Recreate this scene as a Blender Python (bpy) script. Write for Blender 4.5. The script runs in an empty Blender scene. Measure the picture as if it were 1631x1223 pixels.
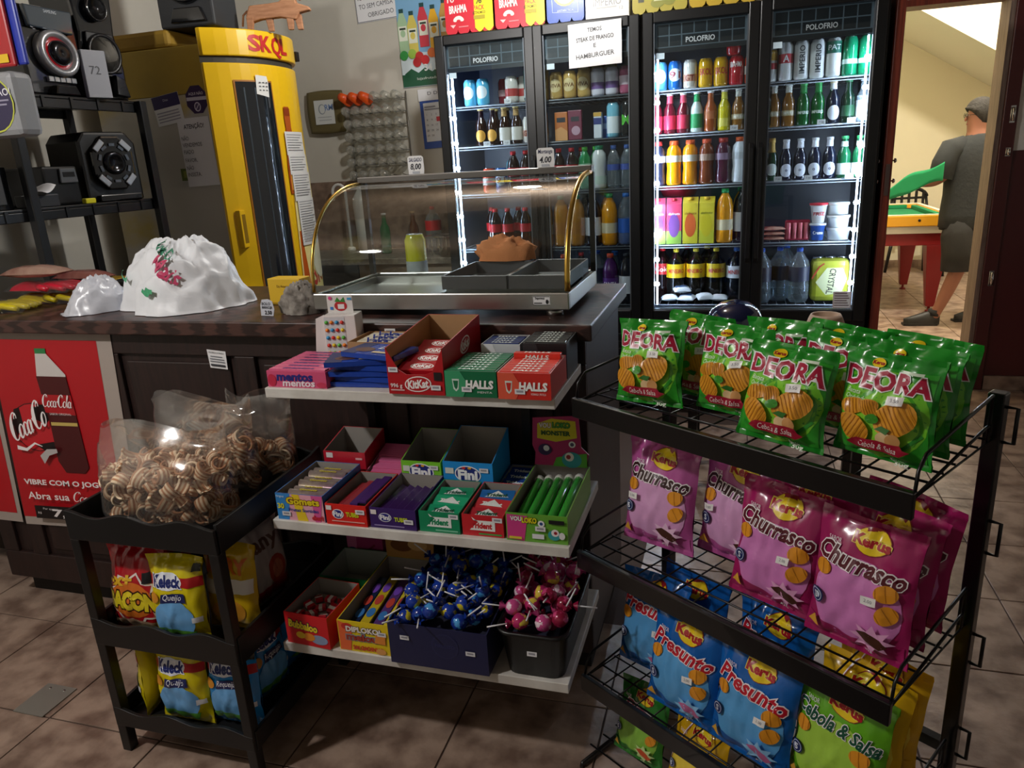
import bpy, math, random
from mathutils import Matrix, Vector, noise
S = bpy.context.scene
C = S.collection
# ---------------------------------------------------------------- camera
CAMZ = 1.5076
cam = bpy.data.cameras.new('camera'); cam.sensor_width = 36; cam.sensor_fit = 'HORIZONTAL'
cam.lens = 1176.7 / 1631 * 36; cam.clip_start = .02
co = bpy.data.objects.new('camera', cam); C.objects.link(co); S.camera = co
pi_, ro_, ya_ = math.radians(16.806), math.radians(-3.303), math.radians(17.369)
fw = Vector((-math.sin(ya_)*math.cos(pi_), math.cos(ya_)*math.cos(pi_), -math.sin(pi_)))
rt = Vector((math.cos(ya_), math.sin(ya_), 0)); up = rt.cross(fw)
r2 = math.cos(ro_)*rt + math.sin(ro_)*up; u2 = -math.sin(ro_)*rt + math.cos(ro_)*up
co.matrix_world = Matrix(((r2.x, u2.x, -fw.x, 0), (r2.y, u2.y, -fw.y, 0), (r2.z, u2.z, -fw.z, CAMZ), (0, 0, 0, 1)))
# ---------------------------------------------------------------- world, lights, exposure
w = bpy.data.worlds.new('world'); S.world = w; w.use_nodes = True
w.node_tree.nodes['Background'].inputs[0].default_value = (.9, .95, 1, 1)
w.node_tree.nodes['Background'].inputs[1].default_value = .02
def lamp(name, loc, energy, col, radius):
    l = bpy.data.lights.new(name, 'POINT'); l.energy = energy; l.color = col; l.shadow_soft_size = radius
    o = bpy.data.objects.new(name, l); C.objects.link(o); o.location = loc; return o
LAMP_A = (-2.1, .2, 2.55); LAMP_B = (-1.05, 3.35, 2.62); LAMP_C = (1.6, 6.4, 3.62)
lamp('shop_bulb_light', LAMP_A, 88, (1, .975, .945), .06)
lamp('counter_bulb_light', LAMP_B, 58, (1, .985, .95), .07)
lamp('games_room_light', LAMP_C, 300, (1, .92, .78), .10)
vs = S.view_settings
vs.view_transform = 'Standard'; vs.look = 'None'; vs.gamma = 1; vs.use_curve_mapping = False
vs.exposure = .28
# ---------------------------------------------------------------- helpers
def lin(h):
    h = h.lstrip('#'); c = [int(h[i:i+2], 16)/255 for i in (0, 2, 4)]
    return tuple(x/12.92 if x <= .04045 else ((x+.055)/1.055)**2.4 for x in c)
MATS = {}
def mt(name, col='#808080', r=.5, m=0, e=0, bump=0, bs=60, col2=None, vs=6, coat=0, spec=.5, tr=0, ecol=None, wave=None, stretch=(1, 1, 1), lo=.35, hi=.65, world=False):
    if name in MATS: return MATS[name]
    M = bpy.data.materials.new(name); M.use_nodes = True; MATS[name] = M
    nt = M.node_tree; b = nt.nodes['Principled BSDF']; L = nt.links.new
    c = (*lin(col), 1)
    b.inputs['Base Color'].default_value = c; b.inputs['Roughness'].default_value = r; b.inputs['Metallic'].default_value = m
    b.inputs['Specular IOR Level'].default_value = spec
    b.inputs['Coat Weight'].default_value = coat; b.inputs['Transmission Weight'].default_value = tr
    M.diffuse_color = c
    if e: b.inputs['Emission Color'].default_value = (*lin(ecol or col), 1); b.inputs['Emission Strength'].default_value = e
    if col2 or bump:
        tc = nt.nodes.new('ShaderNodeTexCoord'); mp = nt.nodes.new('ShaderNodeMapping'); mp.inputs['Scale'].default_value = stretch
        L(nt.nodes.new('ShaderNodeNewGeometry').outputs['Position'] if world else tc.outputs['Object'], mp.inputs[0])
    if col2:
        if wave:
            n = nt.nodes.new('ShaderNodeTexWave'); n.inputs['Scale'].default_value = vs; n.inputs['Distortion'].default_value = wave; n.inputs['Detail'].default_value = 2
        else:
            n = nt.nodes.new('ShaderNodeTexNoise'); n.inputs['Scale'].default_value = vs; n.inputs['Detail'].default_value = 6
        rp = nt.nodes.new('ShaderNodeValToRGB'); rp.color_ramp.elements[0].position = lo; rp.color_ramp.elements[1].position = hi
        rp.color_ramp.elements[0].color = c; rp.color_ramp.elements[1].color = (*lin(col2), 1)
        L(mp.outputs[0], n.inputs['Vector']); L(n.outputs['Fac'], rp.inputs[0]); L(rp.outputs[0], b.inputs['Base Color'])
    if bump:
        n2 = nt.nodes.new('ShaderNodeTexNoise'); n2.inputs['Scale'].default_value = bs; n2.inputs['Detail'].default_value = 3
        bp = nt.nodes.new('ShaderNodeBump'); bp.inputs['Strength'].default_value = bump; bp.inputs['Distance'].default_value = .01
        L(mp.outputs[0], n2.inputs['Vector']); L(n2.outputs['Fac'], bp.inputs['Height']); L(bp.outputs[0], b.inputs['Normal'])
    return M
def clear_mat(name, tint='#ffffff', gloss=.12, rough=.03, dens=0, dcol='#ffffff'):
    """thin clear sheet: see-through with a fresnel-like sheen; dens adds a milky film"""
    if name in MATS: return MATS[name]
    M = bpy.data.materials.new(name); M.use_nodes = True; MATS[name] = M
    nt = M.node_tree; nt.nodes.clear(); L = nt.links.new
    o = nt.nodes.new('ShaderNodeOutputMaterial'); t = nt.nodes.new('ShaderNodeBsdfTransparent'); g = nt.nodes.new('ShaderNodeBsdfGlossy')
    t.inputs[0].default_value = (*lin(tint), 1); g.inputs['Roughness'].default_value = rough
    lw = nt.nodes.new('ShaderNodeLayerWeight'); lw.inputs[0].default_value = .25
    ml = nt.nodes.new('ShaderNodeMath'); ml.operation = 'MULTIPLY_ADD'; ml.inputs[1].default_value = .45; ml.inputs[2].default_value = gloss
    mx = nt.nodes.new('ShaderNodeMixShader'); L(lw.outputs['Fresnel'], ml.inputs[0]); L(ml.outputs[0], mx.inputs[0]); L(t.outputs[0], mx.inputs[1]); L(g.outputs[0], mx.inputs[2])
    out = mx
    if dens:
        d = nt.nodes.new('ShaderNodeBsdfDiffuse'); d.inputs[0].default_value = (*lin(dcol), 1)
        m2 = nt.nodes.new('ShaderNodeMixShader'); m2.inputs[0].default_value = dens; L(mx.outputs[0], m2.inputs[1]); L(d.outputs[0], m2.inputs[2]); out = m2
    L(out.outputs[0], o.inputs[0]); M.diffuse_color = (*lin(tint), .3)
    return M
_pc = {}
def pc(col, r=.42, e=0):
    """plain printed / moulded colour"""
    k = 'print_' + col.lstrip('#') + ('' if r == .42 else '_r%d' % (r*100)) + ('_e' if e else '')
    return mt(k, col, r, e=e)
class MB:
    def __init__(s): s.v = []; s.f = []; s.mi = []; s.sm = []; s.slots = []
    def slot(s, m):
        if isinstance(m, str): m = pc(m)
        if m not in s.slots: s.slots.append(m)
        return s.slots.index(m)
    def add(s, vs, fs, m, smooth=False, xf=None):
        k = s.slot(m); o = len(s.v)
        s.v += [tuple(xf @ Vector(p)) for p in vs] if xf else [tuple(p) for p in vs]
        for f in fs: s.f.append(tuple(i+o for i in f)); s.mi.append(k); s.sm.append(smooth)
        return s
    def box(s, x0, x1, y0, y1, z0, z1, m, xf=None):
        return s.add([(x0,y0,z0),(x1,y0,z0),(x1,y1,z0),(x0,y1,z0),(x0,y0,z1),(x1,y0,z1),(x1,y1,z1),(x0,y1,z1)],
            [(0,3,2,1),(4,5,6,7),(0,1,5,4),(1,2,6,5),(2,3,7,6),(3,0,4,7)], m, xf=xf)
    def lathe(s, prof, m, n=16, c=(0,0,0), xf=None, a0=0, smooth=True):
        vs = []; fs = []
        for r, z in prof:
            for i in range(n):
                a = a0 + 2*math.pi*i/n; vs.append((c[0]+r*math.cos(a), c[1]+r*math.sin(a), c[2]+z))
        for j in range(len(prof)-1):
            for i in range(n): fs.append((j*n+i, j*n+(i+1) % n, (j+1)*n+(i+1) % n, (j+1)*n+i))
        if prof[0][0] > 1e-4: fs.append(tuple(range(n-1, -1, -1)))
        if prof[-1][0] > 1e-4: fs.append(tuple((len(prof)-1)*n+i for i in range(n)))
        return s.add(vs, fs, m, smooth, xf)
    def tube(s, pts, r, m, n=6, xf=None, closed=False, r2=None):
        pts = [Vector(p) for p in pts]; vs = []; fs = []; N = len(pts); a = None
        for i, p in enumerate(pts):
            q0 = pts[i-1] if (i or closed) else p; q1 = pts[(i+1) % N] if (i < N-1 or closed) else p
            t = (q1-q0).normalized()
            if a is None: a = t.orthogonal().normalized()
            a = (a - t*a.dot(t)).normalized(); b = t.cross(a)
            rr = r if r2 is None else r + (r2-r)*i/(N-1)
            for k in range(n):
                an = 2*math.pi*k/n; vs.append(p + a*rr*math.cos(an) + b*rr*math.sin(an))
        for i in range(N if closed else N-1):
            j = (i+1) % N
            for k in range(n): fs.append((i*n+k, i*n+(k+1) % n, j*n+(k+1) % n, j*n+k))
        if not closed: fs += [tuple(range(n-1, -1, -1)), tuple((N-1)*n+k for k in range(n))]
        return s.add(vs, fs, m, True, xf)
    def prism(s, poly, d0, d1, m, axis='z', xf=None):
        n = len(poly); P = {'z': lambda a, b, d: (a, b, d), 'y': lambda a, b, d: (a, d, b), 'x': lambda a, b, d: (d, a, b)}[axis]
        vs = [P(a, b, d0) for a, b in poly] + [P(a, b, d1) for a, b in poly]
        return s.add(vs, [tuple(range(n-1, -1, -1)), tuple(range(n, 2*n))] + [(i, (i+1) % n, n+(i+1) % n, n+i) for i in range(n)], m, xf=xf)
    def grid(s, fn, nu, nv, m, smooth=True, xf=None):
        vs = [fn(i/nu, j/nv) for j in range(nv+1) for i in range(nu+1)]
        return s.add(vs, [(j*(nu+1)+i, j*(nu+1)+i+1, (j+1)*(nu+1)+i+1, (j+1)*(nu+1)+i) for j in range(nv) for i in range(nu)], m, smooth, xf)
    def mesh(s, name):
        me = bpy.data.meshes.new(name); me.from_pydata(s.v, [], s.f)
        for m in s.slots: me.materials.append(m)
        me.polygons.foreach_set('material_index', s.mi); me.polygons.foreach_set('use_smooth', s.sm); me.update()
        return me
    def build(s, name, parent=None, loc=None, rot=None, bev=0, solid=0, **kw):
        return obj(name, s.mesh(name), parent, loc, rot, bev, solid, **kw)
def obj(name, me, parent=None, loc=None, rot=None, bev=0, solid=0, **kw):
    o = bpy.data.objects.new(name, me); C.objects.link(o)
    if parent: o.parent = parent
    if loc is not None: o.location = loc
    if rot is not None: o.rotation_euler = rot
    if bev: b = o.modifiers.new('bevel', 'BEVEL'); b.width = bev; b.segments = 2; b.limit_method = 'ANGLE'; b.angle_limit = math.radians(50)
    if solid: b = o.modifiers.new('solid', 'SOLIDIFY'); b.thickness = solid; b.offset = 0
    tag(o, **kw); return o
def tag(o, label=None, cat=None, group=None, kind=None):
    if label: o['label'] = label
    if cat: o['category'] = cat
    if group: o['group'] = group
    if kind: o['kind'] = kind
    return o
def thing(name, label, cat, loc=(0, 0, 0), rz=0, group=None, rot=None, kind=None):
    o = bpy.data.objects.new(name, None); C.objects.link(o); o.location = loc; o.rotation_euler = rot or (0, 0, rz); o.empty_display_size = .05
    return tag(o, label, cat, group, kind)
def dup(o, parent=None, loc=None, rot=None, **kw):
    c = o.copy(); C.objects.link(c); c.parent = parent
    if loc is not None: c.location = loc
    if rot is not None: c.rotation_euler = rot
    for ch in list(o.children): dup(ch, c)
    tag(c, **kw); return c
def adopt(o, p):
    """make o a part of p without moving it"""
    bpy.context.view_layer.update(); o.parent = p; o.matrix_parent_inverse = p.matrix_world.inverted(); return o
def T(x=0, y=0, z=0, rx=0, ry=0, rz=0, s=1):
    return Matrix.Translation((x, y, z)) @ Matrix.Rotation(rz, 4, 'Z') @ Matrix.Rotation(ry, 4, 'Y') @ Matrix.Rotation(rx, 4, 'X') @ Matrix.Scale(s, 4)
# ---- print: flat artwork (text, ellipses, polygons) laid on a surface
_tx = {}
def text2d(t, bold=0, shear=0, res=2):
    k = (t, bold, shear, res)
    if k in _tx: return _tx[k]
    cu = bpy.data.curves.new('t', 'FONT'); cu.body = t; cu.size = 1; cu.align_x = 'CENTER'; cu.shear = shear; cu.resolution_u = res; cu.offset = bold; cu.fill_mode = 'FRONT'
    ob = bpy.data.objects.new('t', cu); me = bpy.data.meshes.new_from_object(ob)
    vs = [(v.co.x, v.co.y) for v in me.vertices]; fs = []
    me.calc_loop_triangles(); fs = [tuple(l.vertices) for l in me.loop_triangles]
    bpy.data.objects.remove(ob); bpy.data.curves.remove(cu); bpy.data.meshes.remove(me)
    xs = [v[0] for v in vs] or [0]; ys = [v[1] for v in vs] or [0]
    cx, cy = (min(xs)+max(xs))/2, (min(ys)+max(ys))/2
    _tx[k] = ([(x-cx, y-cy) for x, y in vs], fs, max(xs)-min(xs), max(ys)-min(ys)); return _tx[k]
def ears(poly):
    """ear clipping of a simple polygon"""
    idx = list(range(len(poly)))
    A = sum(poly[i][0]*poly[(i+1) % len(poly)][1]-poly[(i+1) % len(poly)][0]*poly[i][1] for i in idx)
    if A < 0: idx.reverse()
    out = []
    cr = lambda a, b, c: (b[0]-a[0])*(c[1]-a[1])-(b[1]-a[1])*(c[0]-a[0])
    g = 0
    while len(idx) > 3 and g < 2000:
        g += 1
        for k in range(len(idx)):
            a, b, c = idx[k-1], idx[k], idx[(k+1) % len(idx)]
            if cr(poly[a], poly[b], poly[c]) <= 1e-14: continue
            if any(cr(poly[a], poly[b], poly[q]) >= 0 and cr(poly[b], poly[c], poly[q]) >= 0 and cr(poly[c], poly[a], poly[q]) >= 0 for q in idx if q not in (a, b, c)): continue
            out.append((a, b, c)); idx.pop(k); break
        else: break
    if len(idx) >= 3: out += [(idx[0], idx[i], idx[i+1]) for i in range(1, len(idx)-1)]
    return out
def item2d(it):
    """-> verts, tris, colour.  ('r',x0,y0,x1,y1,col) ('e',cx,cy,rx,ry,col[,rot]) ('p',pts,col) ('s',pts,width,col) ('t',txt,cx,cy,h,col,{w,bold,shear,rot})"""
    k = it[0]
    if k == 'r': x0, y0, x1, y1 = it[1:5]; return [(x0,y0),(x1,y0),(x1,y1),(x0,y1)], [(0,1,2),(0,2,3)], it[5]
    if k == 'e':
        cx, cy, rx, ry = it[1:5]; ro = it[6] if len(it) > 6 else 0; n = 20; c, s_ = math.cos(ro), math.sin(ro)
        vs = [(cx, cy)]
        for i in range(n):
            a = 2*math.pi*i/n; x, y = rx*math.cos(a), ry*math.sin(a); vs.append((cx+x*c-y*s_, cy+x*s_+y*c))
        return vs, [(0, 1+i, 1+(i+1) % n) for i in range(n)], it[5]
    if k == 'p': return list(it[1]), ears(it[1]), it[2]
    if k == 's':
        pts = it[1]; wd = it[2]; vs = []; n = len(pts)
        for i, (x, y) in enumerate(pts):
            a = pts[max(i-1, 0)]; b = pts[min(i+1, n-1)]; dx, dy = b[0]-a[0], b[1]-a[1]; l = math.hypot(dx, dy) or 1
            ww = (wd[i] if isinstance(wd, list) else wd[0]+(wd[1]-wd[0])*i/(n-1) if isinstance(wd, tuple) else wd)/2
            vs += [(x-dy/l*ww, y+dx/l*ww), (x+dy/l*ww, y-dx/l*ww)]
        return vs, [t for i in range(n-1) for t in ((2*i, 2*i+1, 2*i+3), (2*i, 2*i+3, 2*i+2))], it[3]
    if k == 't':
        txt, cx, cy, h, col = it[1:6]; o = it[6] if len(it) > 6 else {}
        vs, fs, W, H = text2d(txt, o.get('bold', 0), o.get('shear', 0), o.get('res', 2))
        sy = h/(.73 if not o.get('fit') else max(H, .01)); sx = sy*o.get('sx', 1)
        if o.get('w'): sx = o['w']/max(text2d(txt, 0, o.get('shear', 0), o.get('res', 2))[2], .01)
        ro = o.get('rot', 0); c, s_ = math.cos(ro), math.sin(ro); arc = o.get('arc', 0)
        out = []
        for x, y in vs:
            x, y = x*sx, y*sy
            if arc: y += arc*x*x
            out.append((cx+x*c-y*s_, cy+x*s_+y*c))
        return out, fs, col
def subdiv(vs, fs, L):
    vs = list(vs); st = list(fs); out = []; mid = {}
    while st:
        f = st.pop(); e = [(math.dist(vs[f[i]], vs[f[(i+1) % 3]]), i) for i in range(3)]; l, i = max(e)
        if l <= L: out.append(f); continue
        a, b, c = f[i], f[(i+1) % 3], f[(i+2) % 3]; k = (min(a, b), max(a, b))
        if k not in mid: mid[k] = len(vs); vs.append(((vs[a][0]+vs[b][0])/2, (vs[a][1]+vs[b][1])/2))
        q = mid[k]; st += [(a, q, c), (q, b, c)]
    return vs, out
FLAT = lambda x, y, o: (x, -o, y)
def pr_(mb, items, mp=FLAT, L=1e9, base=.0006, step=.00025, xf=None, r=.42, clip=None):
    for k, it in enumerate(items):
        if it is None: continue
        vs, fs, col = item2d(it)
        if clip: vs = [(min(max(x, clip[0]), clip[2]), min(max(y, clip[1]), clip[3])) for x, y in vs]
        if L < 1e8: vs, fs = subdiv(vs, fs, L)
        mb.add([mp(x, y, base+step*k) for x, y in vs], fs, pc(col, r) if isinstance(col, str) else col, L < 1e8, xf)
    return mb
def outl(t, x, y, h, c1, c2, **o):
    """outlined lettering: a fat backing line and the letters over it"""
    b = o.pop('ob', .06); return [('t', t, x, y, h, c2, dict(o, bold=o.get('bold', 0)+b)), ('t', t, x, y, h, c1, o)]
def cursive(txt, x, y, h, col, rot=0, sx=1, fat=1):
    """flowing script drawn with thick-and-thin pen strokes; x, y = left end of the baseline, h = height of a capital"""
    out = []; cx = 0; c_, s_ = math.cos(rot), math.sin(rot)
    def st(pts, ws):
        P = []
        for a, b in pts: a = (a+b*.32)*sx; P.append((x+(a*c_-b*s_)*h, y+(a*s_+b*c_)*h))
        out.append(('s', P, [w_*h*fat for w_ in ws], col))
    arc = lambda ox, oy, rx, ry, a0, a1, n=16: [(ox+rx*math.cos(a0+(a1-a0)*k/n), oy+ry*math.sin(a0+(a1-a0)*k/n)) for k in range(n+1)]
    thick = lambda n, a, b, p: [a+(b-a)*max(0, math.cos((k/n-p)*PI*1.6))**2 for k in range(n+1)]
    for ch in txt:
        if ch == 'C': st(arc(cx+.34, .5, .32, .5, .9, 5.5, 22), thick(22, .05, .20, .5)); st(arc(cx+.48, .80, .10, .13, -.4, 3.4, 8), thick(8, .04, .09, .5)); cx += .66
        elif ch in 'oa':
            st(arc(cx+.18, .24, .17, .24, 1.2, 1.2+2*PI, 18), thick(18, .05, .13, .35))
            if ch == 'a': st([(cx+.33, .46), (cx+.33, .1), (cx+.38, .0), (cx+.48, .08)], [.12, .12, .09, .03]); cx += .10
            cx += .40
        elif ch == 'c': st(arc(cx+.18, .24, .16, .24, .7, 5.6, 14), thick(14, .05, .13, .5)); cx += .36
        elif ch == 'l': st([(cx+.02, .1), (cx+.12, .6), (cx+.16, .95), (cx+.08, 1.0), (cx+.05, .8), (cx+.07, .2), (cx+.13, .0), (cx+.22, .1)], [.03, .04, .05, .08, .12, .13, .09, .03]); cx += .24
        elif ch == '-': st([(cx+.0, .42), (cx+.14, .46)], [.10, .08]); cx += .18
    return out
ORD = 'first second third fourth fifth sixth seventh eighth ninth tenth eleventh twelfth thirteenth fourteenth'.split()
PI = math.pi
from mathutils.bvhtree import BVHTree
from mathutils import Euler
def bvh_at(meshes, loc, rot, scale=1.0):
    """collision shape of some meshes placed at loc/rot"""
    M = Matrix.Translation(loc) @ Euler(rot).to_matrix().to_4x4() @ Matrix.Scale(scale, 4); vs = []; fs = []
    for me in meshes:
        o = len(vs); vs += [M @ v.co for v in me.vertices]; fs += [tuple(i+o for i in p.vertices) for p in me.polygons]
    return BVHTree.FromPolygons(vs, fs)
rnd = random.Random(7)
# ================================================================ THE SETTING
grout = mt('grout', '#4a3a33', .9)
tile_m = mt('floor_tile_stone', '#705a4e', .36, col2='#a38c7c', vs=11, bump=.22, bs=26, lo=.34, hi=.62, world=True)
cream = mt('cream_wall_paint', '#cfcbc0', .85, col2='#bfbaae', vs=1.2, bump=.05, bs=120)
cream2 = mt('games_room_paint', '#d8cfb4', .85, bump=.04, bs=90)
white_p = mt('white_paint', '#e6e2da', .8)
maroon = mt('maroon_gloss_paint', '#4a1216', .35)
wood_d = mt('dark_brown_wood', '#4a302a', .38, col2='#2c1c19', vs=9, wave=5, stretch=(.35, 6, 6), bump=.05, bs=40)
wood_f = mt('dark_counter_panel_wood', '#2c1a17', .5, col2='#1e1210', vs=14, stretch=(6, 6, .6))
black_p = mt('black_plastic', '#0b0b0c', .38)
black_m = mt('black_enamel', '#0a0a0b', .28, coat=.3)
steel = mt('brushed_steel', '#b9b9b6', .28, 1, bump=.03, bs=200, stretch=(1, 30, 30))
chrome = mt('chrome', '#d0d0d0', .12, 1)
glass = clear_mat('clear_glass', '#f4faf8', .04, .02)
fglass = clear_mat('fridge_door_glass', '#eef4f6', .02, .02)
paper = mt('white_paper', '#e4e4e6', .7)
fl = MB().box(-3.4, 3.7, -2.7, 10.2, -.08, -.004, grout).build('floor', kind='structure')
tm = MB().box(-.1975, .1975, -.1975, .1975, -.012, 0, tile_m)
tme = tm.mesh('floor_tile')
X0, Y0, TS = -2.314, 1.730, .4
def in_view(x, y, z, mg=60):
    d = Vector((x, y, z-CAMZ)); dz = d.dot(fw)
    if dz < .1: return False
    px = 815.5+1176.7*d.dot(r2)/dz; py = 611.5-1176.7*d.dot(u2)/dz
    return -mg < px < 1631+mg and -mg < py < 1223+mg
for i in range(-4, 15):
    for j in range(-6, 21):
        cx, cy = X0+TS*(i+.5), Y0+TS*(j+.5)
        if not any(in_view(cx+a*.2, cy+b*.2, 0, 220) for a in (-1, 0, 1) for b in (-1, 0, 1)): continue
        if cx < -.5 and cy > 2.05: continue
        if cy > 5 and cx < .55: continue
        if -1.9 < cx < .6 and cy > 4.2: continue
        if cx > 3.4 or cy > 9.95: continue
        o = obj('floor_tile', tme, fl, (cx, cy, 0), (0, 0, rnd.choice((0, 0, PI))), bev=.0015)
        o.location.z = rnd.uniform(-.0008, 0)
MB().box(-3.5, .80, 5.0, 5.15, 0, 2.95, cream).box(1.395, 3.6, 5.0, 5.15, 0, 2.95, white_p).box(.80, 1.395, 5.0, 5.15, 2.235, 2.95, cream).build('wall_back', kind='structure')
MB().box(1.47, 3.5, 4.985, 4.9999, .086, 1.405, maroon).build('trim_1', kind='structure')['label'] = 'maroon painted lower half of the wall beside the doorway'
bb = thing('baseboard_back', None, None, kind='structure')
for k in range(5): MB().box(1.475+.4*k, 1.475+.4*k+.397, 4.972, 4.9999, 0, .085, tile_m).build('skirting_tile', bb, bev=.002)
MB().box(-3.5, -3.3, -2.7, 5.15, 0, 2.95, cream).build('wall_left', kind='structure')
MB().box(3.5, 3.6, -2.7, 5.0, 0, 2.95, white_p).build('wall_right', kind='structure')
MB().box(-3.5, 3.6, -2.8, -2.7, 0, 2.95, cream).build('wall_front', kind='structure')
MB().box(-3.5, 3.6, -2.8, 5.15, 2.95, 3.05, mt('ceiling_wood', '#7d6a56', .7, col2='#6a5846', vs=5, stretch=(8, .6, 1))).build('ceiling', kind='structure')
# games room beyond the doorway
MB().box(-.6, 4.2, 10.0, 10.15, 0, 4.4, cream2).build('wall_far', kind='structure')
MB().box(-.7, -.6, 5.15, 10.15, 0, 4.4, cream2).build('wall_games_left', kind='structure')
MB().box(4.1, 4.2, 5.15, 10.15, 0, 4.4, cream2).build('wall_games_right', kind='structure')
MB().box(-.7, 4.2, 5.15, 10.15, 4.4, 4.5, white_p).build('ceiling_games', kind='structure')
MB().box(-.6, 4.1, 5.1501, 5.2, 2.95, 4.4, cream2).build('wall_games_front', kind='structure')
b2 = thing('baseboard_far', None, None, kind='structure')
for k in range(9): MB().box(.5+.4*k, .897+.4*k, 9.985, 9.9999, 0, .09, tile_m).build('skirting_tile', b2)
# solid stair flight rising to the left
MB().prism([(.2, 3.51), (4.05, 1.142), (4.05, 4.35), (.2, 4.35)], 8.5, 9.999, mt('stair_plaster', '#e9e4d6', .8), 'y').build('wall_stair', kind='structure')
# doorway frame: right jamb with casing, strike plates
dj = thing('trim_2', None, None, kind='structure'); dj['label'] = 'wooden door frame with grey reveal and maroon casing'
MB().box(1.37, 1.3949, 4.975, 5.15, 0, 2.235, mt('weathered_jamb_wood', '#8d7a6c', .6, col2='#6f5d52', vs=12, stretch=(8, 8, .7))).build('jamb', dj)
MB().box(1.3955, 1.466, 4.955, 4.9995, 0, 2.26, mt('maroon_frame_wood', '#4d1a1a', .4)).build('casing', dj, bev=.004)
MB().box(.80, 1.37, 4.975, 5.15, 2.2, 2.2345, mt('red_brown_door_wood', '#7a2f1c', .45, col2='#5a2013', vs=10, stretch=(10, 10, .5))).build('lintel', dj)
MB().box(.757, .7999, 4.975, 5.15, 0, 2.235, MATS['red_brown_door_wood']).build('jamb', dj)
for z0 in (1.60, 1.40, .69):
    hb = MB(); hh = .045 if z0 != 1.40 else .022
    hb.box(1.425, 1.45, 4.946, 4.9549, z0-hh, z0+hh, chrome); hb.tube([(1.437, 4.93, z0-hh*.8), (1.437, 4.925, z0), (1.437, 4.93, z0+hh*.8)], .008, chrome, 8)
    hb.build('strike_plate', dj)
# open door leaf standing edge-on beside the fridge
dr = thing('door_1', None, None, kind='structure'); dr['label'] = 'open red-brown wooden door seen edge on beside the fridge'
MB().box(.700, .741, 4.28, 4.97, .02, 2.2, MATS['red_brown_door_wood']).build('door_leaf', dr, bev=.003)
MB().box(.711, .731, 4.2765, 4.2799, 1.23, 1.385, mt('worn_lock_plate', '#6b5a55', .4, .8)).build('lock_plate', dr)
for sx in (-1, 1):
    for zz in (1.40, 1.30):
        MB().lathe([(.004, 0), (.004, .012), (.012, .013), (.012, .02), (.006, .024)], chrome, 10, xf=T(.7205+sx*.0206, 4.32, zz, ry=sx*PI/2)).build('door_bolt', dr)
# metal cover plate on the floor
fp = thing('floor_cover_plate', 'square brushed metal cover plate screwed to the floor tiles', 'plate', (-1.993, 1.387, .0005))
MB().box(-.057, .057, -.063, .063, 0, .003, mt('dull_plate_metal', '#9b9a92', .45, .6)).build('plate', fp)
for x, y in ((-.03, .045), (.025, .045)): MB().lathe([(.005, .003), (.004, .0045), (0, .0045)], chrome, 8, (x, y, 0)).build('screw', fp)
# lamps (fixtures)
def bulb(name, label, loc, zc):
    t = thing(name, label, 'lamp', (loc[0], loc[1], zc))
    h = zc-loc[2]
    MB().lathe([(.05, 0), (.05, -.02), (.015, -.03), (.012, -h+.2), (.022, -h+.2), (.022, -h+.14)], mt('bulb_socket_white', '#dddddd', .4), 14).build('socket', t)
    MB().lathe([(.014, -h+.14), (.035, -h+.11), (.04, -h+.085), (.03, -h+.072), (0, -h+.07)], mt('lit_bulb', '#ffffff', .3, e=6, ecol='#fff2e0'), 14).build('bulb', t)
bulb('ceiling_bulb', 'bare white bulb hanging over the shop floor', LAMP_A, 2.95)
bulb('ceiling_bulb', 'bare white bulb hanging behind the counter', LAMP_B, 2.95)
bulb('ceiling_bulb', 'bare warm bulb hanging in the games room', LAMP_C, 4.4)

# ================================================================ COUNTER
ct = thing('shop_counter', 'long dark brown wooden shop counter with panelled front', 'counter', (0, 0, 0))
MB().box(-2.64, -.345, 1.80, 2.43, 1.056, 1.10, wood_d).build('counter_top', ct, bev=.004)
MB().box(-2.63, -.37, 1.852, 2.40, .09, 1.055, wood_f).build('body', ct)
MB().box(-2.61, -.39, 1.90, 2.38, 0, .0899, mt('kick_black', '#120c0b', .7)).build('kick_board', ct)
for z0, z1 in ((.985, 1.054), (.092, .20)): MB().box(-2.63, -.37, 1.838, 1.8518, z0, z1, wood_f).build('rail', ct, bev=.003)
for xs in (-.405, -.93, -1.42, -1.93, -2.45, -2.594): MB().box(xs-.035, xs+.035, 1.838, 1.8518, .2005, .9845, wood_f).build('stile', ct, bev=.003)
for a, b in zip((-2.45, -1.93, -1.42, -.93), (-1.93, -1.42, -.93, -.405)):
    MB().box(a+.06, b-.06, 1.844, 1.8518, .225, .96, wood_f).build('panel', ct, bev=.004)

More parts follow.
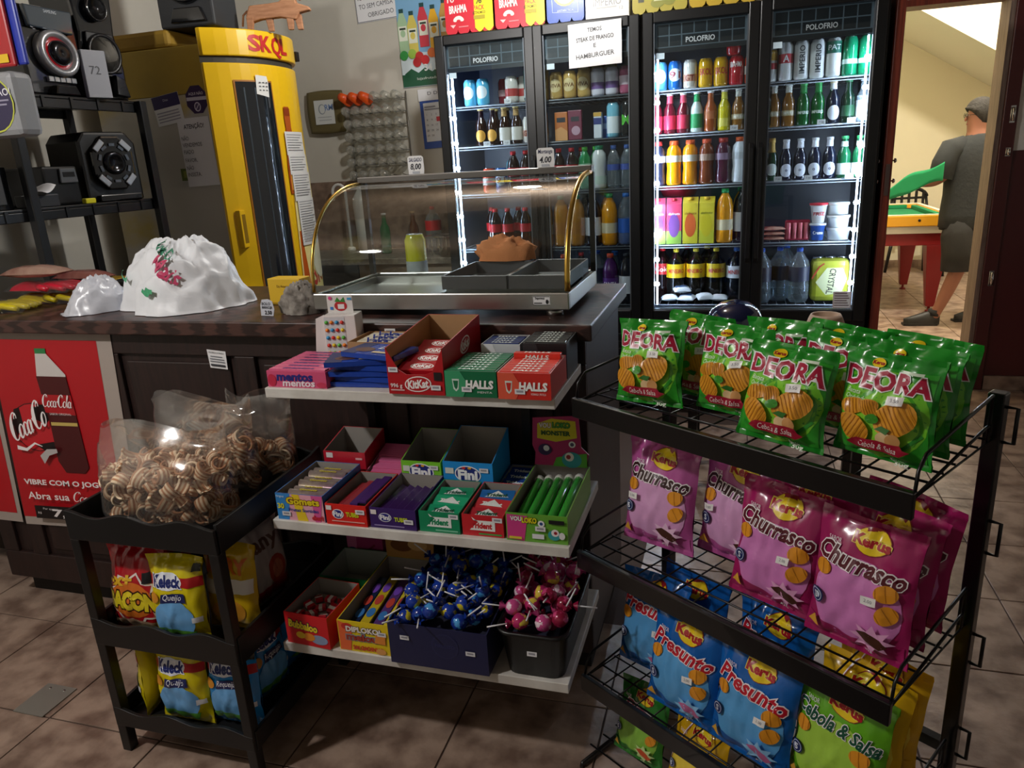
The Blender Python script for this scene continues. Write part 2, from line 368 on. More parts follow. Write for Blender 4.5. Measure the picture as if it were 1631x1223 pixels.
# ================================================================ GLASS DOOR FRIDGES
fr_black = mt('fridge_black_gloss', '#0c0d0f', .3)
fr_in = mt('fridge_liner_dark', '#39414e', .4)
led = mt('led_strip', '#ffffff', .4, e=24, ecol='#cfe0ff')
led_spot = mt('led_spot', '#ffffff', .4, e=420, ecol='#e4eeff')
hdr = mt('header_panel_lit', '#5b666e', .4, e=.10, ecol='#5c6a74'); hdr2 = mt('header_square_dark', '#171c20', .35, e=.03, ecol='#3a454e')
wire = mt('white_wire_shelf', '#8d9398', .35, .4)
FS = (1.825, 1.60, 1.325, 1.0, .655)   # shelf heights
def fridge(name, label, x0, x1, doors):
    t = thing(name, label, 'fridge', (0, 0, 0)); yb, y0 = 4.96, 4.30
    b = MB(); b.box(x0, x0+.035, y0, yb, .05, 2.19, fr_black); b.box(x1-.035, x1, y0, yb, .05, 2.19, fr_black)
    b.box(x0+.035, x1-.035, yb-.03, yb, .05, 2.19, fr_black); b.box(x0+.035, x1-.035, y0, yb-.03, 2.15, 2.19, fr_black); b.box(x0+.035, x1-.035, y0, yb-.03, .05, .60, fr_black)
    b.build('cabinet', t)
    l = MB(); l.box(x0+.0355, x1-.0355, yb-.036, yb-.0305, .605, 2.149, fr_in); l.box(x0+.0355, x0+.04, y0+.01, yb-.0365, .605, 2.149, fr_in); l.box(x1-.04, x1-.0355, y0+.01, yb-.0365, .605, 2.149, fr_in); l.box(x0+.041, x1-.041, y0+.01, yb-.0365, .6005, .606, fr_in)
    l.build('liner', t)
    for k in range(9): MB().box(x0+.06, x1-.06, 4.285, 4.2995, .10+k*.045, .125+k*.045, fr_black).build('grille_slat', t)
    for x in (x0+.08, x1-.08):
        for y in (y0+.06, yb-.06): MB().lathe([(.02, 0), (.02, .049)], black_p, 10, (x, y, 0)).build('foot', t)
    for z in FS:
        s = MB(); s.tube([(x0+.045, 4.345, z-.006), (x1-.045, 4.345, z-.006)], .0045, wire, 6); s.tube([(x0+.045, 4.345, z-.02), (x1-.045, 4.345, z-.02)], .003, wire, 5)
        n = 22
        for k in range(n+1):
            x = x0+.05+(x1-x0-.1)*k/n; s.tube([(x, 4.345, z-.003), (x, 4.91, z-.003)], .002, wire, 4)
        s.tube([(x0+.045, 4.91, z-.006), (x1-.045, 4.91, z-.006)], .0035, wire, 5); s.build('wire_shelf', t)
    for g0, g1, lside, logo in doors:
        d0, d1 = g0-.055, g1+.055; gt, gb = 2.145, .637
        f = MB(); f.box(d0, g0, 4.25, 4.2995, .58, 2.20, fr_black); f.box(g1, d1, 4.25, 4.2995, .58, 2.20, fr_black); f.box(g0, g1, 4.25, 4.2995, gt, 2.20, fr_black); f.box(g0, g1, 4.25, 4.2995, .58, gb, fr_black)
        df = f.build('door_frame', t, bev=.006)
        fi = MB()
        for a in ((g0, g0+.006, gb, gt), (g1-.006, g1, gb, gt)): fi.box(a[0], a[1], 4.258, 4.2815, a[2], a[3], mt('gasket_grey', '#5b6168', .4, .5))
        fi.box(g0+.006, g1-.006, 4.258, 4.2815, gb, gb+.006, MATS['gasket_grey']); fi.build('glazing_bead', df)
        MB().box(g0+.006, g1-.006, 4.283, 4.2865, gb+.006, gt, fglass).build('glass_pane', df)
        # printed header panel behind the glass
        h = MB(); h.box(g0+.006, g1-.006, 4.2885, 4.2925, 2.028, gt, hdr); h.box(g0+.006, g1-.006, 4.2885, 4.2925, 2.005, 2.028, hdr2)
        hp = h.build('header_panel', df); sq = MB(); n = 7; sw = (g1-g0-.03)/n
        for i in range(n):
            for j in range(2):
                if j == 0 and 2 <= i <= 4: continue
                x = g0+.015+sw*i; z = 2.030+j*.056; sq.box(x+.003, x+sw-.003, 4.2873, 4.2884, z+.003, z+.053, hdr2)
        sq.box(g0+.015+sw*2+.004, g0+.015+sw*5-.004, 4.2873, 4.2884, 2.033, 2.083, hdr2); sq.build('header_squares', hp)
        if logo:
            lg = MB(); pr_(lg, [('t', 'POLOFRIO', 0, 0, .026, '#d6dade', dict(bold=.02, w=.145))]); lg.build('logo', hp, (g0+.015+sw*3.5, 4.2868, 2.058))
        tg_ = MB(); tg_.box(g0+.012, g0+.055, 4.2869, 4.2884, 1.975, 2.004, mt('thermo_label', '#cfd4d8', .4, e=.5 if lside < 0 else .05)); tg_.build('thermometer_label', hp)
        # LED strip down one side
        if lside:
            xl = g0+.018 if lside < 0 else g1-.018 if lside == 1 else g1+.03
            MB().box(xl-.0035, xl+.0035, 4.302, 4.318, .66, 2.0, led).build('led_strip', t)
            for z in (1.90, 1.76, 1.62, 1.48, 1.34, 1.20, 1.06, .92, .78): MB().lathe([(.013, 0), (.011, -.004), (0, -.006)], led_spot, 10, xf=T(xl, 4.3015, z, rx=-PI/2)).build('led_spot', t)
        hn = MB(); xh = d1-.022 if lside < 0 else d0+.022
        hn.prism([(4.25, .9), (4.225, .93), (4.225, 1.5), (4.25, 1.53)], xh-.012, xh+.012, fr_black, 'x'); hn.build('handle', df, bev=.004)
    return t
fridge('display_fridge', 'black two-door glass fridge beside the juice poster', -1.68, -.531, [(-1.622, -1.152, -1, 1), (-1.047, -.578, 2, 0)])
fridge('display_fridge', 'black two-door glass fridge beside the open door', -.527, .676, [(-.452, .022, -1, 1), (.132, .606, 1, 1)])
# ================================================================ YELLOW BEER COOLER
yel = mt('cooler_yellow_enamel', '#f2c318', .32, coat=.2)
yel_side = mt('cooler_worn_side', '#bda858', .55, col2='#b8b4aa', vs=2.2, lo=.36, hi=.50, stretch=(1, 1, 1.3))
SKY0, SKY1 = 3.3, 4.05
def SKX(y, o=0): return -2.5+.19*(1-abs((y-3.675)/.375)**2.4)+o
sk = thing('beer_cooler', 'tall yellow beer cooler with curved front and dark window', 'cooler', (0, 0, 0))
def sk_poly(x0, a=SKY0, b=SKY1, o=0, n=18): return [(x0, a)]+[(SKX(a+(b-a)*k/n, o), a+(b-a)*k/n) for k in range(n+1)]+[(x0, b)]
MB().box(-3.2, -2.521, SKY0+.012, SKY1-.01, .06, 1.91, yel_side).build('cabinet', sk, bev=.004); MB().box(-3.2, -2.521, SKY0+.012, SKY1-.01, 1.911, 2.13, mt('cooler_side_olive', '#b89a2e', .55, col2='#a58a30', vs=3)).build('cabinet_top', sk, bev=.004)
MB().box(-3.2, -2.70, SKY0+.02, SKY1-.02, 2.131, 2.215, mt('mustard_cover', '#9c7a1f', .7, bump=.2, bs=20)).build('top_cover', sk, bev=.02)
MB().prism(sk_poly(-2.52, o=.004), 2.075, 2.2, yel).build('header', sk, bev=.006)
MB().prism(sk_poly(-2.52, o=-.02), 2.045, 2.0745, mt('cooler_gap_dark', '#3b382f', .6)).build('header_gap', sk)
MB().prism(sk_poly(-2.52, o=-.004), .30, 2.0445, yel).build('door', sk, bev=.006)
MB().prism(sk_poly(-2.52, o=-.02), .06, .295, mt('cooler_base_grey', '#33302c', .6)).build('base', sk)
skm = lambda s, z, o: (SKX(s, o), s, z)
def skprint(name, items, parent, L=.03, base=.0015, step=.0006):
    m = MB(); pr_(m, items, skm, L, base, step); return m.build(name, parent)
skprint('window', [('r', 3.385, .80, 3.572, 1.965, '#a86a14'), ('r', 3.391, .81, 3.565, 1.957, mt('cooler_window_glass', '#161b20', .12, coat=1))], sk)
for k in range(3): skprint('window_reflection', [('r', 3.42+.05*k, .83, 3.426+.05*k, 1.93, mt('window_reflection_grey', '#4d565e', .3, .6))], sk, base=.003)  # reflections in the dark window glass, painted on as upright grey strips
skprint('logo', [('t', 'S', 3.500, 2.138, .075, '#c32020', dict(bold=.035, w=.056)), ('t', 'K', 3.566, 2.138, .075, '#c32020', dict(bold=.035, w=.056)), ('t', 'Q', 3.642, 2.128, .085, '#c32020', dict(bold=.025, w=.07)), ('t', 'L', 3.706, 2.138, .075, '#c32020', dict(bold=.035, w=.045))], sk, base=.006)
skprint('logo', [('t', 'SKO', 3.82, .97, .14, '#c32020', dict(bold=.03, w=.22, rot=.15))], sk)
bt = [(a-.045, b) for a, b in [(3.655, 1.40), (3.655, 1.55), (3.672, 1.66), (3.682, 1.74), (3.679, 1.80), (3.684, 1.845), (3.728, 1.845), (3.733, 1.80), (3.73, 1.74), (3.745, 1.66), (3.762, 1.55), (3.762, 1.40)]]
skprint('bottle_print', [('p', [(3.61, .84), (3.63, 1.4), (3.66, 1.65), (3.80, 1.68), (3.93, 1.40), (3.97, .84)], '#f6e69a'), ('p', [(3.62, .84), (3.635, 1.2), (3.65, 1.2), (3.69, .84)], '#c65a16'), ('p', bt, '#b4551a'), ('p', [(3.62, 1.42), (3.623, 1.55), (3.645, 1.66), (3.675, 1.66), (3.685, 1.55), (3.685, 1.42)], '#e0a040'), ('r', 3.638, 1.80, 3.686, 1.838, '#8f3a12'), ('e', 3.83, 1.04, .10, .12, '#f3ead0')], sk, base=.001)
for k, (a, b, c, d) in enumerate(((3.615, 1.60, 3.80, 1.72), (3.62, 1.50, 3.81, 1.605), (3.63, 1.36, 3.83, 1.51), (3.645, 1.12, 3.85, 1.37))):
    it = [('r', a, b, c, d, '#e3e3e0')]+[('r', a+.012, d-.014-.013*j-.004, c-.02-.02*((j*7) % 3), d-.014-.013*j, '#8f9092') for j in range(int((d-b-.02)/.013))]
    m = MB(); pr_(m, it, skm, .03, .005+.001*k, .0004); m.build('price_list', label='white printed price list sheet, %s from the top on the yellow cooler' % ORD[k], cat='price list', group='price lists on the cooler')
m = MB(); pr_(m, [('p', [(3.475, 1.90), (3.54, 1.885), (3.545, 1.955), (3.54, 1.985), (3.48, 1.99)], '#e6e6e2')]+[('r', 3.49+.018*(j % 3), 1.915+.018*(j//3), 3.50+.018*(j % 3), 1.921+.018*(j//3), '#555555') for j in range(9)], skm, .03, .006, .0005)
m.build('price_tag', label='small white price slip taped above the cooler window', cat='price tag')
m = MB(); m.box(0, .028, 0, .05, 0, .19, yel); m.box(.012, .0285, .008, .042, .02, .17, mt('handle_recess', '#8a6a10', .5)); m.build('handle', sk, (SKX(3.33)-.004, 3.318, 1.15), bev=.003)
MB().box(0, .03, 0, .03, 0, .05, mt('switch_black', '#1a1512', .4)).build('switch', sk, (SKX(3.95), 3.935, 2.10), bev=.004)
# notices on the cooler's side (facing the shop)
def side_note(name, label, x, z, wd, ht, items, rot=0, k=0):
    m = MB(); m.box(-wd/2, wd/2, 0, .0012, -ht/2, ht/2, paper); pr_(m, items); m.build(name, None, (x, SKY0+.0115-.0015-.002*k, z), (0, rot, 0), label=label, cat='notice')
side_note('notice', 'white warning notice about no credit taped to cooler side', -2.622, 1.635, .19, .33, [('t', 'ATENÇÃO!', 0, .125, .022, '#3b3b40', dict(bold=.015, w=.12))]+[('t', s, -.085+wd/2, y, .02, '#44444a', dict(w=wd)) for s, y, wd in (('NÃO', .072, .042), ('VENDEMOS', .038, .115), ('FIADO', .005, .06), ('FAVOR,', -.037, .072), ('NÃO', -.07, .042), ('INSISTA.', -.105, .082))], -.02, 1)
side_note('notice', 'tilted purple and white leaflet taped to cooler side', -2.762, 1.848, .165, .14, [('r', -.082, .01, .082, .069, '#33285a'), ('t', 'Dias', 0, .045, .012, '#cfcfe0', dict(w=.03))]+[('r', -.07, -.055+.014*j, .065, -.05+.014*j, '#9b97a8') for j in range(4)], -.13)
oc = [(.066*math.cos(PI/8+k*PI/4), .07*math.sin(PI/8+k*PI/4)) for k in range(8)]
m = MB(); m.prism(oc, 0, .0012, mt('octagon_purple', '#38204d', .5), 'y'); pr_(m, [('t', 'AQUI NÃO', 0, .028, .013, '#d8d2e2', dict(bold=.02, w=.085)), ('r', -.058, -.004, .058, .012, '#cfcad8'), ('e', 0, -.034, .019, .022, '#d8d2e2'), ('e', 0, -.034, .014, .017, '#5a4a6e'), ('s', [(-.01, -.046), (.01, -.022)], .004, '#d8d2e2')])
m.build('notice', None, (-2.583, SKY0+.0105, 1.882), label='octagonal dark purple prohibition sticker on cooler side', cat='sticker')
side_note('sticker', 'small olive green sticker low on the cooler side', -2.715, 1.53, .07, .06, [('r', -.035, -.03, .035, .03, '#5d6a2c'), ('r', -.02, -.015, .02, .018, '#87903c')])
# small speaker and wooden bull on top of the cooler
cone_m = mt('speaker_cone_grey', '#3a3a3c', .5); cone_l = mt('speaker_cone_pale', '#8e8a80', .6); gloss_b = mt('gloss_black_plastic', '#101114', .15, coat=.6); silver = mt('silver_plastic', '#a9acb0', .3, .6)
def cone(mb, x, z, r, ring, inner, dust, y=0):
    mb.lathe([(r, 0), (r*.98, .012), (r*.86, .014), (r*.83, .006)], ring, 24, xf=T(x, y, z, rx=PI/2)); mb.lathe([(r*.83, .006), (r*.38, -.02), (0, -.02)], inner, 24, xf=T(x, y, z, rx=PI/2)); mb.lathe([(r*.36, -.019), (r*.25, -.004), (0, .002)], dust, 16, xf=T(x, y, z, rx=PI/2))
t = thing('loudspeaker', 'small black loudspeaker standing on top of the yellow cooler', 'speaker', (-2.60, 3.34, 2.2155), .12)
MB().box(-.14, .15, .0155, .25, 0, .36, mt('charcoal_box', '#2b2d30', .5)).build('cabinet', t, bev=.01)
m = MB(); cone(m, .02, .22, .12, gloss_b, cone_m, silver); m.build('woofer', t)
m = MB(); m.prism([(-.075, .02), (.115, .02), (.09, .085), (-.05, .085)], -.004, .015, gloss_b, 'y'); m.build('bass_port', t, bev=.005)
pine = mt('carved_pine', '#b98560', .6, col2='#a06d4a', vs=14, stretch=(1, 1, 6))
t = thing('wooden_bull', 'carved light wooden bull figure on top of the yellow cooler', 'figurine', (-2.24, 3.62, 2.2005), .28)
body = [(-.17, .075), (-.15, .12), (-.05, .125), (0, .13), (.04, .155), (.08, .15), (.09, .12), (.15, .10), (.155, .085), (.10, .075), (.08, .045), (0, .06), (-.1, .055), (-.16, .04)]
MB().prism(body, -.022, .022, pine, 'y').build('body', t, bev=.006)
for x, s in ((-.15, -.03), (-.06, .01), (.05, -.015), (.085, .02)): MB().prism([(x-.02, .07), (x+.018, .07), (x+.014+s*.3, 0), (x-.012+s*.3, 0)], -.012+s*.4, .008+s*.4, pine, 'y').build('leg', t, bev=.003)
m = MB()
for sy in (-1, 1): m.tube([(.10, sy*.01, .14), (.115, sy*.04, .155), (.135, sy*.045, .175)], .007, pine, 6, r2=.002)
m.build('horns', t); MB().tube([(-.165, 0, .10), (-.19, 0, .08), (-.20, 0, .03)], .005, pine, 6).build('tail', t)

# ================================================================ BLACK SHELF UNIT WITH STEREOS
shelf_m = mt('black_shelf_plastic', '#17181a', .32)
su = thing('storage_shelf', 'black plastic shelf unit holding stereos behind the counter', 'shelf', (0, 0, 0))
for z in (1.865, 1.43, .95, .45):
    m = MB(); m.box(-3.12, -2.685, 1.75, 3.04, z-.012, z, shelf_m); m.box(-2.70, -2.685, 1.75, 3.04, z-.05, z-.0125, shelf_m); m.box(-3.12, -3.105, 1.75, 3.04, z-.05, z-.0125, shelf_m); m.build('shelf_board', su, bev=.003)
    for k in range(9): MB().box(-2.6845, -2.68, 1.80+.14*k, 1.815+.14*k, z-.048, z-.004, shelf_m).build('rib', su)
for y in (2.34, 3.02):
    for x in (-2.70, -3.115):
        MB().box(x-.004, x+.03, y-.02, y+.02, 0, 2.3 if y > 3 else 1.866, shelf_m).build('post', su, bev=.004) if x < -3 else MB().box(x+.0155, x+.05, y-.02, y+.02, 0, 1.8645, shelf_m).build('post', su, bev=.004)
FX = -2.70
def stereo(name, label, y, z, wd, ht, dp, rz=PI/2): return thing(name, label, 'stereo', (FX, y, z), rz)
red_l = mt('red_lit_ring', '#8a0d18', .2, e=.2, ecol='#c01020', coat=.8); dark_k = mt('dark_knob', '#1c1c20', .18, .6)
t = stereo('mini_stereo', 'black mini stereo with silver oval dial glowing red', 2.645, 1.8655, .28, .33, .3)
MB().prism([(-.145, 0), (.135, 0), (.145, .12), (.13, .34), (-.13, .34), (-.15, .15)], .02, .33, gloss_b, 'y').build('body', t, bev=.012)
MB().prism([(-.11, .255), (.10, .245), (.11, .335), (-.12, .335)], -.004, .0195, mt('display_blue_grey', '#3b4650', .12, coat=1), 'y').build('display', t, bev=.006)
m = MB(); pr_(m, [('t', 'SAMSUNG', 0, .32, .012, '#c9d0d6', dict(w=.06))]); m.build('logo', t, (0, -.0045, 0))
m = MB(); sc = Matrix.Translation((0, 0, .165)) @ Matrix.Rotation(.35, 4, 'Y') @ Matrix.Diagonal((1.0, 1, .88, 1)) @ Matrix.Rotation(PI/2, 4, 'X')
m.lathe([(.098, -.02), (.098, .012), (.088, .02), (.072, .018), (.07, 0)], silver, 28, xf=sc); m.build('dial_ring', t)
m = MB(); m.lathe([(.0695, .004), (.055, .010)], red_l, 28, xf=sc); m.build('dial_light', t)
m = MB(); m.lathe([(.0545, .004), (.053, .022), (.03, .03), (0, .024)], dark_k, 28, xf=sc); m.build('dial_knob', t)
for k in range(5): MB().box(-.062+.028*k, -.038+.028*k, .004, .0195, .055, .075, silver).build('button', t, bev=.002)
MB().prism([(-.06, .005), (.06, .005), (.045, .04), (-.05, .04)], -.02, .0195, gloss_b, 'y').build('front_lip', t, bev=.004)
def tall_speaker(name, label, y, z, rz, ww, hh, cz, cr, dx=0):
    t = thing(name, label, 'speaker', (FX-.01+dx, y, z), rz)
    MB().prism([(-ww, 0), (ww, 0), (ww*1.05, hh*.3), (ww*.85, hh*.62), (ww*1.0, hh), (-ww*1.0, hh), (-ww*.85, hh*.62), (-ww*1.05, hh*.3)], .02, .27, gloss_b, 'y').build('cabinet', t, bev=.012)
    MB().prism([(-ww*.8, hh*.26), (ww*.8, hh*.26), (ww*.62, hh*.62), (-ww*.62, hh*.62)], .004, .0195, mt('baffle_dark', '#141518', .35), 'y').build('baffle', t, bev=.005)
    m = MB(); cone(m, 0, cz, cr, mt('baffle_dark'), cone_l, mt('dust_cap', '#4a4640', .5)); m.build('woofer', t)
    m = MB(); cone(m, 0, hh*.83, cr*.62, gloss_b, cone_m, silver); m.build('tweeter', t)
    for sx in (-1, 1): MB().prism([(sx*ww*.2, hh*.05), (sx*ww*.85, hh*.03), (sx*ww*.7, hh*.2), (sx*ww*.3, hh*.24)], -.012, .0195, gloss_b, 'y').build('bass_port', t, bev=.004)
    return t
tall_speaker('tower_speaker', 'tall glossy black speaker with pale cone at shelf end', 2.905, 1.8655, PI/2-.1, .11, .45, .19, .085)
m = MB(); m.box(-.05, .05, 0, .03, 0, .19, mt('grey_card', '#9b9da4', .6)); pr_(m, [('t', '72', -.005, .11, .035, '#2a2a30', dict(w=.045))], base=.001); m.build('small_box', None, (FX+.045, 2.785, 1.8655), (0, 0, PI/2-.35), bev=.002, label='grey cardboard box printed 72 between stereo and speaker', cat='box')
# lower shelf speaker: dark octagonal face with silver corner pads
t = thing('stereo_unit', 'black octagonal faced stereo unit with silver corner pads', 'stereo', (FX, 2.83, 1.4305), PI/2-.25)
MB().prism([(-.14, 0), (.13, 0), (.13, .25), (.09, .30), (-.11, .30), (-.14, .26)], .02, .28, black_p, 'y').build('body', t, bev=.012)
o8 = [(.105*math.cos(PI/8+k*PI/4)-.005, .165+.125*math.sin(PI/8+k*PI/4)) for k in range(8)]
MB().prism(o8, -.006, .0195, gloss_b, 'y').build('face_plate', t, bev=.008)
for k in range(8):
    if k % 2 == 0:
        a = PI/4*k+PI/4; x, z = .088*math.cos(a)-.005, .165+.105*math.sin(a); MB().box(-.028, .028, -.016, -.0065, -.013, .013, silver, T(x, 0, z, ry=-(a+PI/2))).build('corner_pad', t, bev=.003)
m = MB(); m.lathe([(.05, .006), (.05, .014), (.036, .022), (.03, .014), (0, .016)], dark_k, 24, xf=T(-.005, 0, .165, rx=PI/2)); m.build('knob', t)
for k in range(10):
    a = PI/5*k+.3; MB().box(-.013, .013, -.012, -.0065, -.006, .006, mt('button_grey', '#5a5e64', .25, .5), T(-.005+.067*math.cos(a), 0, .165+.078*math.sin(a), ry=-(a+PI/2))).build('button', t)
MB().box(-.10, .10, -.01, .0195, .004, .03, gloss_b).build('front_lip', t, bev=.004)
t = thing('cassette_deck', 'low dark audio deck lying on the shelf beside stereo unit', 'stereo', (FX-.06, 2.60, 1.4305), PI/2)
MB().box(-.10, .075, 0, .25, 0, .16, black_p).build('body', t, bev=.01); MB().prism([(-.03, .09), (.06, .09), (.055, .15), (-.025, .15)], -.012, -.0005, mt('slot_grey', '#55585c', .4), 'y').build('slot_bezel', t, bev=.004); MB().box(-.015, .045, -.0135, -.0125, .115, .135, black_p).build('slot', t)
m = MB(); m.box(-.075, .03, -.06, .06, 0, .05, mt('dark_box_grey', '#26282c', .4)); m.build('small_box', None, (FX-.045, 2.455, 1.4305), (0, 0, PI/2), bev=.004, label='small dark box at the front edge of the lower shelf', cat='box')
m = MB(); m.grid(lambda u, v: (-.07+.09*u, -.05+.1*v, .004+.03*u*u+.008*math.sin(5*v)), 8, 6, paper); m.build('loose_paper', None, (FX-.02, 2.44, 1.482), (0, 0, PI/2+.4), solid=.001, label='loose white paper curling on the small dark box', cat='paper')
m = MB(); m.box(-.03, .025, -.012, .012, 0, .022, mt('marker_yellow', '#d8d020', .4)); m.build('yellow_marker', None, (FX+.003, 2.645, 1.4305), (0, 0, PI/2), bev=.004, label='short yellow plastic stub at the lower shelf edge', cat='marker')
m = MB(); m.box(-.09, .09, 0, .14, 0, .16, gloss_b); m.box(-.06, .06, -.006, -.0005, .02, .14, cone_m); m.build('small_speaker', None, (FX-.02, 2.21, 1.4305), (0, 0, PI/2), bev=.008, label='small black speaker box on the lower shelf at the photo edge', cat='speaker')
# yellow tool box and red cylinder deeper on the low shelf
MB().box(-.07, .07, -.06, .06, 0, .13, mt('dull_yellow_plastic', '#a88416', .5)).build('yellow_container', None, (-2.86, 2.83, .9505), bev=.012, label='dull yellow plastic container on the dark low shelf', cat='container')
MB().lathe([(.06, 0), (.065, .02), (.065, .36), (.04, .40), (.03, .42), (0, .42)], mt('extinguisher_red', '#5a1512', .4), 20).build('red_cylinder', None, (-2.56, 3.12, .0), label='dark red gas cylinder standing beside the yellow cooler', cat='cylinder')
# hanging grey price board at the photo's left edge, red and blue boards above it
t = thing('hanging_board', 'grey hanging board with round purple sticker at photo edge', 'sign', (0, 0, 0))
MB().box(-2.61, -2.153, 1.914, 1.997, 1.666, 1.858, mt('grey_plastic_board', '#8b8d90', .35)).build('board', t, bev=.02)
m = MB(); pr_(m, [('e', 0, 0, .087, .085, '#b9c04a'), ('e', 0, 0, .082, .08, '#2d2748'), ('t', 'NÃO!', .045, .035, .022, '#d9d9e2', dict(w=.075, bold=.01)), ('r', -.05, .006, .07, .011, '#8d8aa0'), ('r', -.05, -.006, .06, -.001, '#8d8aa0')]); m.build('sticker', t, (-2.25, 1.9135, 1.765))
for x in (-2.55, -2.30): MB().tube([(x, 1.97, 1.857), (x, 1.97, 2.95)], .004, chrome, 6).build('hanger_rod', t)
t = thing('red_price_board', 'red price board with pale lines hanging above grey board', 'sign', (0, 0, 0))
MB().box(-2.61, -2.122, 1.914, 1.928, 1.866, 2.33, mt('red_board', '#a01c22', .4)).build('board', t, bev=.006)
m = MB(); pr_(m, [('r', -.13, .055+.026*j, -.045, .06+.026*j, '#d2a0a0') for j in range(10)]+[('r', -.06, .012, -.02, .036, '#d8b020')]); m.build('print', t, (-2.12, 1.9135, 1.866))
MB().box(-2.61, -2.094, 1.9281, 1.942, 1.870, 2.33, mt('blue_board', '#23339a', .4)).build('backing_board', t, bev=.006)
for x in (-2.5, -2.27): MB().tube([(x, 1.935, 2.32), (x, 1.935, 2.95)], .003, chrome, 6).build('hanger_rod', t)
# ================================================================ BOTTLES, CANS AND PACKS (prototype meshes, placed one by one)
def bmat(c, r=.12): return mt('bottle_'+c.lstrip('#'), c, r, coat=.5)
petclear = clear_mat('clear_pet', '#e8f2f6', .10, .08, dens=.10, dcol='#dfeaf0')
tagw = mt('white_price_card', '#eeeeee', .6)
SH = {'can': (.033, .122, [(.026, 0), (.031, .006), (.033, .012), (.033, .106), (.027, .117), (.026, .122), (.023, .1195), (0, .1195)]),
 'slim': (.029, .134, [(.023, 0), (.028, .006), (.029, .012), (.029, .118), (.025, .128), (.024, .134), (.021, .1315), (0, .1315)]),
 'tall': (.033, .165, [(.026, 0), (.031, .006), (.033, .012), (.033, .148), (.027, .16), (.026, .165), (.023, .1625), (0, .1625)]),
 'neck': (.031, .225, [(.027, 0), (.031, .006), (.031, .115), (.028, .138), (.016, .165), (.0135, .205), (.0145, .21), (.0145, .213)]),
 'big': (.037, .275, [(.033, 0), (.037, .008), (.037, .15), (.033, .175), (.018, .205), (.0145, .255), (.0155, .26), (.0155, .263)]),
 'pet': (.034, .215, [(.028, 0), (.034, .012), (.034, .06), (.032, .075), (.034, .09), (.034, .135), (.030, .16), (.016, .188), (.0135, .195), (.0135, .2)]),
 'sport': (.037, .205, [(.032, 0), (.037, .01), (.036, .05), (.033, .075), (.036, .1), (.037, .14), (.033, .165), (.021, .18), (.02, .186)]),
 'two': (.052, .325, [(.042, 0), (.052, .02), (.052, .10), (.049, .12), (.052, .14), (.052, .215), (.045, .25), (.018, .295), (.014, .305), (.014, .31)]),
 'juice': (.042, .255, [(.036, 0), (.042, .012), (.042, .07), (.037, .09), (.042, .11), (.042, .165), (.034, .20), (.018, .228), (.0165, .232), (.0165, .236)])}
for k_, f_ in (('neck', .9), ('two', .92)): SH[k_] = (SH[k_][0], SH[k_][1]*f_, [(a, b*f_) for a, b in SH[k_][2]])
def cylmap(r, h0=0):
    return lambda x, y, o: ((r+o)*math.cos(x/r-PI/2), (r+o)*math.sin(x/r-PI/2), y+h0)
_pm = {}
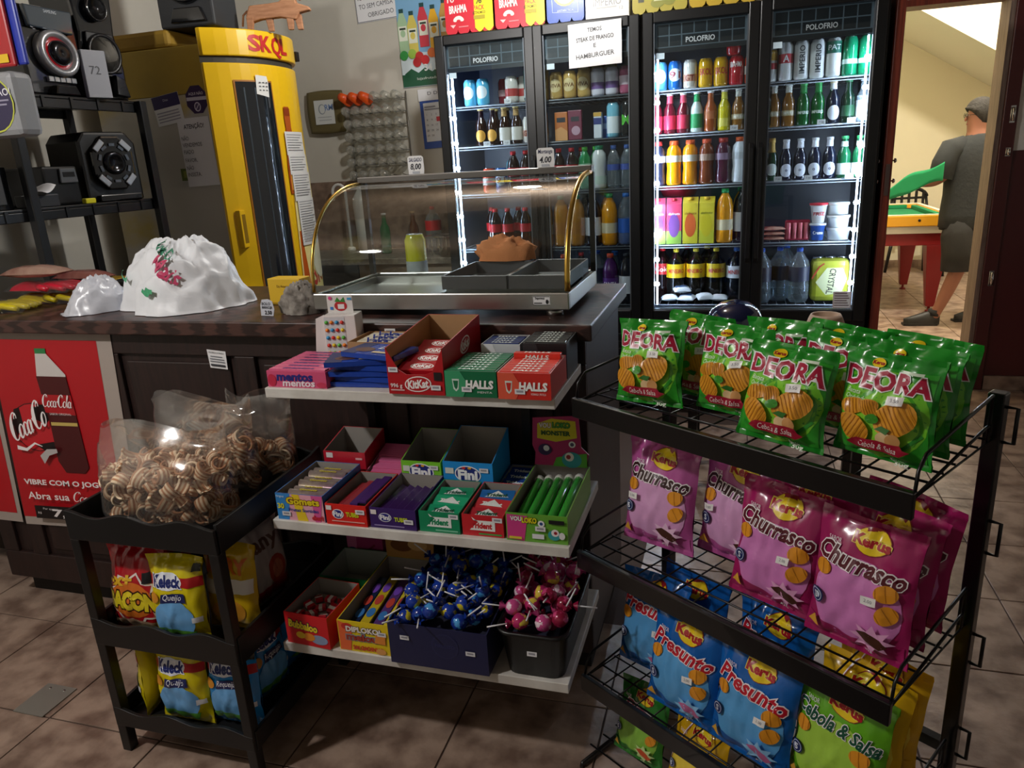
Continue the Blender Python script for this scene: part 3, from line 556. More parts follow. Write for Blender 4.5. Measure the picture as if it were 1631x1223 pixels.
def drink_meshes(key, sp):
    """sp: dict(s=shape, c=body colour, l=label colour, lz=(z0,z1), cap=colour, txt=(text,h,colour[,rot]), neck=(z0,z1,colour), lid=colour)"""
    if key in _pm: return _pm[key]
    s = sp['s']; out = []
    if s == 'carton':
        m = MB(); w_ = .036; m.box(-w_, w_, -w_, w_, 0, .185, sp['c']); m.prism([(-w_, .185), (w_, .185), (.004, .212), (-.004, .212)], -w_, w_, sp['c'], 'x'); out.append(('body', m.mesh('body')))
        m = MB(); it = [('r', -w_, .0, w_, .06, sp.get('l2', sp['c'])), ('e', 0, .085, .027, .055, sp['l'])]+[('t', sp['txt'][0], 0, .14, sp['txt'][1], sp['txt'][2], dict(shear=.2, w=.055))]; pr_(m, it, lambda x, y, o: (x, -w_-o, y)); out.append(('print', m.mesh('print')))
        m = MB(); m.lathe([(.012, 0), (.012, .012), (0, .012)], sp['cap'], 12, (0, -.018, .199)); out.append(('cap', m.mesh('cap')))
    else:
        r, h, prof = SH[s]; m = MB(); bm = sp.get('m') or bmat(sp['c'])
        m.lathe(prof, bm, 18); out.append(('body', m.mesh('body')))
        if s in ('can', 'slim', 'tall'):
            m = MB(); z0 = .014; z1 = prof[3][1]
            m.lathe([(r*.80, h-.0005), (r*.78, h+.0005), (r*.72, h-.001)], mt('can_lid', '#b8bcc0', .25, 1), 18); out.append(('lid', m.mesh('lid')))
        if sp.get('l'):
            z0, z1 = sp['lz']; m = MB(); m.lathe([(r+.0004, z0), (r+.0006, z1)], pc(sp['l']), 18); 
            if len(m.f) > 18: m.f = m.f[:18]; m.mi = m.mi[:18]; m.sm = m.sm[:18]
            if sp.get('oval'):
                m = MB(); pr_(m, [('e', 0, (z0+z1)/2, r*.95, (z1-z0)/2, sp['l'])], cylmap(r), .012, .0006)
            out.append(('label', m.mesh('label')))
        if sp.get('txt'):
            tx = sp['txt']; m = MB(); zc = (sp['lz'][0]+sp['lz'][1])/2 if sp.get('lz') else h*.45
            pr_(m, [('t', tx[0], 0, zc, tx[1], tx[2], dict(bold=.02, w=min(r*1.75, tx[1]*.85*len(tx[0])) if len(tx) < 4 else None, rot=tx[3] if len(tx) > 3 else 0))], cylmap(r), .012, .0012); out.append(('lettering', m.mesh('lettering')))
        if sp.get('neck'):
            z0, z1, c = sp['neck']; 
            def rr(z):
                for (ra, za), (rb, zb) in zip(prof, prof[1:]):
                    if za <= z <= zb and zb > za: return ra+(rb-ra)*(z-za)/(zb-za)
                return prof[-1][0]
            m = MB(); n = 5; m.lathe([(rr(z0+(z1-z0)*k/n)+.0006, z0+(z1-z0)*k/n) for k in range(n+1)], pc(c), 16); out.append(('neck_label', m.mesh('neck_label')))
        if sp.get('cap'):
            rc, zc = prof[-1]; m = MB(); hh = .009 if s in ('neck', 'big') else .016
            m.lathe([(rc+.0015, zc-.004), (rc+.002, zc+hh*.3), (rc+.0012, zc+hh), (0, zc+hh+.0005)], pc(sp['cap']), 14); out.append(('cap', m.mesh('cap')))
        if sp.get('fill'):
            m = MB(); pf = [(a-.0018, max(z, .003)) for a, z in prof if z <= h*sp['fill'][1]]; pf.append((pf[-1][0], h*sp['fill'][1])); pf.append((0, h*sp['fill'][1])); m.lathe(pf, bmat(sp['fill'][0]), 16); out.append(('drink', m.mesh('drink')))
    _pm[key] = out; return out
G = {  # every kind of drink on show: (description, name, category, spec)
 'cyan': ('pale cyan beer can', 'beer_can', dict(s='can', c='#5fb4d8', l='#e8f1f6', lz=(.03, .09), oval=1)),
 'blue': ('blue beer can with white oval', 'beer_can', dict(s='can', c='#1b63b0', l='#dfe7ee', lz=(.035, .09), oval=1, txt=('91', .03, '#7a1f2c'))),
 'bluebk': ('blue beer can with red oval', 'beer_can', dict(s='can', c='#1d56a0', l='#c43a44', lz=(.055, .1), oval=1)),
 'beige': ('beige and white soda can', 'soda_can', dict(s='can', c='#cfc9bd', l='#b98a70', lz=(.03, .06), txt=('GT', .025, '#803020'))),
 'skol': ('gold beer can with red arrow logo', 'beer_can', dict(s='can', c='#d9a51a', lz=(.03, .1), txt=('SKOL', .028, '#b3261c'))),
 'brahma': ('red beer can with white lettering', 'beer_can', dict(s='can', c='#b51a26', lz=(.06, .11), txt=('BRAHMA', .022, '#f0e6e0'))),
 'orangec': ('orange-red soda can', 'soda_can', dict(s='can', c='#d8492a', l='#efe4da', lz=(.04, .075))),
 'goldtop': ('slim gold-topped beer can with red band', 'beer_can', dict(s='slim', c='#d8d8d4', l='#b9383c', lz=(.05, .075), neck=(.085, .128, '#c79a3c'))),
 'crystalc': ('white beer can with red crest', 'beer_can', dict(s='tall', c='#e9e9e6', l='#c22a34', lz=(.075, .115), txt=('A', .03, '#ffffff'))),
 'imperio': ('tall white beer can with upright lettering', 'beer_can', dict(s='tall', c='#e6e6e4', lz=(.04, .13), txt=('IMPERIO', .024, '#3a4046', PI/2))),
 'patag': ('white beer can with dark green shoulder', 'beer_can', dict(s='tall', c='#e4e6e2', l='#12604a', lz=(.10, .15), txt=('PAT', .022, '#e8ece8'))),
 'greencan': ('green beer can', 'beer_can', dict(s='tall', c='#13895c', l='#d9efe6', lz=(.05, .07))),
 'gold': ('tall gold beer can', 'beer_can', dict(s='tall', c='#c9a45c', l='#e2cb94', lz=(.04, .12), oval=1)),
 'goldc': ('short gold beer can', 'beer_can', dict(s='can', c='#c9a45c', l='#e2cb94', lz=(.03, .09), oval=1, txt=('VIVA', .018, '#7a4c20'))),
 'tealcan': ('teal energy drink can', 'energy_can', dict(s='tall', c='#1d6f70', l='#cfe6e4', lz=(.02, .06), txt=('e', .035, '#14334a'))),
 'lilac': ('white can with purple print', 'soda_can', dict(s='can', c='#e3dfe8', l='#7a5a98', lz=(.03, .06))),
 'pinkcan': ('pink soda can', 'soda_can', dict(s='can', c='#b05a76', l='#e6cbd4', lz=(.04, .08))),
 'icecan': ('tall ice blue energy can', 'energy_can', dict(s='tall', c='#7fc4d8', l='#eef6f8', lz=(.02, .10))),
 'monster': ('black energy can with green claw mark', 'energy_can', dict(s='tall', c='#14181a', lz=(.03, .13), txt=('M', .05, '#58c23a'))),
 'darkred': ('small dark red can', 'soda_can', dict(s='can', c='#7a1f2a', l='#c9a0a0', lz=(.04, .07))),
 'redwhite': ('white beer can with red stripe', 'beer_can', dict(s='can', c='#d9d2c8', l='#b03a36', lz=(.03, .065))),
 'amber': ('dark amber beer bottle with yellow label', 'beer_bottle', dict(s='neck', c='#2a1206', l='#d9a040', lz=(.02, .085), oval=1, cap='#c8b070')),
 'amberw': ('dark amber beer bottle with white label', 'beer_bottle', dict(s='neck', c='#2a1206', l='#d8d2c6', lz=(.02, .09), cap='#c8b070', neck=(.15, .185, '#c9a060'))),
 'ice_red': ('red wine cooler bottle', 'cooler_bottle', dict(s='neck', c='#6a1024', l='#d23050', lz=(.02, .09), cap='#e8e8e8', neck=(.15, .2, '#d84a60'))),
 'ice_white': ('clear bottle with green label', 'soda_bottle', dict(s='neck', c='#cfe0d6', l='#2f9a58', lz=(.02, .09), cap='#e8e8e8', neck=(.15, .2, '#2aa05a'))),
 'ice_org': ('amber orange soda bottle', 'soda_bottle', dict(s='neck', c='#a85424', l='#b86a3c', lz=(.06, .1), cap='#d8d8d8')),
 'ice_yel': ('bright yellow soda bottle', 'soda_bottle', dict(s='neck', c='#d2c414', l='#e8dc60', lz=(.02, .06), cap='#d8d8d8', neck=(.15, .2, '#dcd23c'))),
 'imp_amb': ('honey coloured clear beer bottle', 'beer_bottle', dict(s='neck', c='#8a5c22', l='#c9b890', lz=(.05, .075), cap='#d4d8d4', neck=(.16, .2, '#d8d8cc'), txt=('IMPERIO', .014, '#f0ead8'))),
 'imp_grn': ('green beer bottle with white lettering', 'beer_bottle', dict(s='neck', c='#0f5a26', cap='#2f9a4a', neck=(.15, .2, '#1f8a3e'), lz=(.045, .075), txt=('IMPERIO', .014, '#e4efe4'))),
 'dkgreen': ('dark green beer bottle', 'beer_bottle', dict(s='neck', c='#0c2a18', cap='#1e5a38', l='#174a2c', lz=(.03, .08))),
 'corona0': ('dark blue-label beer bottle', 'beer_bottle', dict(s='neck', c='#14182a', l='#dfe2ea', lz=(.015, .085), oval=1, cap='#d8c8a8', neck=(.16, .19, '#e6e6ea'))),
 'zero': ('dark beer bottle with white zero neck label', 'beer_bottle', dict(s='neck', c='#151a30', l='#dfe2ec', lz=(.015, .08), oval=1, cap='#d2d4da', neck=(.155, .195, '#e2e4ec'), txt=('0', .012, '#20285a'))),
 'goldneck': ('green beer bottle with gold foil neck', 'beer_bottle', dict(s='neck', c='#0e3a20', l='#dfe6dc', lz=(.025, .085), oval=1, cap='#caa24a', neck=(.14, .21, '#caa24a'))),
 'heine': ('green beer bottle with white body label', 'beer_bottle', dict(s='neck', c='#14603a', l='#e6eee8', lz=(.015, .07), cap='#3aa060', neck=(.15, .175, '#dfeae2'))),
 'clearb': ('clear glass bottle with white label', 'vodka_bottle', dict(s='neck', m=petclear, c='#fff', l='#e2e6ec', lz=(.02, .1), cap='#8a8f98', fill=('#b8c4d0', .6))),
 'sp_org': ('orange sports drink', 'sports_drink', dict(s='sport', c='#f09a10', l='#e6dccb', lz=(.105, .135), cap='#e8642c')),
 'sp_brn': ('brown sports drink', 'sports_drink', dict(s='sport', c='#7a3a1c', l='#a88a78', lz=(.105, .135), cap='#d8542c')),
 'sp_pur': ('dark purple sports drink', 'sports_drink', dict(s='sport', c='#4a1430', l='#8a7088', lz=(.105, .135), cap='#b83a30')),
 'sp_wht': ('white sports drink', 'sports_drink', dict(s='sport', c='#dfe6ea', l='#c2c8cc', lz=(.105, .135), cap='#e8642c')),
 'sp_blu': ('bright blue sports drink', 'sports_drink', dict(s='sport', c='#1b62c4', l='#cfdcec', lz=(.105, .135), cap='#e05030')),
 'sp_drk': ('dark grape sports drink', 'sports_drink', dict(s='sport', c='#2a2c44', l='#d0d4e0', lz=(.105, .135), cap='#c83a3a')),
 'coke': ('cola bottle with red label', 'cola_bottle', dict(s='pet', c='#1c0a08', l='#c4121e', lz=(.085, .13), cap='#d01824')),
 'coke_s': ('small cola bottle with red cap', 'cola_bottle', dict(s='pet', c='#22100c', l='#b8141e', lz=(.085, .13), cap='#d8202c')),
 'coke2': ('two-litre cola bottle with red label', 'cola_bottle', dict(s='two', c='#180806', l='#c4121e', lz=(.145, .21), cap='#d01824', txt=('Coke', .03, '#f0e0e0'))),
 'mineiro': ('two-litre soda bottle with yellow label', 'soda_bottle', dict(s='two', c='#120f0a', l='#e6c21a', lz=(.135, .215), cap='#e0cc3a', txt=('MINEIRO', .024, '#c0242c'))),
 'mineiro2': ('dark soda bottle with blue and white label', 'soda_bottle', dict(s='two', c='#14161c', l='#e2e6ee', lz=(.13, .20), cap='#2a5aa0', txt=('MINEIRO', .024, '#c0242c'))),
 'grnpet': ('green soda bottle', 'soda_bottle', dict(s='pet', c='#1f8a4a', l='#bfe0c4', lz=(.085, .13), cap='#58c24a')),
 'clearpet': ('clear water bottle with blue label', 'water_bottle', dict(s='pet', m=petclear, c='#fff', l='#4a62b8', lz=(.09, .12), cap='#4a7ad0')),
 'white_y': ('white yogurt drink bottle', 'yogurt_bottle', dict(s='sport', c='#e8ece8', l='#cfe4d6', lz=(.02, .06), cap='#1fa06a')),
 'juice': ('orange juice bottle with green cap', 'juice_bottle', dict(s='juice', c='#f0a01a', l='#e8d8b0', lz=(.06, .11), cap='#1f9a4a')),
 'juice2': ('amber juice bottle with teal cap', 'juice_bottle', dict(s='juice', c='#d88a28', l='#c87a20', lz=(.06, .12), cap='#18937a')),
 'grape': ('purple soda bottle with white lettering', 'soda_bottle', dict(s='juice', c='#4a1a5a', l='#5a2a80', lz=(.07, .13), cap='#e05030', txt=('FANTA', .022, '#f0e8f4'))),
 'darkpet': ('dark drink bottle with white label', 'soda_bottle', dict(s='juice', c='#1a1c24', l='#dfe0e6', lz=(.05, .14), cap='#22262e')),
 'bluepet': ('clear blue soda bottle', 'soda_bottle', dict(s='juice', m=petclear, c='#fff', l='#2a62c0', lz=(.06, .13), cap='#2a7ad8', fill=('#3a6ab8', .5))),
 'water2': ('large clear water bottle with dark drop label', 'water_bottle', dict(s='two', m=petclear, c='#fff', l='#2a2e44', lz=(.12, .20), cap='#2a5ac0')),
 'car_pink': ('pink grape juice carton', 'juice_carton', dict(s='carton', c='#d8456a', l='#7a4a90', cap='#c82a3a', txt=('dafruta', .012, '#ffffff'), l2='#8ab04a')),
 'car_caju': ('yellow and orange cashew juice carton', 'juice_carton', dict(s='carton', c='#e0c83a', l='#d8642c', cap='#d8b01a', txt=('dafruta', .012, '#7a2a10'), l2='#d8d03a')),
 'car_mar': ('yellow passionfruit juice carton', 'juice_carton', dict(s='carton', c='#e6d43a', l='#d8c820', cap='#d8b01a', txt=('dafruta', .012, '#5a6a10'), l2='#cfd03a')),
 'ycan': ('tall yellow-green can with grey label', 'energy_can', dict(s='tall', c='#c2bc1c', l='#a8acb0', lz=(.02, .085))),
 'greenb': ('green glass bottle', 'glass_bottle', dict(s='big', c='#1a5a34', cap='#dcdcdc')),
 'brownb': ('brown glass bottle', 'glass_bottle', dict(s='big', c='#4a2614', cap='#a08050')),
 'cokeempty': ('nearly empty cola bottle', 'cola_bottle', dict(s='two', m=petclear, c='#fff', l='#c4121e', lz=(.145, .21), cap='#d01824')),
}
FSC = {k: (a, a, b) for k, a, b in (('can', 1.14, 1.18), ('slim', 1.12, 1.2), ('tall', 1.1, 1.12), ('neck', 1.1, 1.04), ('pet', 1.08, 1.08), ('sport', 1.14, 1.17), ('two', 1.06, 1.0), ('juice', 1.1, 1.16), ('carton', 1.15, 1.2))}
def drink(key, loc, label, group=None, rz=None):
    de, nm, sp = G[key]; cat = nm.replace('_', ' ')
    t = thing(nm, label, cat, loc, rnd.uniform(-.12, .12) if rz is None else rz, group)
    t.scale = FSC.get(sp['s'], (1, 1, 1))
    for pn, me in drink_meshes(key, sp): obj(pn, me, t)
    return t
DW = ('leftmost', 'second', 'third', 'rightmost'); SW = ('top', 'second', 'third', 'fourth', 'bottom')
DX = ((-1.622, -1.152), (-1.047, -.578), (-.452, .022), (.132, .606))
STOCK = {  # door, shelf: rows of (fraction across glass, key[, depth, lift])
 (0, 0): [(.19, 'cyan'), (.36, 'cyan'), (.62, 'darkred', .1), (.72, 'orangec', .1), (.76, 'redwhite'), (.88, 'redwhite', .04), (1.02, 'redwhite')],
 (0, 1): [(.33, 'amber'), (.50, 'amber'), (.66, 'amberw'), (.80, 'amberw'), (.93, 'beige'), (1.07, 'beige'), (.42, 'amber', .12), (.58, 'amber', .12)],
 (0, 2): [(.30, 'pinkcan', .12), (.42, 'orangec'), (.50, 'blue', 0, .0), (.62, 'icecan', .12), (.76, 'coke_s'), (.90, 'coke_s'), (1.02, 'grnpet'), (.83, 'coke_s', .1)],
 (0, 3): [(.45, 'coke'), (.58, 'coke'), (.70, 'coke', .08), (.85, 'coke'), (.98, 'coke', .06), (.30, 'coke_s', .1)],
 (0, 4): [(.28, 'coke2', .1), (.50, 'coke2'), (.75, 'coke2'), (.97, 'coke2', .08)],
 (1, 0): [(.05, 'tealcan'), (.20, 'gold'), (.36, 'goldc'), (.53, 'goldc'), (.70, 'goldc'), (.40, 'gold', .09, .05), (.55, 'gold', .09, .05), (.70, 'gold', .09, .05), (.85, 'lilac'), (.97, 'pinkcan'), (1.06, 'lilac')],
 (1, 1): [(.84, 'icecan'), (1.0, 'monster')],
 (1, 2): [(.12, 'coke_s'), (.22, 'coke_s'), (.33, 'coke_s', .05), (.42, 'grnpet'), (.54, 'grnpet', .05), (.66, 'white_y'), (.82, 'clearpet'), (.95, 'clearpet', .04), (1.06, 'clearpet')],
 (1, 3): [(.08, 'juice'), (.20, 'coke', .08), (.30, 'darkpet', .1), (.40, 'juice2'), (.52, 'juice2'), (.64, 'juice2', .04), (.76, 'darkpet'), (.90, 'bluepet'), (1.04, 'juice')],
 (1, 4): [(.10, 'grape'), (.30, 'coke2'), (.52, 'water2', .08), (.72, 'bluepet', .1), (.86, 'grape'), (1.02, 'darkpet')],
 (2, 0): [(.08, 'cyan'), (.24, 'blue'), (.44, 'beige'), (.54, 'skol'), (.70, 'skol'), (.87, 'brahma'), (1.03, 'orangec'), (.87, 'brahma', .002, .1455), (.30, 'bluebk', .11), (.46, 'bluebk', .11, 0), (.62, 'bluebk', .12)],
 (2, 1): [(.04, 'ice_red'), (.18, 'ice_red'), (.30, 'ice_red'), (.43, 'ice_white'), (.57, 'ice_org'), (.70, 'ice_yel'), (.84, 'imp_amb'), (.97, 'dkgreen'), (1.08, 'dkgreen')],
 (2, 2): [(.06, 'sp_drk'), (.24, 'sp_org'), (.40, 'sp_org'), (.57, 'sp_brn'), (.73, 'sp_pur'), (.89, 'sp_wht'), (1.05, 'sp_blu')],
 (2, 3): [(.07, 'car_pink'), (.235, 'car_pink'), (.40, 'car_caju'), (.56, 'car_mar'), (.73, 'juice'), (.88, 'darkpet', .02), (1.0, 'juice', .1)],
 (2, 4): [(.02, 'coke2', .06), (.22, 'mineiro'), (.47, 'mineiro'), (.72, 'mineiro'), (.97, 'mineiro2'), (.60, 'mineiro', .12), (.34, 'coke2', .13)],
 (3, 0): [(.05, 'goldtop'), (.185, 'goldtop'), (.32, 'crystalc'), (.46, 'imperio'), (.60, 'imperio'), (.745, 'patag'), (.88, 'greencan'), (1.02, 'greencan'), (.81, 'greencan', .09), (.95, 'greencan', .09)],
 (3, 1): [(.04, 'imp_amb'), (.16, 'imp_amb'), (.285, 'imp_amb'), (.43, 'imp_grn'), (.56, 'imp_grn'), (.70, 'corona0'), (.83, 'dkgreen'), (.97, 'clearb')],
 (3, 2): [(.04, 'goldneck'), (.17, 'goldneck'), (.30, 'zero'), (.43, 'zero'), (.56, 'zero'), (.69, 'zero'), (.84, 'heine'), (.98, 'heine')],
 (3, 4): [(.02, 'water2', .02), (.20, 'water2', .06), (.42, 'water2', .02), (.30, 'water2', .16)],
}
for (d, s), row in STOCK.items():
    g0, g1 = DX[d]; cnt = {}; tot = {}; its = []
    for it in sorted(row, key=lambda q: q[0]):
        tot[it[1]] = tot.get(it[1], 0)+1
        r_ = SH[G[it[1]][2]['s']][0] if G[it[1]][2]['s'] in SH else .038
        r_ *= FSC.get(G[it[1]][2]['s'], (1,))[0]
        its.append([g0+(g1-g0)*it[0]*.96+.008, 4.40+(it[2]*1.1 if len(it) > 2 else 0)+(.10 if (d, s) == (2, 4) else 0), r_+.002, it[3] if len(it) > 3 else 0, it[1]])
    lo_, hi_ = (-1.638, -.575) if d < 2 else (-.485, .634)
    for _ in range(400):   # keep neighbours from touching
        for i, p in enumerate(its):
            for q in its[i+1:]:
                if abs(p[3]-q[3]) > .1: continue
                dx, dy = q[0]-p[0], q[1]-p[1]; D = math.hypot(dx, dy); n_ = p[2]+q[2]-D
                if n_ > 0:
                    if abs(dy) < .02: dx, dy = (1 if dx >= 0 else -1), 0
                    else: dx, dy = dx/D, dy/D
                    p[0] -= dx*n_/2; q[0] += dx*n_/2; p[1] -= dy*n_/2; q[1] += dy*n_/2
            p[0] = min(max(p[0], lo_+p[2]), hi_-p[2]); p[1] = min(max(p[1], 4.352+p[2]), 4.86)
    for x_, y_, r_, lz, key in its:
        cnt[key] = cnt.get(key, 0)+1; de = G[key][0]
        pos = '' if tot[key] == 1 else ORD[cnt[key]-1]+' from left, '
        lab = '%s, %s%s shelf, %s fridge door' % (de, pos, SW[s], DW[d])
        drink(key, (x_, y_, FS[s]+lz+.0005), lab, 'drinks on the %s shelf of the %s fridge door' % (SW[s], DW[d]))
# price cards clipped to the fridge shelves
def pcard(x, z, lab):
    m = MB(); m.box(-.02, .02, 0, .0012, 0, .026, tagw); pr_(m, [('t', '7.00', 0, .012, .011, '#30343a', dict(shear=.2, w=.024))]); m.build('price_card', None, (x, 4.331, z), label=lab, cat='price card')
for d, s, f in ((0, 0, .72), (0, 1, .42), (0, 1, .68), (2, 1, .88), (3, 1, .56), (3, 1, .86), (3, 2, .14), (3, 2, .46), (3, 2, .88)):
    pcard(DX[d][0]+(DX[d][1]-DX[d][0])*f, FS[s]-.004, 'white price card %s along the %s shelf, %s fridge door' % ({.72: 'two thirds', .42: 'two fifths', .68: 'two thirds', .88: 'nearly all', .56: 'half', .86: 'nearly all', .14: 'one eighth', .46: 'half'}[f], SW[s], DW[d]))
# packs in the fridges that are not bottles
def pk(name, label, cat, loc, w_, d_, h_, col, items=(), rz=0, bev=.004):
    m = MB(); m.box(-w_/2, w_/2, -d_/2, d_/2, 0, h_, pc(col, .35)); pr_(m, items, lambda x, y, o: (x, -d_/2-o, y), base=.0012); return m.build(name, None, loc, (0, 0, rz), bev=bev, label=label, cat=cat)
pk('juice_pouch', 'orange juice powder pack on second shelf of second fridge door', 'pack', (-.985, 4.39, 1.6005), .075, .03, .155, '#c8702c', [('p', [(-.036, 0), (.036, 0), (.036, .05), (0, .075), (-.036, .06)], '#e0a060'), ('r', -.025, .10, .025, .125, '#2a2a30')])
pk('juice_pouch', 'purple juice powder pack on second shelf of second fridge door', 'pack', (-.905, 4.39, 1.6005), .08, .03, .16, '#7a2440', [('e', .005, .05, .025, .025, '#c8a0b0'), ('r', -.022, .10, .025, .125, '#2a2a30')])
pk('milk_carton', 'small blue and white carton with yellow top in second fridge door', 'carton', (-.775, 4.40, 1.6005), .045, .05, .14, '#dfe4ea', [('r', -.0225, .075, .0225, .11, '#2a3a80'), ('r', -.0225, .118, .0225, .139, '#d8a840')])
pk('milk_carton', 'small blue carton behind the yellow topped carton in second fridge door', 'carton', (-.735, 4.46, 1.6005), .045, .05, .12, '#2a62b4', [('r', -.02, .05, .02, .08, '#9ac0e6')])
t = thing('red_basin', 'shallow red plastic basin above the juice cartons in third fridge door', 'basin', (-.335, 4.55, 1.256))
MB().lathe([(.09, 0), (.115, .055), (.122, .058), (.118, .062), (.11, .058), (.086, .006), (0, .006)], mt('red_basin_plastic', '#b8283c', .35), 28).build('bowl', t)
for k, x in enumerate((-.375, -.30)): pk('carton_box', 'plain grey carton standing under the red basin, %s of two' % ('left' if k == 0 else 'right'), 'carton', (x, 4.56, 1.0005), .07, .07, .255, '#8a8f96')
pk('snack_box', 'small purple box beside the orange juice bottle in third fridge door', 'box', (-.012, 4.345+.09, 1.0005+.0), .03, .05, .1, '#5a3048') if 0 else None
milk = mt('milk_pouch_film', '#e2e6ea', .3, bump=.2, bs=40)
def pouch(name, label, cat, loc, a, b, c, mat, rot=(0, 0, 0), prints=(), seed=0):
    m = MB(); n1, n2 = 14, 10
    def fn(u, v):
        x = (u-.5)*2; y = (v-.5)*2; e = max(0, (1-abs(x)**3))*max(0, (1-abs(y)**3)); h = c*e**.55*(1+.15*noise.noise((x*2+seed, y*2, seed)))
        return (a*x*(1-.06*(1-y*y)), b*y*(1-.08*(1-x*x)), h)
    m.grid(fn, n1, n2, mat); m.grid(lambda u, v: (lambda p: (p[0], p[1], -p[2]*.55))(fn(u, v)), n1, n2, mat)
    pr_(m, prints, lambda x, y, o: (x, y, fn(x/a/2+.5, y/b/2+.5)[2]+o), .015, .002)
    return m.build(name, None, loc, rot, label=label, cat=cat)
for k, (x, y, z, rz, rx) in enumerate(((-.37, 4.40, .672, .2, .0), (-.27, 4.385, .675, -.3, .12), (-.17, 4.39, .68, .35, .2), (-.09, 4.40, .672, -.1, .0), (-.30, 4.395, .722, .25, .1))):
    pouch('milk_pouch', 'white milk pouch on the third fridge door floor, %s of five' % ('left end', 'second from left', 'fourth from left', 'right end', 'on top')[k], 'milk pouch', (x, y, z+.006), .050, .036, .024, milk, (rx, 0, rz), [('r', -.04, -.015, .03, .02, '#31507e')] if k in (1, 4) else [], k)
# rightmost door, fourth shelf: meat packs, sausages, tubs
for k in range(3): pouch('meat_pack', 'flat vacuum pack of red meat in rightmost fridge door, %s of the stack' % ('bottom', 'middle', 'top')[k], 'meat pack', (.19, 4.42, 1.012+.026*k), .065, .05, .014, mt('meat_film', '#a83a3c', .2, col2='#d8a890', vs=14), (0, 0, .1*k-.1), (), k)
t = thing('sausage_pack', 'pink wrapped sausage pack beside the meat packs', 'sausage pack', (.315, 4.40, 1.0005))
MB().box(-.065, .065, 0, .03, 0, .11, mt('sausage_film', '#b03048', .25)).build('wrapper', t, bev=.008)
for k in range(4): MB().tube([(-.045+.03*k, -.006, .01), (-.045+.03*k, -.006, .095)], .011, mt('sausage_red', '#d86a74', .3), 8).build('sausage', t)
def cup(name, label, loc, r0, r1, h, col, lid, band=None):
    t = thing(name, label, 'tub', loc); MB().lathe([(r0, 0), (r1, h), (r1+.004, h), (r1+.004, h+.004), (0, h+.004)], pc(col), 20).build('pot', t); MB().lathe([(r1+.006, h+.0045), (r1+.006, h+.014), (0, h+.015)], pc(lid), 20).build('lid', t)
    if band: m = MB(); pr_(m, [('t', band[0], 0, h*.55, .018, band[1], dict(bold=.03, w=r1*1.4))], cylmap((r0+r1)/2+.003), .01); m.build('lettering', t)
cup('cream_tub', 'blue and white cream tub under the red lidded tub', (.418, 4.40, 1.0005), .030, .038, .075, '#2a5ab0', '#dfe4ea', ('Creme', '#eeeeee'))
cup('cream_tub', 'white tub with red lid stacked on blue tub', (.418, 4.40, 1.0925), .030, .042, .09, '#dfdcd8', '#c82a3a', ('FRIZ', '#c02a34'))
for k in range(3): cup('white_tub', 'round white food tub in rightmost fridge door, %s of three' % ('bottom', 'middle', 'top')[k], (.525-.004*k, 4.41, 1.0005+.067*k), .05, .057-.003*k, .048, '#dfe3e4', '#eef0f0')
# shrink-wrapped pack of yellow-green cans with red edge print
t = thing('can_pack', 'yellow-green shrink wrapped beer pack at the bottom of rightmost fridge', 'can pack', (.50, 4.40, .6555), .0)
m = MB(); m.box(-.10, .10, 0, .13, .0, .235, mt('crystal_film', '#9aa02c', .25, col2='#b4b54a', vs=9)); m.build('film', t, bev=.03)
m = MB(); pr_(m, [('p', [(-.075, .11), (-.02, .19), (.06, .19), (.085, .13), (.06, .05), (-.02, .04)], '#c6c79a'), ('t', 'CRYSTAL', .005, .115, .034, '#38332a', dict(rot=-PI/2-.12, bold=.02, w=.14)), ('s', [(-.095, .13), (-.06, .195), (-.035, .215)], .008, '#b0402c')]); m.build('print', t, (0, -.001, 0))
for k in range(3): MB().lathe([(.03, 0), (.032, .006), (.03, .012), (0, .012)], chrome, 16).build('can_top', t, (-.064+.064*k, .065, .2355))
m = MB(); m.box(-.045, .045, 0, .0012, -.045, .045, paper); pr_(m, [('r', -.038, -.033+.013*j, .036-.006*(j % 3), -.027+.013*j, '#7a6a72') for j in range(6)]+[('s', [(-.042, -.042), (.042, -.042), (.042, .042), (-.042, .042), (-.042, -.042)], .002, '#a06070')]); m.build('sticker', None, (.552, 4.2815, .69), label='square white printed sticker at the bottom of rightmost fridge glass', cat='sticker')
# printed sheet on the second fridge door
m = MB()
def shw(u, v): return ((u-.5)*.285, .004*math.sin(u*7+v*3)-.003*math.sin(v*9), (v-.5)*.215+.006*(u-.5))
m.grid(shw, 14, 10, paper); pr_(m, [('t', s, 0, y, h, '#2c2c30', dict(w=w_, rot=.04, bold=.008)) for s, y, h, w_ in (('TEMOS', .072, .021, .075), ('STEAK DE FRANGO', .03, .021, .20), ('E', -.006, .021, .013), ('HAMBURGUER', -.052, .024, .205))], lambda x, y, o: (lambda p: (p[0], p[1]-o, p[2]))(shw(x/.285+.5, (y)/.215+.5)), .03, .001)
m.build('printed_sheet', None, (-.757, 4.24, 2.075), label='white printed sheet about steak and hamburger taped on second fridge door', cat='notice')
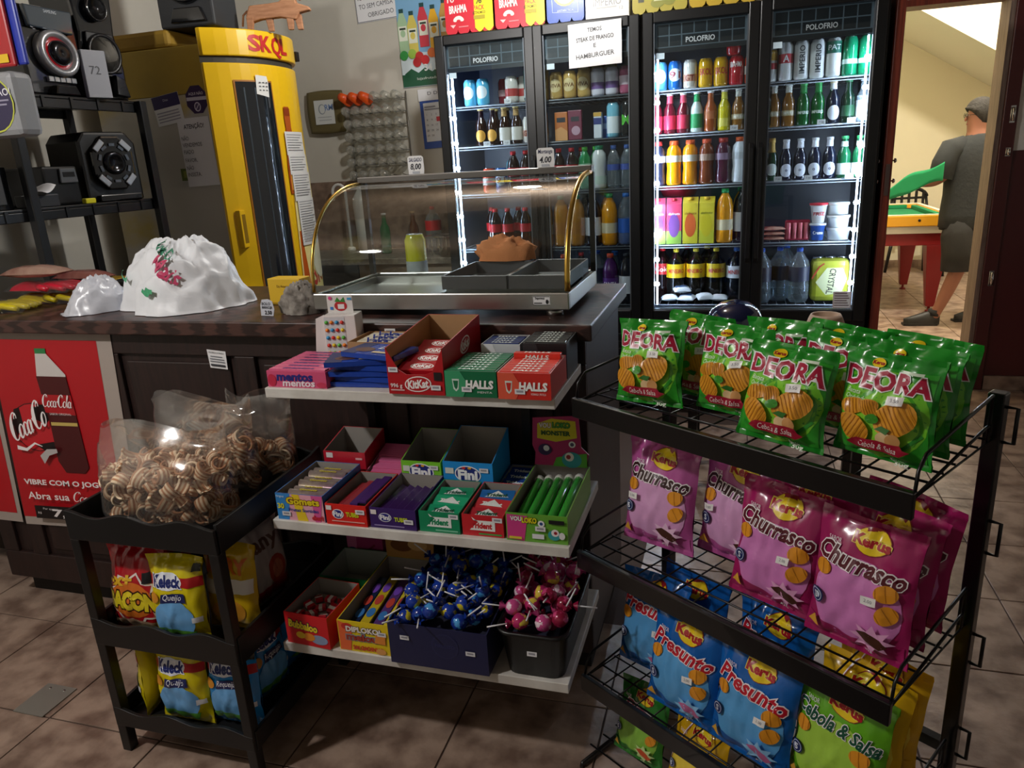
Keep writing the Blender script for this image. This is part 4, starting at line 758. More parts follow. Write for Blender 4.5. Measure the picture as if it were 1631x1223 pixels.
# packs of beer on top of the fridges
def canpack(name, label, x0, x1, z0, h, col, items, nx, y=4.315, bump_n=1):
    t = thing(name, label, 'can pack', ((x0+x1)/2, y, z0)); w_ = x1-x0; r = w_/nx/2
    poly = []
    for k in range(nx):
        for a in range(7): th = PI+PI*a/6; poly.append((-w_/2+r*(2*k+1)+r*math.cos(th), r*.85+r*.8*math.sin(th)))
    top = [(-x, h-zz) for x, zz in poly]
    full = poly+top
    MB().prism(full, 0, .13, pc(col, .3), 'y').build('film', t)
    m = MB(); pr_(m, items); m.build('print', t, (0, -.0005, 0))
    return t
def brahma_pk(lab, x0, x1):
    w_ = x1-x0; xm = w_*.12
    t = canpack('beer_pack', lab, x0, x1, 2.2005, .30, '#c3162c', [('t', 'BRAHMA', -w_*.22, .135, .04, '#efe6e2', dict(bold=.03, w=w_*.36, rot=.03)), ('t', '10', -w_*.36, .185, .03, '#d8c8c8', dict(bold=.02, w=.04)), ('e', -w_*.26, .085, .022, .012, '#e8dcd0', .5), ('e', -w_*.18, .085, .022, .012, '#e8dcd0', -.5), ('e', -w_*.22, .075, .012, .006, '#c3162c'), ('p', [(-w_*.40, .055), (-w_*.28, .055), (-w_*.34, .038)], '#e2b8b8'), ('r', -w_*.22, .04, -w_*.02, .046, '#d87a80')], 4)
    m = MB(); m.prism([(w_*.12, .02)]+[(w_*.12+(w_*.38)*(k/12), .03-.022*abs(math.sin(PI*k/6))) for k in range(13)]+[(w_*.5, .28), (w_*.12, .28)], -.004, .131, pc('#e8d41a', .3), 'y'); m.build('yellow_band', t)
    m = MB(); pr_(m, [('t', '%', w_*.22, .17, .04, '#4a4418', dict(bold=.02, w=.035)), ('t', 'PACK', w_*.22, .13, .024, '#d8542c', dict(bold=.03, w=.062)), ('t', 'ECONOMICO', w_*.22, .105, .014, '#5a5418', dict(bold=.02, w=.072)), ('r', w_*.22-.033, .072, w_*.22+.033, .092, '#a89a1a')]); m.build('print', t, (0, -.0045, 0))
brahma_pk('red and yellow beer pack on fridge top nearest the poster', -1.62, -1.335)
brahma_pk('red and yellow beer pack beside the blue pack', -1.325, -1.04)
canpack('beer_pack', 'blue beer pack with round gold emblem on fridge top', -1.03, -.825, 2.2005, .28, '#1a4aa8', [('e', 0, .16, .07, .075, '#d8c070'), ('e', 0, .16, .058, .063, '#e8e8ea'), ('e', 0, .165, .044, .048, '#b8242c'), ('r', -.008, .13, .008, .20, '#e8e8ea'), ('s', [(-.075, .25), (-.07, .06), (.07, .05), (.078, .25)], .003, '#c0d0ea'), ('t', 'ANTARCTICA', 0, .065, .012, '#cfd8ea', dict(w=.09))], 3)
pk('beer_box', 'white beer box with grey lettering on fridge top', 'box', (-.70, 4.39, 2.2005), .235, .15, .26, '#d8d6d2', [('t', 'IMPERIO', 0, .085, .04, '#8a8a88', dict(w=.15)), ('t', '12', .075, .05, .016, '#a0a0a0', dict(w=.02)), ('r', -.06, .055, .05, .062, '#b0b0ae')])
for k in range(2): canpack('beer_pack', ('pale gold beer pack between white box and next gold pack', 'pale gold beer pack at the right end of the fridge tops')[k], (-.567, -.275)[k], (-.285, .06)[k], 2.2005, .26, ('#b0a34a', '#c2a23a')[k], [('r', -.11, .06, -.08, .11, '#4a4a38'), ('e', -.01, .05, .035, .022, '#8a8a3a'), ('e', .05, .055, .03, .02, '#8a8a3a'), ('p', [(-.03, .06), (.02, .14), (.06, .06)], '#cfc9a0')] if k == 0 else [('e', 0, .05, .03, .02, '#d8c878')], 4)
# ================================================================ BACK WALL AND SINK CORNER
stone = mt('brown_stone_splashback', '#8a7464', .5, col2='#6f5b4e', vs=16, lo=.4, hi=.62)
MB().box(-3.299, -1.70, 4.985, 4.9999, .9, 1.43, stone).build('trim_3', kind='structure')['label'] = 'mottled brown stone splashback behind the sink'
t = thing('sink_counter', 'stone sink counter with dark open front behind the shop counter', 'counter', (0, 0, 0))
MB().box(-3.2, -1.72, 4.42, 4.984, .90, .94, mt('sink_granite', '#8d8478', .4, col2='#6a6258', vs=30)).build('worktop', t, bev=.004)
MB().box(-3.2, -2.45, 4.5, 4.98, 0, .8995, mt('sink_base_dark', '#1d1a18', .6)).build('base_unit', t); MB().box(-2.44, -1.74, 4.5, 4.98, 0, .8995, mt('sink_base_beige', '#a8947c', .6)).build('base_unit', t)
t = thing('tap', 'white gooseneck kitchen tap by the splashback', 'tap', (-2.70, 4.9, .9405))
m = MB(); m.tube([(0, 0, 0), (0, 0, .42)]+[(-.05+.05*math.cos(a), 0, .42+.05*math.sin(a)) for a in [PI*k/8 for k in range(1, 9)]]+[(-.10, 0, .36)], .011, mt('white_enamel_tap', '#d9d9d6', .25), 10); m.build('spout', t); MB().lathe([(.03, 0), (.03, .02), (.018, .03)], MATS['white_enamel_tap'], 14).build('base', t)
t = thing('water_filter', 'white bulbous water filter mounted beside the tap', 'filter', (-2.585, 4.90, .9405)); MB().lathe([(.05, 0), (.055, .22), (.06, .32), (.055, .37), (.03, .41), (.018, .43), (0, .43)], MATS['white_enamel_tap'], 18).build('body', t); MB().lathe([(.02, .4305), (.02, .45), (0, .45)], silver, 12).build('cap', t)
for key, x, y, lab in (('cokeempty', -1.98, 4.75, 'nearly empty cola bottle with red label on the sink counter'), ('greenb', -2.32, 4.70, 'green glass bottle standing on the sink counter'), ('brownb', -2.15, 4.8, 'brown glass bottle standing on the sink counter')): drink(key, (x, y, .9405), lab)
t = thing('dish_rack', 'wire dish rack with clear jars at the end of the sink', 'rack', (-1.845, 4.60, .9405)); m = MB()
for k in range(5): m.tube([(-.1+.05*k, -.1, .005), (-.1+.05*k, -.1, .12), (-.1+.05*k, .1, .12), (-.1+.05*k, .1, .005)], .003, chrome, 5)
m.tube([(-.11, -.1, .12), (.11, -.1, .12), (.11, .1, .12), (-.11, .1, .12)], .004, chrome, 6, closed=True); m.build('frame', t)
drink('ycan', (-1.06, 2.368, 1.1005), 'tall yellow-green can standing behind the glass display case')
# square frame
t = thing('picture_frame', 'square olive wall plaque framing a white RM print', 'frame', (-2.81, 4.965, 1.905), 0)
def fr(u, v):
    x = (u-.5)*2; y = (v-.5)*2; return (x*.143*(1-.04*y*y), -.012+.016*(abs(x)**2+abs(y)**2)*.5, y*.143*(1-.05*x*x))
m = MB(); m.grid(fr, 12, 12, mt('olive_bronze', '#6f6440', .5, .3)); m.build('frame', t, solid=.012)
m = MB(); pr_(m, [('r', -.08, -.08, .075, .08, '#cfd2d0'), ('e', -.02, .02, .028, .034, '#8a949c'), ('e', -.018, .02, .022, .028, '#cfd2d0'), ('t', 'RM', .035, .03, .04, '#6a86b8', dict(bold=.02, w=.06)), ('r', -.06, -.035, .05, -.03, '#a8acb0'), ('r', -.05, -.055, .05, -.05, '#a8acb0')], base=.002); m.build('print', t, (0, -.02, 0))
# handwritten notice
m = MB(); m.box(-.16, .16, 0, .003, -.20, .20, paper); pr_(m, [('t', s, x, y, .03, '#4a4a50', dict(w=w_, rot=.03)) for s, x, y, w_ in (('TE ESTABELECIMEN', .0, -.045, .29), ('TO SEM CAMISA', -.01, -.10, .25), ('OBRIGADO', .02, -.155, .19))]+[('s', [(-.155, -.195), (.155, -.195)], .004, '#6a6a70'), ('s', [(-.156, -.197), (-.156, .19)], .004, '#6a6a70')]); m.build('notice', None, (-2.355, 4.992, 2.655), (0, -.04, 0), label='white handwritten notice about wearing a shirt on back wall', cat='notice')
# juice poster
m = MB(); m.box(-.32, .32, 0, .003, -.30, .40, mt('poster_sky', '#7fb2d8', .4)); it = [('p', [(-.32, -.30), (.32, -.30), (.32, -.12), (-.32, -.08)], '#d5e4ea'), ('r', -.32, -.298, .32, -.22, '#1d5a3e'), ('p', [(-.30, -.22)]+[(-.30+.05*k, -.215+.03*(k % 2)) for k in range(13)]+[(.31, -.22)], '#1d5a3e'), ('p', [(-.27, .30), (.15, .33), (.15, .40), (-.27, .40)], '#0f6a4a'), ('t', '- Laranja do Maracujá', -.05, .335, .02, '#e2efe6', dict(w=.33, rot=.05))]
for k, (x, z, c) in enumerate(((-.285, .12, '#a8c8a0'), (-.215, .10, '#d8c860'), (-.135, .14, '#d03a48'), (-.06, .12, '#e8b020'), (.02, .145, '#c89a48'))):
    it += [('p', [(x-.033, z-.20), (x-.035, z-.02), (x-.015, z+.04), (x+.015, z+.04), (x+.035, z-.02), (x+.033, z-.20)], c), ('r', x-.016, z+.04, x+.016, z+.065, '#1f4a4a'), ('r', x-.03, z-.13, x+.03, z-.04, '#e6ead8'), ('e', x, z-.085, .018, .022, c), ('r', x-.022, z-.062, x+.022, z-.05, '#2a3a2a')]
for x, z, c in ((-.29, -.10, '#3a9a4a'), (-.23, -.095, '#9ac04a'), (-.18, -.115, '#c0302a'), (-.14, -.14, '#d0242a'), (-.20, -.15, '#b8242a'), (-.09, -.10, '#e0702a'), (-.045, -.12, '#e87a2a'), (0, -.09, '#e8932a')): it.append(('e', x, z, .03, .03, c))
it += [('t', '34 3025-', -.045, -.187, .042, '#f0f4f2', dict(bold=.03, w=.21)), ('t', 'lojasfrutadoshelados', -.08, -.255, .017, '#d8e8de', dict(w=.26))]
pr_(m, it, base=.0012); m.build('juice_poster', None, (-1.895, 4.99, 2.325), (0, -.015, 0), label='blue juice poster with fruit bottles hanging beside the fridge', cat='poster')
# calendar
t = thing('wall_calendar', 'white and blue wall calendar hanging beside the fridge', 'calendar', (-1.955, 4.988, 1.81), rot=(0, -.03, 0))
MB().box(-.145, .145, 0, .004, -.19, .19, mt('calendar_blue', '#2a52a8', .4)).build('backing', t); MB().box(-.15, .15, -.004, -.0005, .12, .195, paper).build('header', t)
m = MB(); pr_(m, [('r', -.12, -.145, .12, .105, '#dfe1e4'), ('t', 'D Dias', -.02, .165, .022, '#3a3a44', dict(w=.12))]+[('t', str(1+k), -.10+.034*(k % 7), .03-.034*(k//7), .013, '#5a5a66', {}) for k in range(30)]+[('r', -.03, -.018, .01, .012, '#cc2a3a'), ('r', -.11, .06, .0, .066, '#8a8a94'), ('r', -.11, .075, -.03, .083, '#8a8a94')], base=.0008); m.build('pages', t, (0, -.004, 0))
# glass rack with goblets hanging on pegs, orange cups above
t = thing('glass_rack', 'wire wall rack of pegs holding rows of clear glasses', 'rack', (-2.42, 4.975, 1.45)); m = MB()
for x in (-.215, .225): m.tube([(x, 0, -.02), (x, 0, .55)], .005, mt('rack_wire_grey', '#8c8880', .4, .6), 6)
for z in (0, .085, .17, .255, .34, .425, .51): m.tube([(-.215, 0, z), (.225, 0, z)], .004, MATS['rack_wire_grey'], 6)
m.build('frame', t)
gl = clear_mat('tumbler_glass', '#fbfbf8', .03, .08, dens=.10, dcol='#f2f2ee')
gm = MB(); gm.lathe([(.028, 0), (.030, .004), (.033, .08), (.031, .08), (.028, .008), (0, .008)], gl, 12); gme = gm.mesh('drinking_glass')
pg = MB(); pg.tube([(0, .01, 0), (0, -.072, .015)], .003, MATS['rack_wire_grey'], 5); pgm = pg.mesh('peg')
for r_ in range(7):
    for c_ in range(6):
        x = -.2+.076*c_+rnd.uniform(-.006, .006); z = .51-.085*r_
        obj('peg', pgm, t, (x, 0, z))
        if r_ == 6 and c_ > 3: continue
        if r_ == 0 and c_ < 3:
            continue
        obj('drinking_glass', gme, None, (-2.42+x, 4.878, 1.45+z+.021), (-PI/2-.2, 0, rnd.uniform(-.03, .03)), label='clear drinking glass on the wall rack, %s row from top, %s from left' % (ORD[r_], ORD[c_]), cat='glass', group='glasses on the wall rack')
om = mt('orange_plastic_cup', '#ef5a1e', .35); oc_ = MB(); oc_.lathe([(.026, 0), (.036, .11), (.038, .11), (.034, .108), (.025, .004), (0, .004)], om, 16); ocm = oc_.mesh('plastic_cup')
for k, x in enumerate((-.2, -.124, -.048)): obj('plastic_cup', ocm, None, (-2.42+x, 4.848, 1.45+.51+.026), (-PI/2-.2, 0, 0), label='bright orange plastic cup atop the glass rack, %s from the left' % ORD[k], cat='cup', group='orange cups on the glass rack')
# ================================================================ ON THE COUNTER
brass = mt('gold_trim', '#c9a24a', .25, .9)
gc = thing('glass_display_case', 'curved glass heated snack case with steel base on the counter', 'display case', (0, 0, 0))
X0c, X1c, Yf, Yb = -1.185, -.42, 1.888, 2.30
m = MB(); m.box(X0c, X1c, Yf, Yf+.012, 1.12, 1.166, steel); m.box(X0c, X1c, Yb-.012, Yb, 1.12, 1.166, steel); m.box(X0c, X0c+.012, Yf+.012, Yb-.012, 1.12, 1.166, steel); m.box(X1c-.012, X1c, Yf+.012, Yb-.012, 1.12, 1.166, steel); m.box(X0c+.012, X1c-.012, Yf+.012, Yb-.012, 1.12, 1.135, steel); m.build('base', gc, bev=.003)
m = MB(); a, b, c, d = X0c+.03, -.80, Yf+.05, Yb-.06; m.box(a, b, c, d, 1.1355, 1.139, steel); m.box(a, b, c-.008, c, 1.1355, 1.160, steel); m.box(a, b, d, d+.008, 1.1355, 1.160, steel); m.box(a-.008, a, c, d, 1.1355, 1.160, steel); m.box(b, b+.008, c, d, 1.1355, 1.160, steel); m.build('pan', gc)
for x in (X0c+.05, X1c-.05):
    for y in (Yf+.04, Yb-.04): MB().lathe([(.025, 1.1003), (.022, 1.1195)], steel, 14, (x, y, 0)).build('foot', gc)
def prof(t):  # front glass profile, t 0 (top) .. 1 (bottom)
    a = t*PI/2; return (Yb-.05-(Yb-.05-Yf-.006)*math.sin(a)**.85, 1.168+.292*math.cos(a)**.9)
m = MB(); m.grid(lambda u, v: (X0c+.008+(X1c-X0c-.016)*u, *prof(v)), 2, 28, glass); m.build('front_glass', gc)
for x, nm in ((X0c+.004, 0), (X1c-.004, 1)):
    pts = [prof(k/20) for k in range(21)]; m = MB(); poly = pts+[(Yb-.03, 1.168), (Yb-.03, 1.46)]; m.add([(x, p[0], p[1]) for p in poly], [tuple(range(len(poly)))], glass); m.build('side_glass', gc)
    m = MB(); m.tube([(x, p[0]-.002, p[1]+.002) for p in pts], .005 if nm == 0 else .008, brass, 8); m.build('gold_edge_trim', gc)
    m = MB(); m.box(x-.008, x+.008, Yb-.035, Yb-.018, 1.166, 1.462, mt('dark_bronze_frame', '#3d3a36', .35, .7)); m.build('rear_post', gc)
m = MB(); m.box(X0c-.002, X1c+.002, Yb-.06, Yb-.012, 1.4625, 1.482, mt('grey_alloy', '#6d6a66', .35, .8)); m.build('top_rail', gc, bev=.003)
m = MB(); m.add([(X0c+.02, Yb-.03, 1.168), (X1c-.02, Yb-.03, 1.168), (X1c-.02, Yb-.03, 1.46), (X0c+.02, Yb-.03, 1.46)], [(0, 1, 2, 3)], glass); m.build('rear_glass', gc)
m = MB(); m.box(-.024, .024, 0, .001, -.012, .012, paper); pr_(m, [('t', 'Segurança', -.004, .006, .006, '#222222', dict(w=.026, bold=.02)), ('r', -.02, -.008, .002, -.005, '#444444'), ('e', .016, -.003, .004, .006, '#222222'), ('s', [(-.023, -.011), (.023, -.011), (.023, .011), (-.023, .011), (-.023, -.011)], .0012, '#222222')]); m.build('safety_label', gc, (-.495, Yf-.0015, 1.146))
ty = mt('grey_baking_tin', '#5d5c5e', .42, .7)
def tray(label, x0, x1, y0, y1):
    t = thing('baking_tray', label, 'tray', ((x0+x1)/2, (y0+y1)/2, 1.1705)); w_, d_ = (x1-x0)/2, (y1-y0)/2
    MB().box(-w_+.006, w_-.006, -d_+.006, d_-.006, 0, .003, ty).build('bottom', t)
    m = MB()
    for s in (-1, 1): m.box(-w_, w_, s*d_-.003, s*d_+.003, 0, .038, ty); m.box(s*w_-.003, s*w_+.003, -d_+.003, d_-.003, 0, .038, ty)
    m.build('rim', t, bev=.001)
tray('empty grey baking tray in display case beside the orange cloth', -.79, -.60, 1.925, 2.215); tray('empty grey baking tray at the right end of display case', -.594, -.436, 1.925, 2.24)
MB().box(-.79, -.436, 1.95, 1.97, 1.136, 1.170, steel).build('tray_support', gc); MB().box(-.79, -.436, 2.15, 2.17, 1.136, 1.170, steel).build('tray_support', gc)
m = MB(); m.tube([(.035*math.cos(a), .018*math.sin(a), 0) for a in [2*PI*k/24 for k in range(24)]], .0012, black_p, 5, closed=True); m.build('black_ring', None, (-.50, 1.924, 1.19), (PI/2, .1, 0), label='thin black rubber ring resting against a baking tray', cat='ring')
# orange cloth
def crumple(name, label, cat, loc, a, b, h, mat, seed, rz=0, amp=.35, fr_=3.0, nu=40, nv=14, rim=0, prints=(), flat=1.0, tagkw=None, skew=(0, 0)):
    def fn(u, v):
        th = 2*PI*u; rr = math.sin(v*PI/2)
        k = 1+.16*noise.noise((math.cos(th)*1.7+seed, math.sin(th)*1.7, seed))+.08*noise.noise((math.cos(th)*4, math.sin(th)*4+seed, 5))
        x, y = math.cos(th)*rr*k, math.sin(th)*rr*k; z = max(0, math.cos(v*PI/2))**flat
        n = abs(noise.noise((x*fr_+seed, y*fr_, z*fr_)))+.5*abs(noise.noise((x*fr_*2.3, y*fr_*2.3+seed, z*fr_*2)))+.25*abs(noise.noise((x*fr_*5, y*fr_*5, z*4+seed)))
        s = 1-amp*.5+amp*(1-n)*.9
        return (a*(x*s+skew[0]*z), b*(y*s+skew[1]*z), max(.001, h*z*s+rim*(1-z)*.3*abs(n)))
    m = MB(); m.grid(fn, nu, nv, mat); 
    if prints:
        def mp(x, y, o):
            u, v = x, y; p = Vector(fn(u, v)); q = Vector(fn(u+.004, v)); r_ = Vector(fn(u, v+.004)); n = (q-p).cross(r_-p); n = n.normalized() if n.length > 0 else Vector((0, 0, 1))
            if n.dot(p-Vector((0, 0, h*.2))) < 0: n = -n
            return tuple(p+n*(o+.002))
        pr_(m, prints, mp, .015, .0015, .0005)
    return m.build(name, None, loc, (0, 0, rz), label=label, cat=cat)
crumple('orange_cloth', 'crumpled orange cloth lying behind the baking trays', 'cloth', (-.70, 2.228, 1.2095), .095, .03, .07, mt('orange_fabric', '#d98a58', .9, bump=.2, bs=300), 3, amp=.6, fr_=1.6, flat=.5)
# price cards on the case
for x, a_, b_, lab in ((-.985, 'SALGADO', '8,00', 'white handwritten price card near the left end of display case'), (-.561, 'Mortanga', '4.00', 'white handwritten price card near the right end of display case')):
    m = MB(); m.prism([(-.026, 0), (.026, 0), (.028, .012), (.027, .05), (.02, .056), (-.02, .056), (-.027, .05)], 0, .0015, tagw, 'y'); pr_(m, [('t', a_, 0, .044, .012, '#22265a', dict(w=.044, shear=.2, bold=.01)), ('t', b_, 0, .022, .018, '#1a1a2a', dict(w=.036, shear=.2, bold=.02)), ('r', -.012, .002, .012, .009, '#b8bcc4')]); m.build('price_card', None, (x, Yb-.04, 1.4825), label=lab, cat='price card')
m = MB(); m.prism([(-.024, 0), (.022, 0), (.026, .02), (.018, .044), (.002, .05), (-.02, .048), (-.026, .03)], 0, .0015, mt('grey_card_tag', '#b9bcc6', .5), 'y'); pr_(m, [('t', 'BOLO', -.004, .036, .009, '#22242c', dict(bold=.02)), ('t', 'MARACUJA', 0, .024, .008, '#22242c', dict(w=.038, bold=.02)), ('t', '2.50', .004, .010, .011, '#15161c', dict(bold=.04))]); m.build('price_card', None, (-1.347, 1.885, 1.101), (-.15, 0, -.1), label='grey price card reading 2.50 standing on the counter edge', cat='price card')
# white carrier bag, heaped
wb = mt('thin_white_plastic', '#e2e5ea', .42, bump=.12, bs=40, spec=.4)
def heap(name, label, loc, a, b, h, mat, seed, peaks, rz=0, cell=2.6, amp=.2, nu=90, nv=44, prints=()):
    """crumpled film bag: an irregular heap broken into flat facets with sharp ridges"""
    def fn(u, v):
        th = 2*PI*u; rr = min(1, v*1.02)
        k = 1+.22*noise.noise((math.cos(th)*1.3+seed, math.sin(th)*1.3, seed))+.10*noise.noise((math.cos(th)*3.5, math.sin(th)*3.5+seed, 5))
        x, y = math.cos(th)*rr*k, math.sin(th)*rr*k
        z = sum(ph*max(0, 1-((x-qx)**2+(y-qy)**2)/(pw*pw))**.85 for qx, qy, pw, ph in peaks)
        z = z*(1-rr**8)
        d = noise.voronoi((x*cell+seed, y*cell, z*1.5+seed))[0]; cre = min(1, (d[1]-d[0])*2.2); d2 = noise.voronoi((x*cell*2.3, y*cell*2.3+seed, z*3))[0]; c2 = min(1, (d2[1]-d2[0])*2.2)
        q = amp*(.6-cre)+amp*.4*(.6-c2)
        s = 1+q*.35*rr
        return (a*x*s, b*y*s, max(.0015, h*z*(1+q)+.004*(1-rr)))
    m = MB(); m.grid(fn, nu, nv, mat)
    if prints:
        rows = {}
        def mp(x, y, o):   # artwork laid on from the front/top: x across, y up the heap
            u = round(((.75+x) % 1)*160)/160
            if u not in rows: rows[u] = [fn(u, j/42) for j in range(8, 42)]
            p = min(rows[u], key=lambda p: abs(p[2]-y)); return (p[0], p[1]-.006-o*3, p[2]+.004+o)
        pr_(m, prints, mp, .02, .002, .0006)
    return m.build(name, None, loc, (0, 0, rz), label=label, cat='plastic bag')
heap('white_plastic_bag', 'heaped white plastic carrier bag with pink and green print on counter', (-1.765, 2.05, 1.1005), .22, .18, .205, wb, 11.3, [(-.08, .0, 1.2, .88), (.5, .15, .5, .2), (-.5, -.1, .5, .12), (.1, -.5, .5, .12)], amp=.20, cell=1.7, prints=[('t', 'Mais', .05, .135, .05, '#c2466a', dict(w=.11, rot=-.7, shear=.2, bold=.02)), ('t', 'Bom D', .04, .19, .03, '#3a8a6a', dict(w=.08, rot=-.5, bold=.02)), ('e', .0, .07, .018, .012, '#3a9a6c', .4), ('s', [(-.17, .13), (-.12, .10)], .008, '#5aa884')])
heap('white_plastic_bag', 'flattened translucent white bag lying left of the heaped bag', (-2.07, 1.97, 1.1005), .092, .11, .11, mt('thin_grey_plastic', '#c4c7d0', .3, bump=.15, bs=22, spec=.6), 5.2, [(.4, .1, 1.3, .8), (-.2, -.1, .9, .2)], nu=56, nv=26)
# packs of rubber gloves and snack packs piled at the left end
film = clear_mat('pack_film', '#fbfaf8', .05, .12, dens=.02)
def glove_pack(label, col, loc, rz, L_=.30, w_=.06, zt=0):
    t = thing('glove_pack', label, 'glove pack', loc, rot=(0, zt, rz)); gm_ = mt('rubber_'+col.lstrip('#'), col, .3, bump=.15, bs=60)
    m = MB(); m.grid(lambda u, v: (-.15+.17*u, w_*(v-.5)*2*(1-.15*math.sin(u*3)), .004+.028*math.sin(PI*v)**.6*(.8+.2*math.sin(u*9))), 12, 10, gm_); m.grid(lambda u, v: (-.15+.17*u, w_*(v-.5)*2*(1-.15*math.sin(u*3)), .004), 2, 2, gm_); m.build('cuff', t)
    for k in range(4):
        y = -w_*.72+w_*.48*k; MB().tube([(.0, y*.8, .018), (.06, y, .02), (.115-.012*abs(k-1.5), y*1.1, .016), (.14-.012*abs(k-1.5), y*1.12, .012)], .0135, gm_, 8, r2=.009).build('finger', t)
    MB().tube([(-.01, -w_*.75, .018), (.03, -w_*1.1, .02), (.065, -w_*1.2, .014)], .013, gm_, 8, r2=.009).build('thumb', t)
    m = MB(); m.grid(lambda u, v: (-.165+.33*u, w_*1.25*(v-.5)*2, .003+.034*(math.sin(PI*v)**.5)*(math.sin(PI*min(max(u, .02), .98))**.3)+.003*noise.noise((u*9, v*5, 1))), 20, 12, film); m.build('film', t); return t
glove_pack('red rubber glove pack on top of the yellow glove packs', '#c01c34', (-2.43, 2.13, 1.1425), -.08)
glove_pack('dark red rubber glove pack behind the bright red pack', '#6a1424', (-2.47, 2.335, 1.1005), .0)
glove_pack('yellow rubber glove pack nearest the counter front edge', '#c9b81c', (-2.49, 1.96, 1.1005), .06)
glove_pack('yellow rubber glove pack under the red glove pack', '#b8a71c', (-2.42, 2.14, 1.1005), -.02)
for k, (x, y, z, lab) in enumerate(((-2.50, 2.14, 1.205, 'wrapped brown cloth pack on top of the glove pile'), (-2.48, 2.325, 1.16, 'wrapped maroon pack tucked behind the red gloves'))):
    pouch('wrapped_pack', lab, 'pack', (x, y, z), .12, .05, .028, mt('pack_brown_%d' % k, ('#8a6458', '#6d3a38')[k], .25, col2=('#a88a7a', '#8a5a50')[k], vs=12, bump=.3, bs=40), (0, 0, .1-.2*k), (), k)
MB().box(-.12, .10, -.06, .06, 0, .05, black_p).build('card_terminal', None, (-2.19, 2.36, 1.1005), (0, 0, .0), bev=.008, label='flat black device at the back of the counter', cat='device')
t = thing('green_holder', 'bright green plastic holder on the flat black device', 'holder', (-2.21, 2.355, 1.1515), .0); gr_ = mt('bright_green_plastic', '#1fa83c', .35)
m = MB(); m.box(-.05, .0, -.03, .03, 0, .035, gr_); m.build('cup', t, bev=.004); m = MB(); m.prism([(0, .03), (.02, .038), (.05, .036), (.05, .028), (.0, .02)], -.03, -.018, gr_, 'y'); m.build('arm', t, bev=.002); m = MB(); m.prism([(.0, .008), (.05, .002), (.085, .010), (.085, .018), (.05, .010), (.0, .016)], -.012, .012, gr_, 'y'); m.build('arm', t, bev=.002)
m = MB(); m.box(-.06, .06, -.04, .04, 0, .0015, paper); pr_(m, [('r', -.05, -.03, -.005, .03, '#2a3f78'), ('r', .0, .0, .055, .03, '#3a6ab0')], lambda x, y, o: (x, y, .0015+o)); m.build('blue_card', None, (-2.19, 2.235, 1.1005), (0, 0, .3), label='white and blue printed card between device and white bag', cat='card')
# yellow dispenser box and crumpled newspaper
t = thing('yellow_box', 'small yellow cardboard box behind the crumpled newspaper', 'box', (-1.40, 2.09, 1.1005), -.06)
MB().box(-.055, .07, -.03, .03, 0, .085, mt('yellow_card', '#d6ae22', .5)).build('carton', t, bev=.003); m = MB(); pr_(m, [('t', 'Da Americana', .01, .06, .009, '#6a4a10', dict(w=.06)), ('e', .03, .02, .012, .008, '#8a6a14'), ('r', -.05, .004, .06, .008, '#b08a18')]); m.build('print', t, (0, -.0305, 0))
crumple('crumpled_newspaper', 'crumpled grey newspaper on the counter beside the display case', 'paper', (-1.258, 1.945, 1.1005), .062, .05, .085, mt('newsprint', '#9a948c', .8, col2='#5d564f', vs=30), 21, amp=.5, fr_=3.5, nu=40, nv=18, flat=.6)
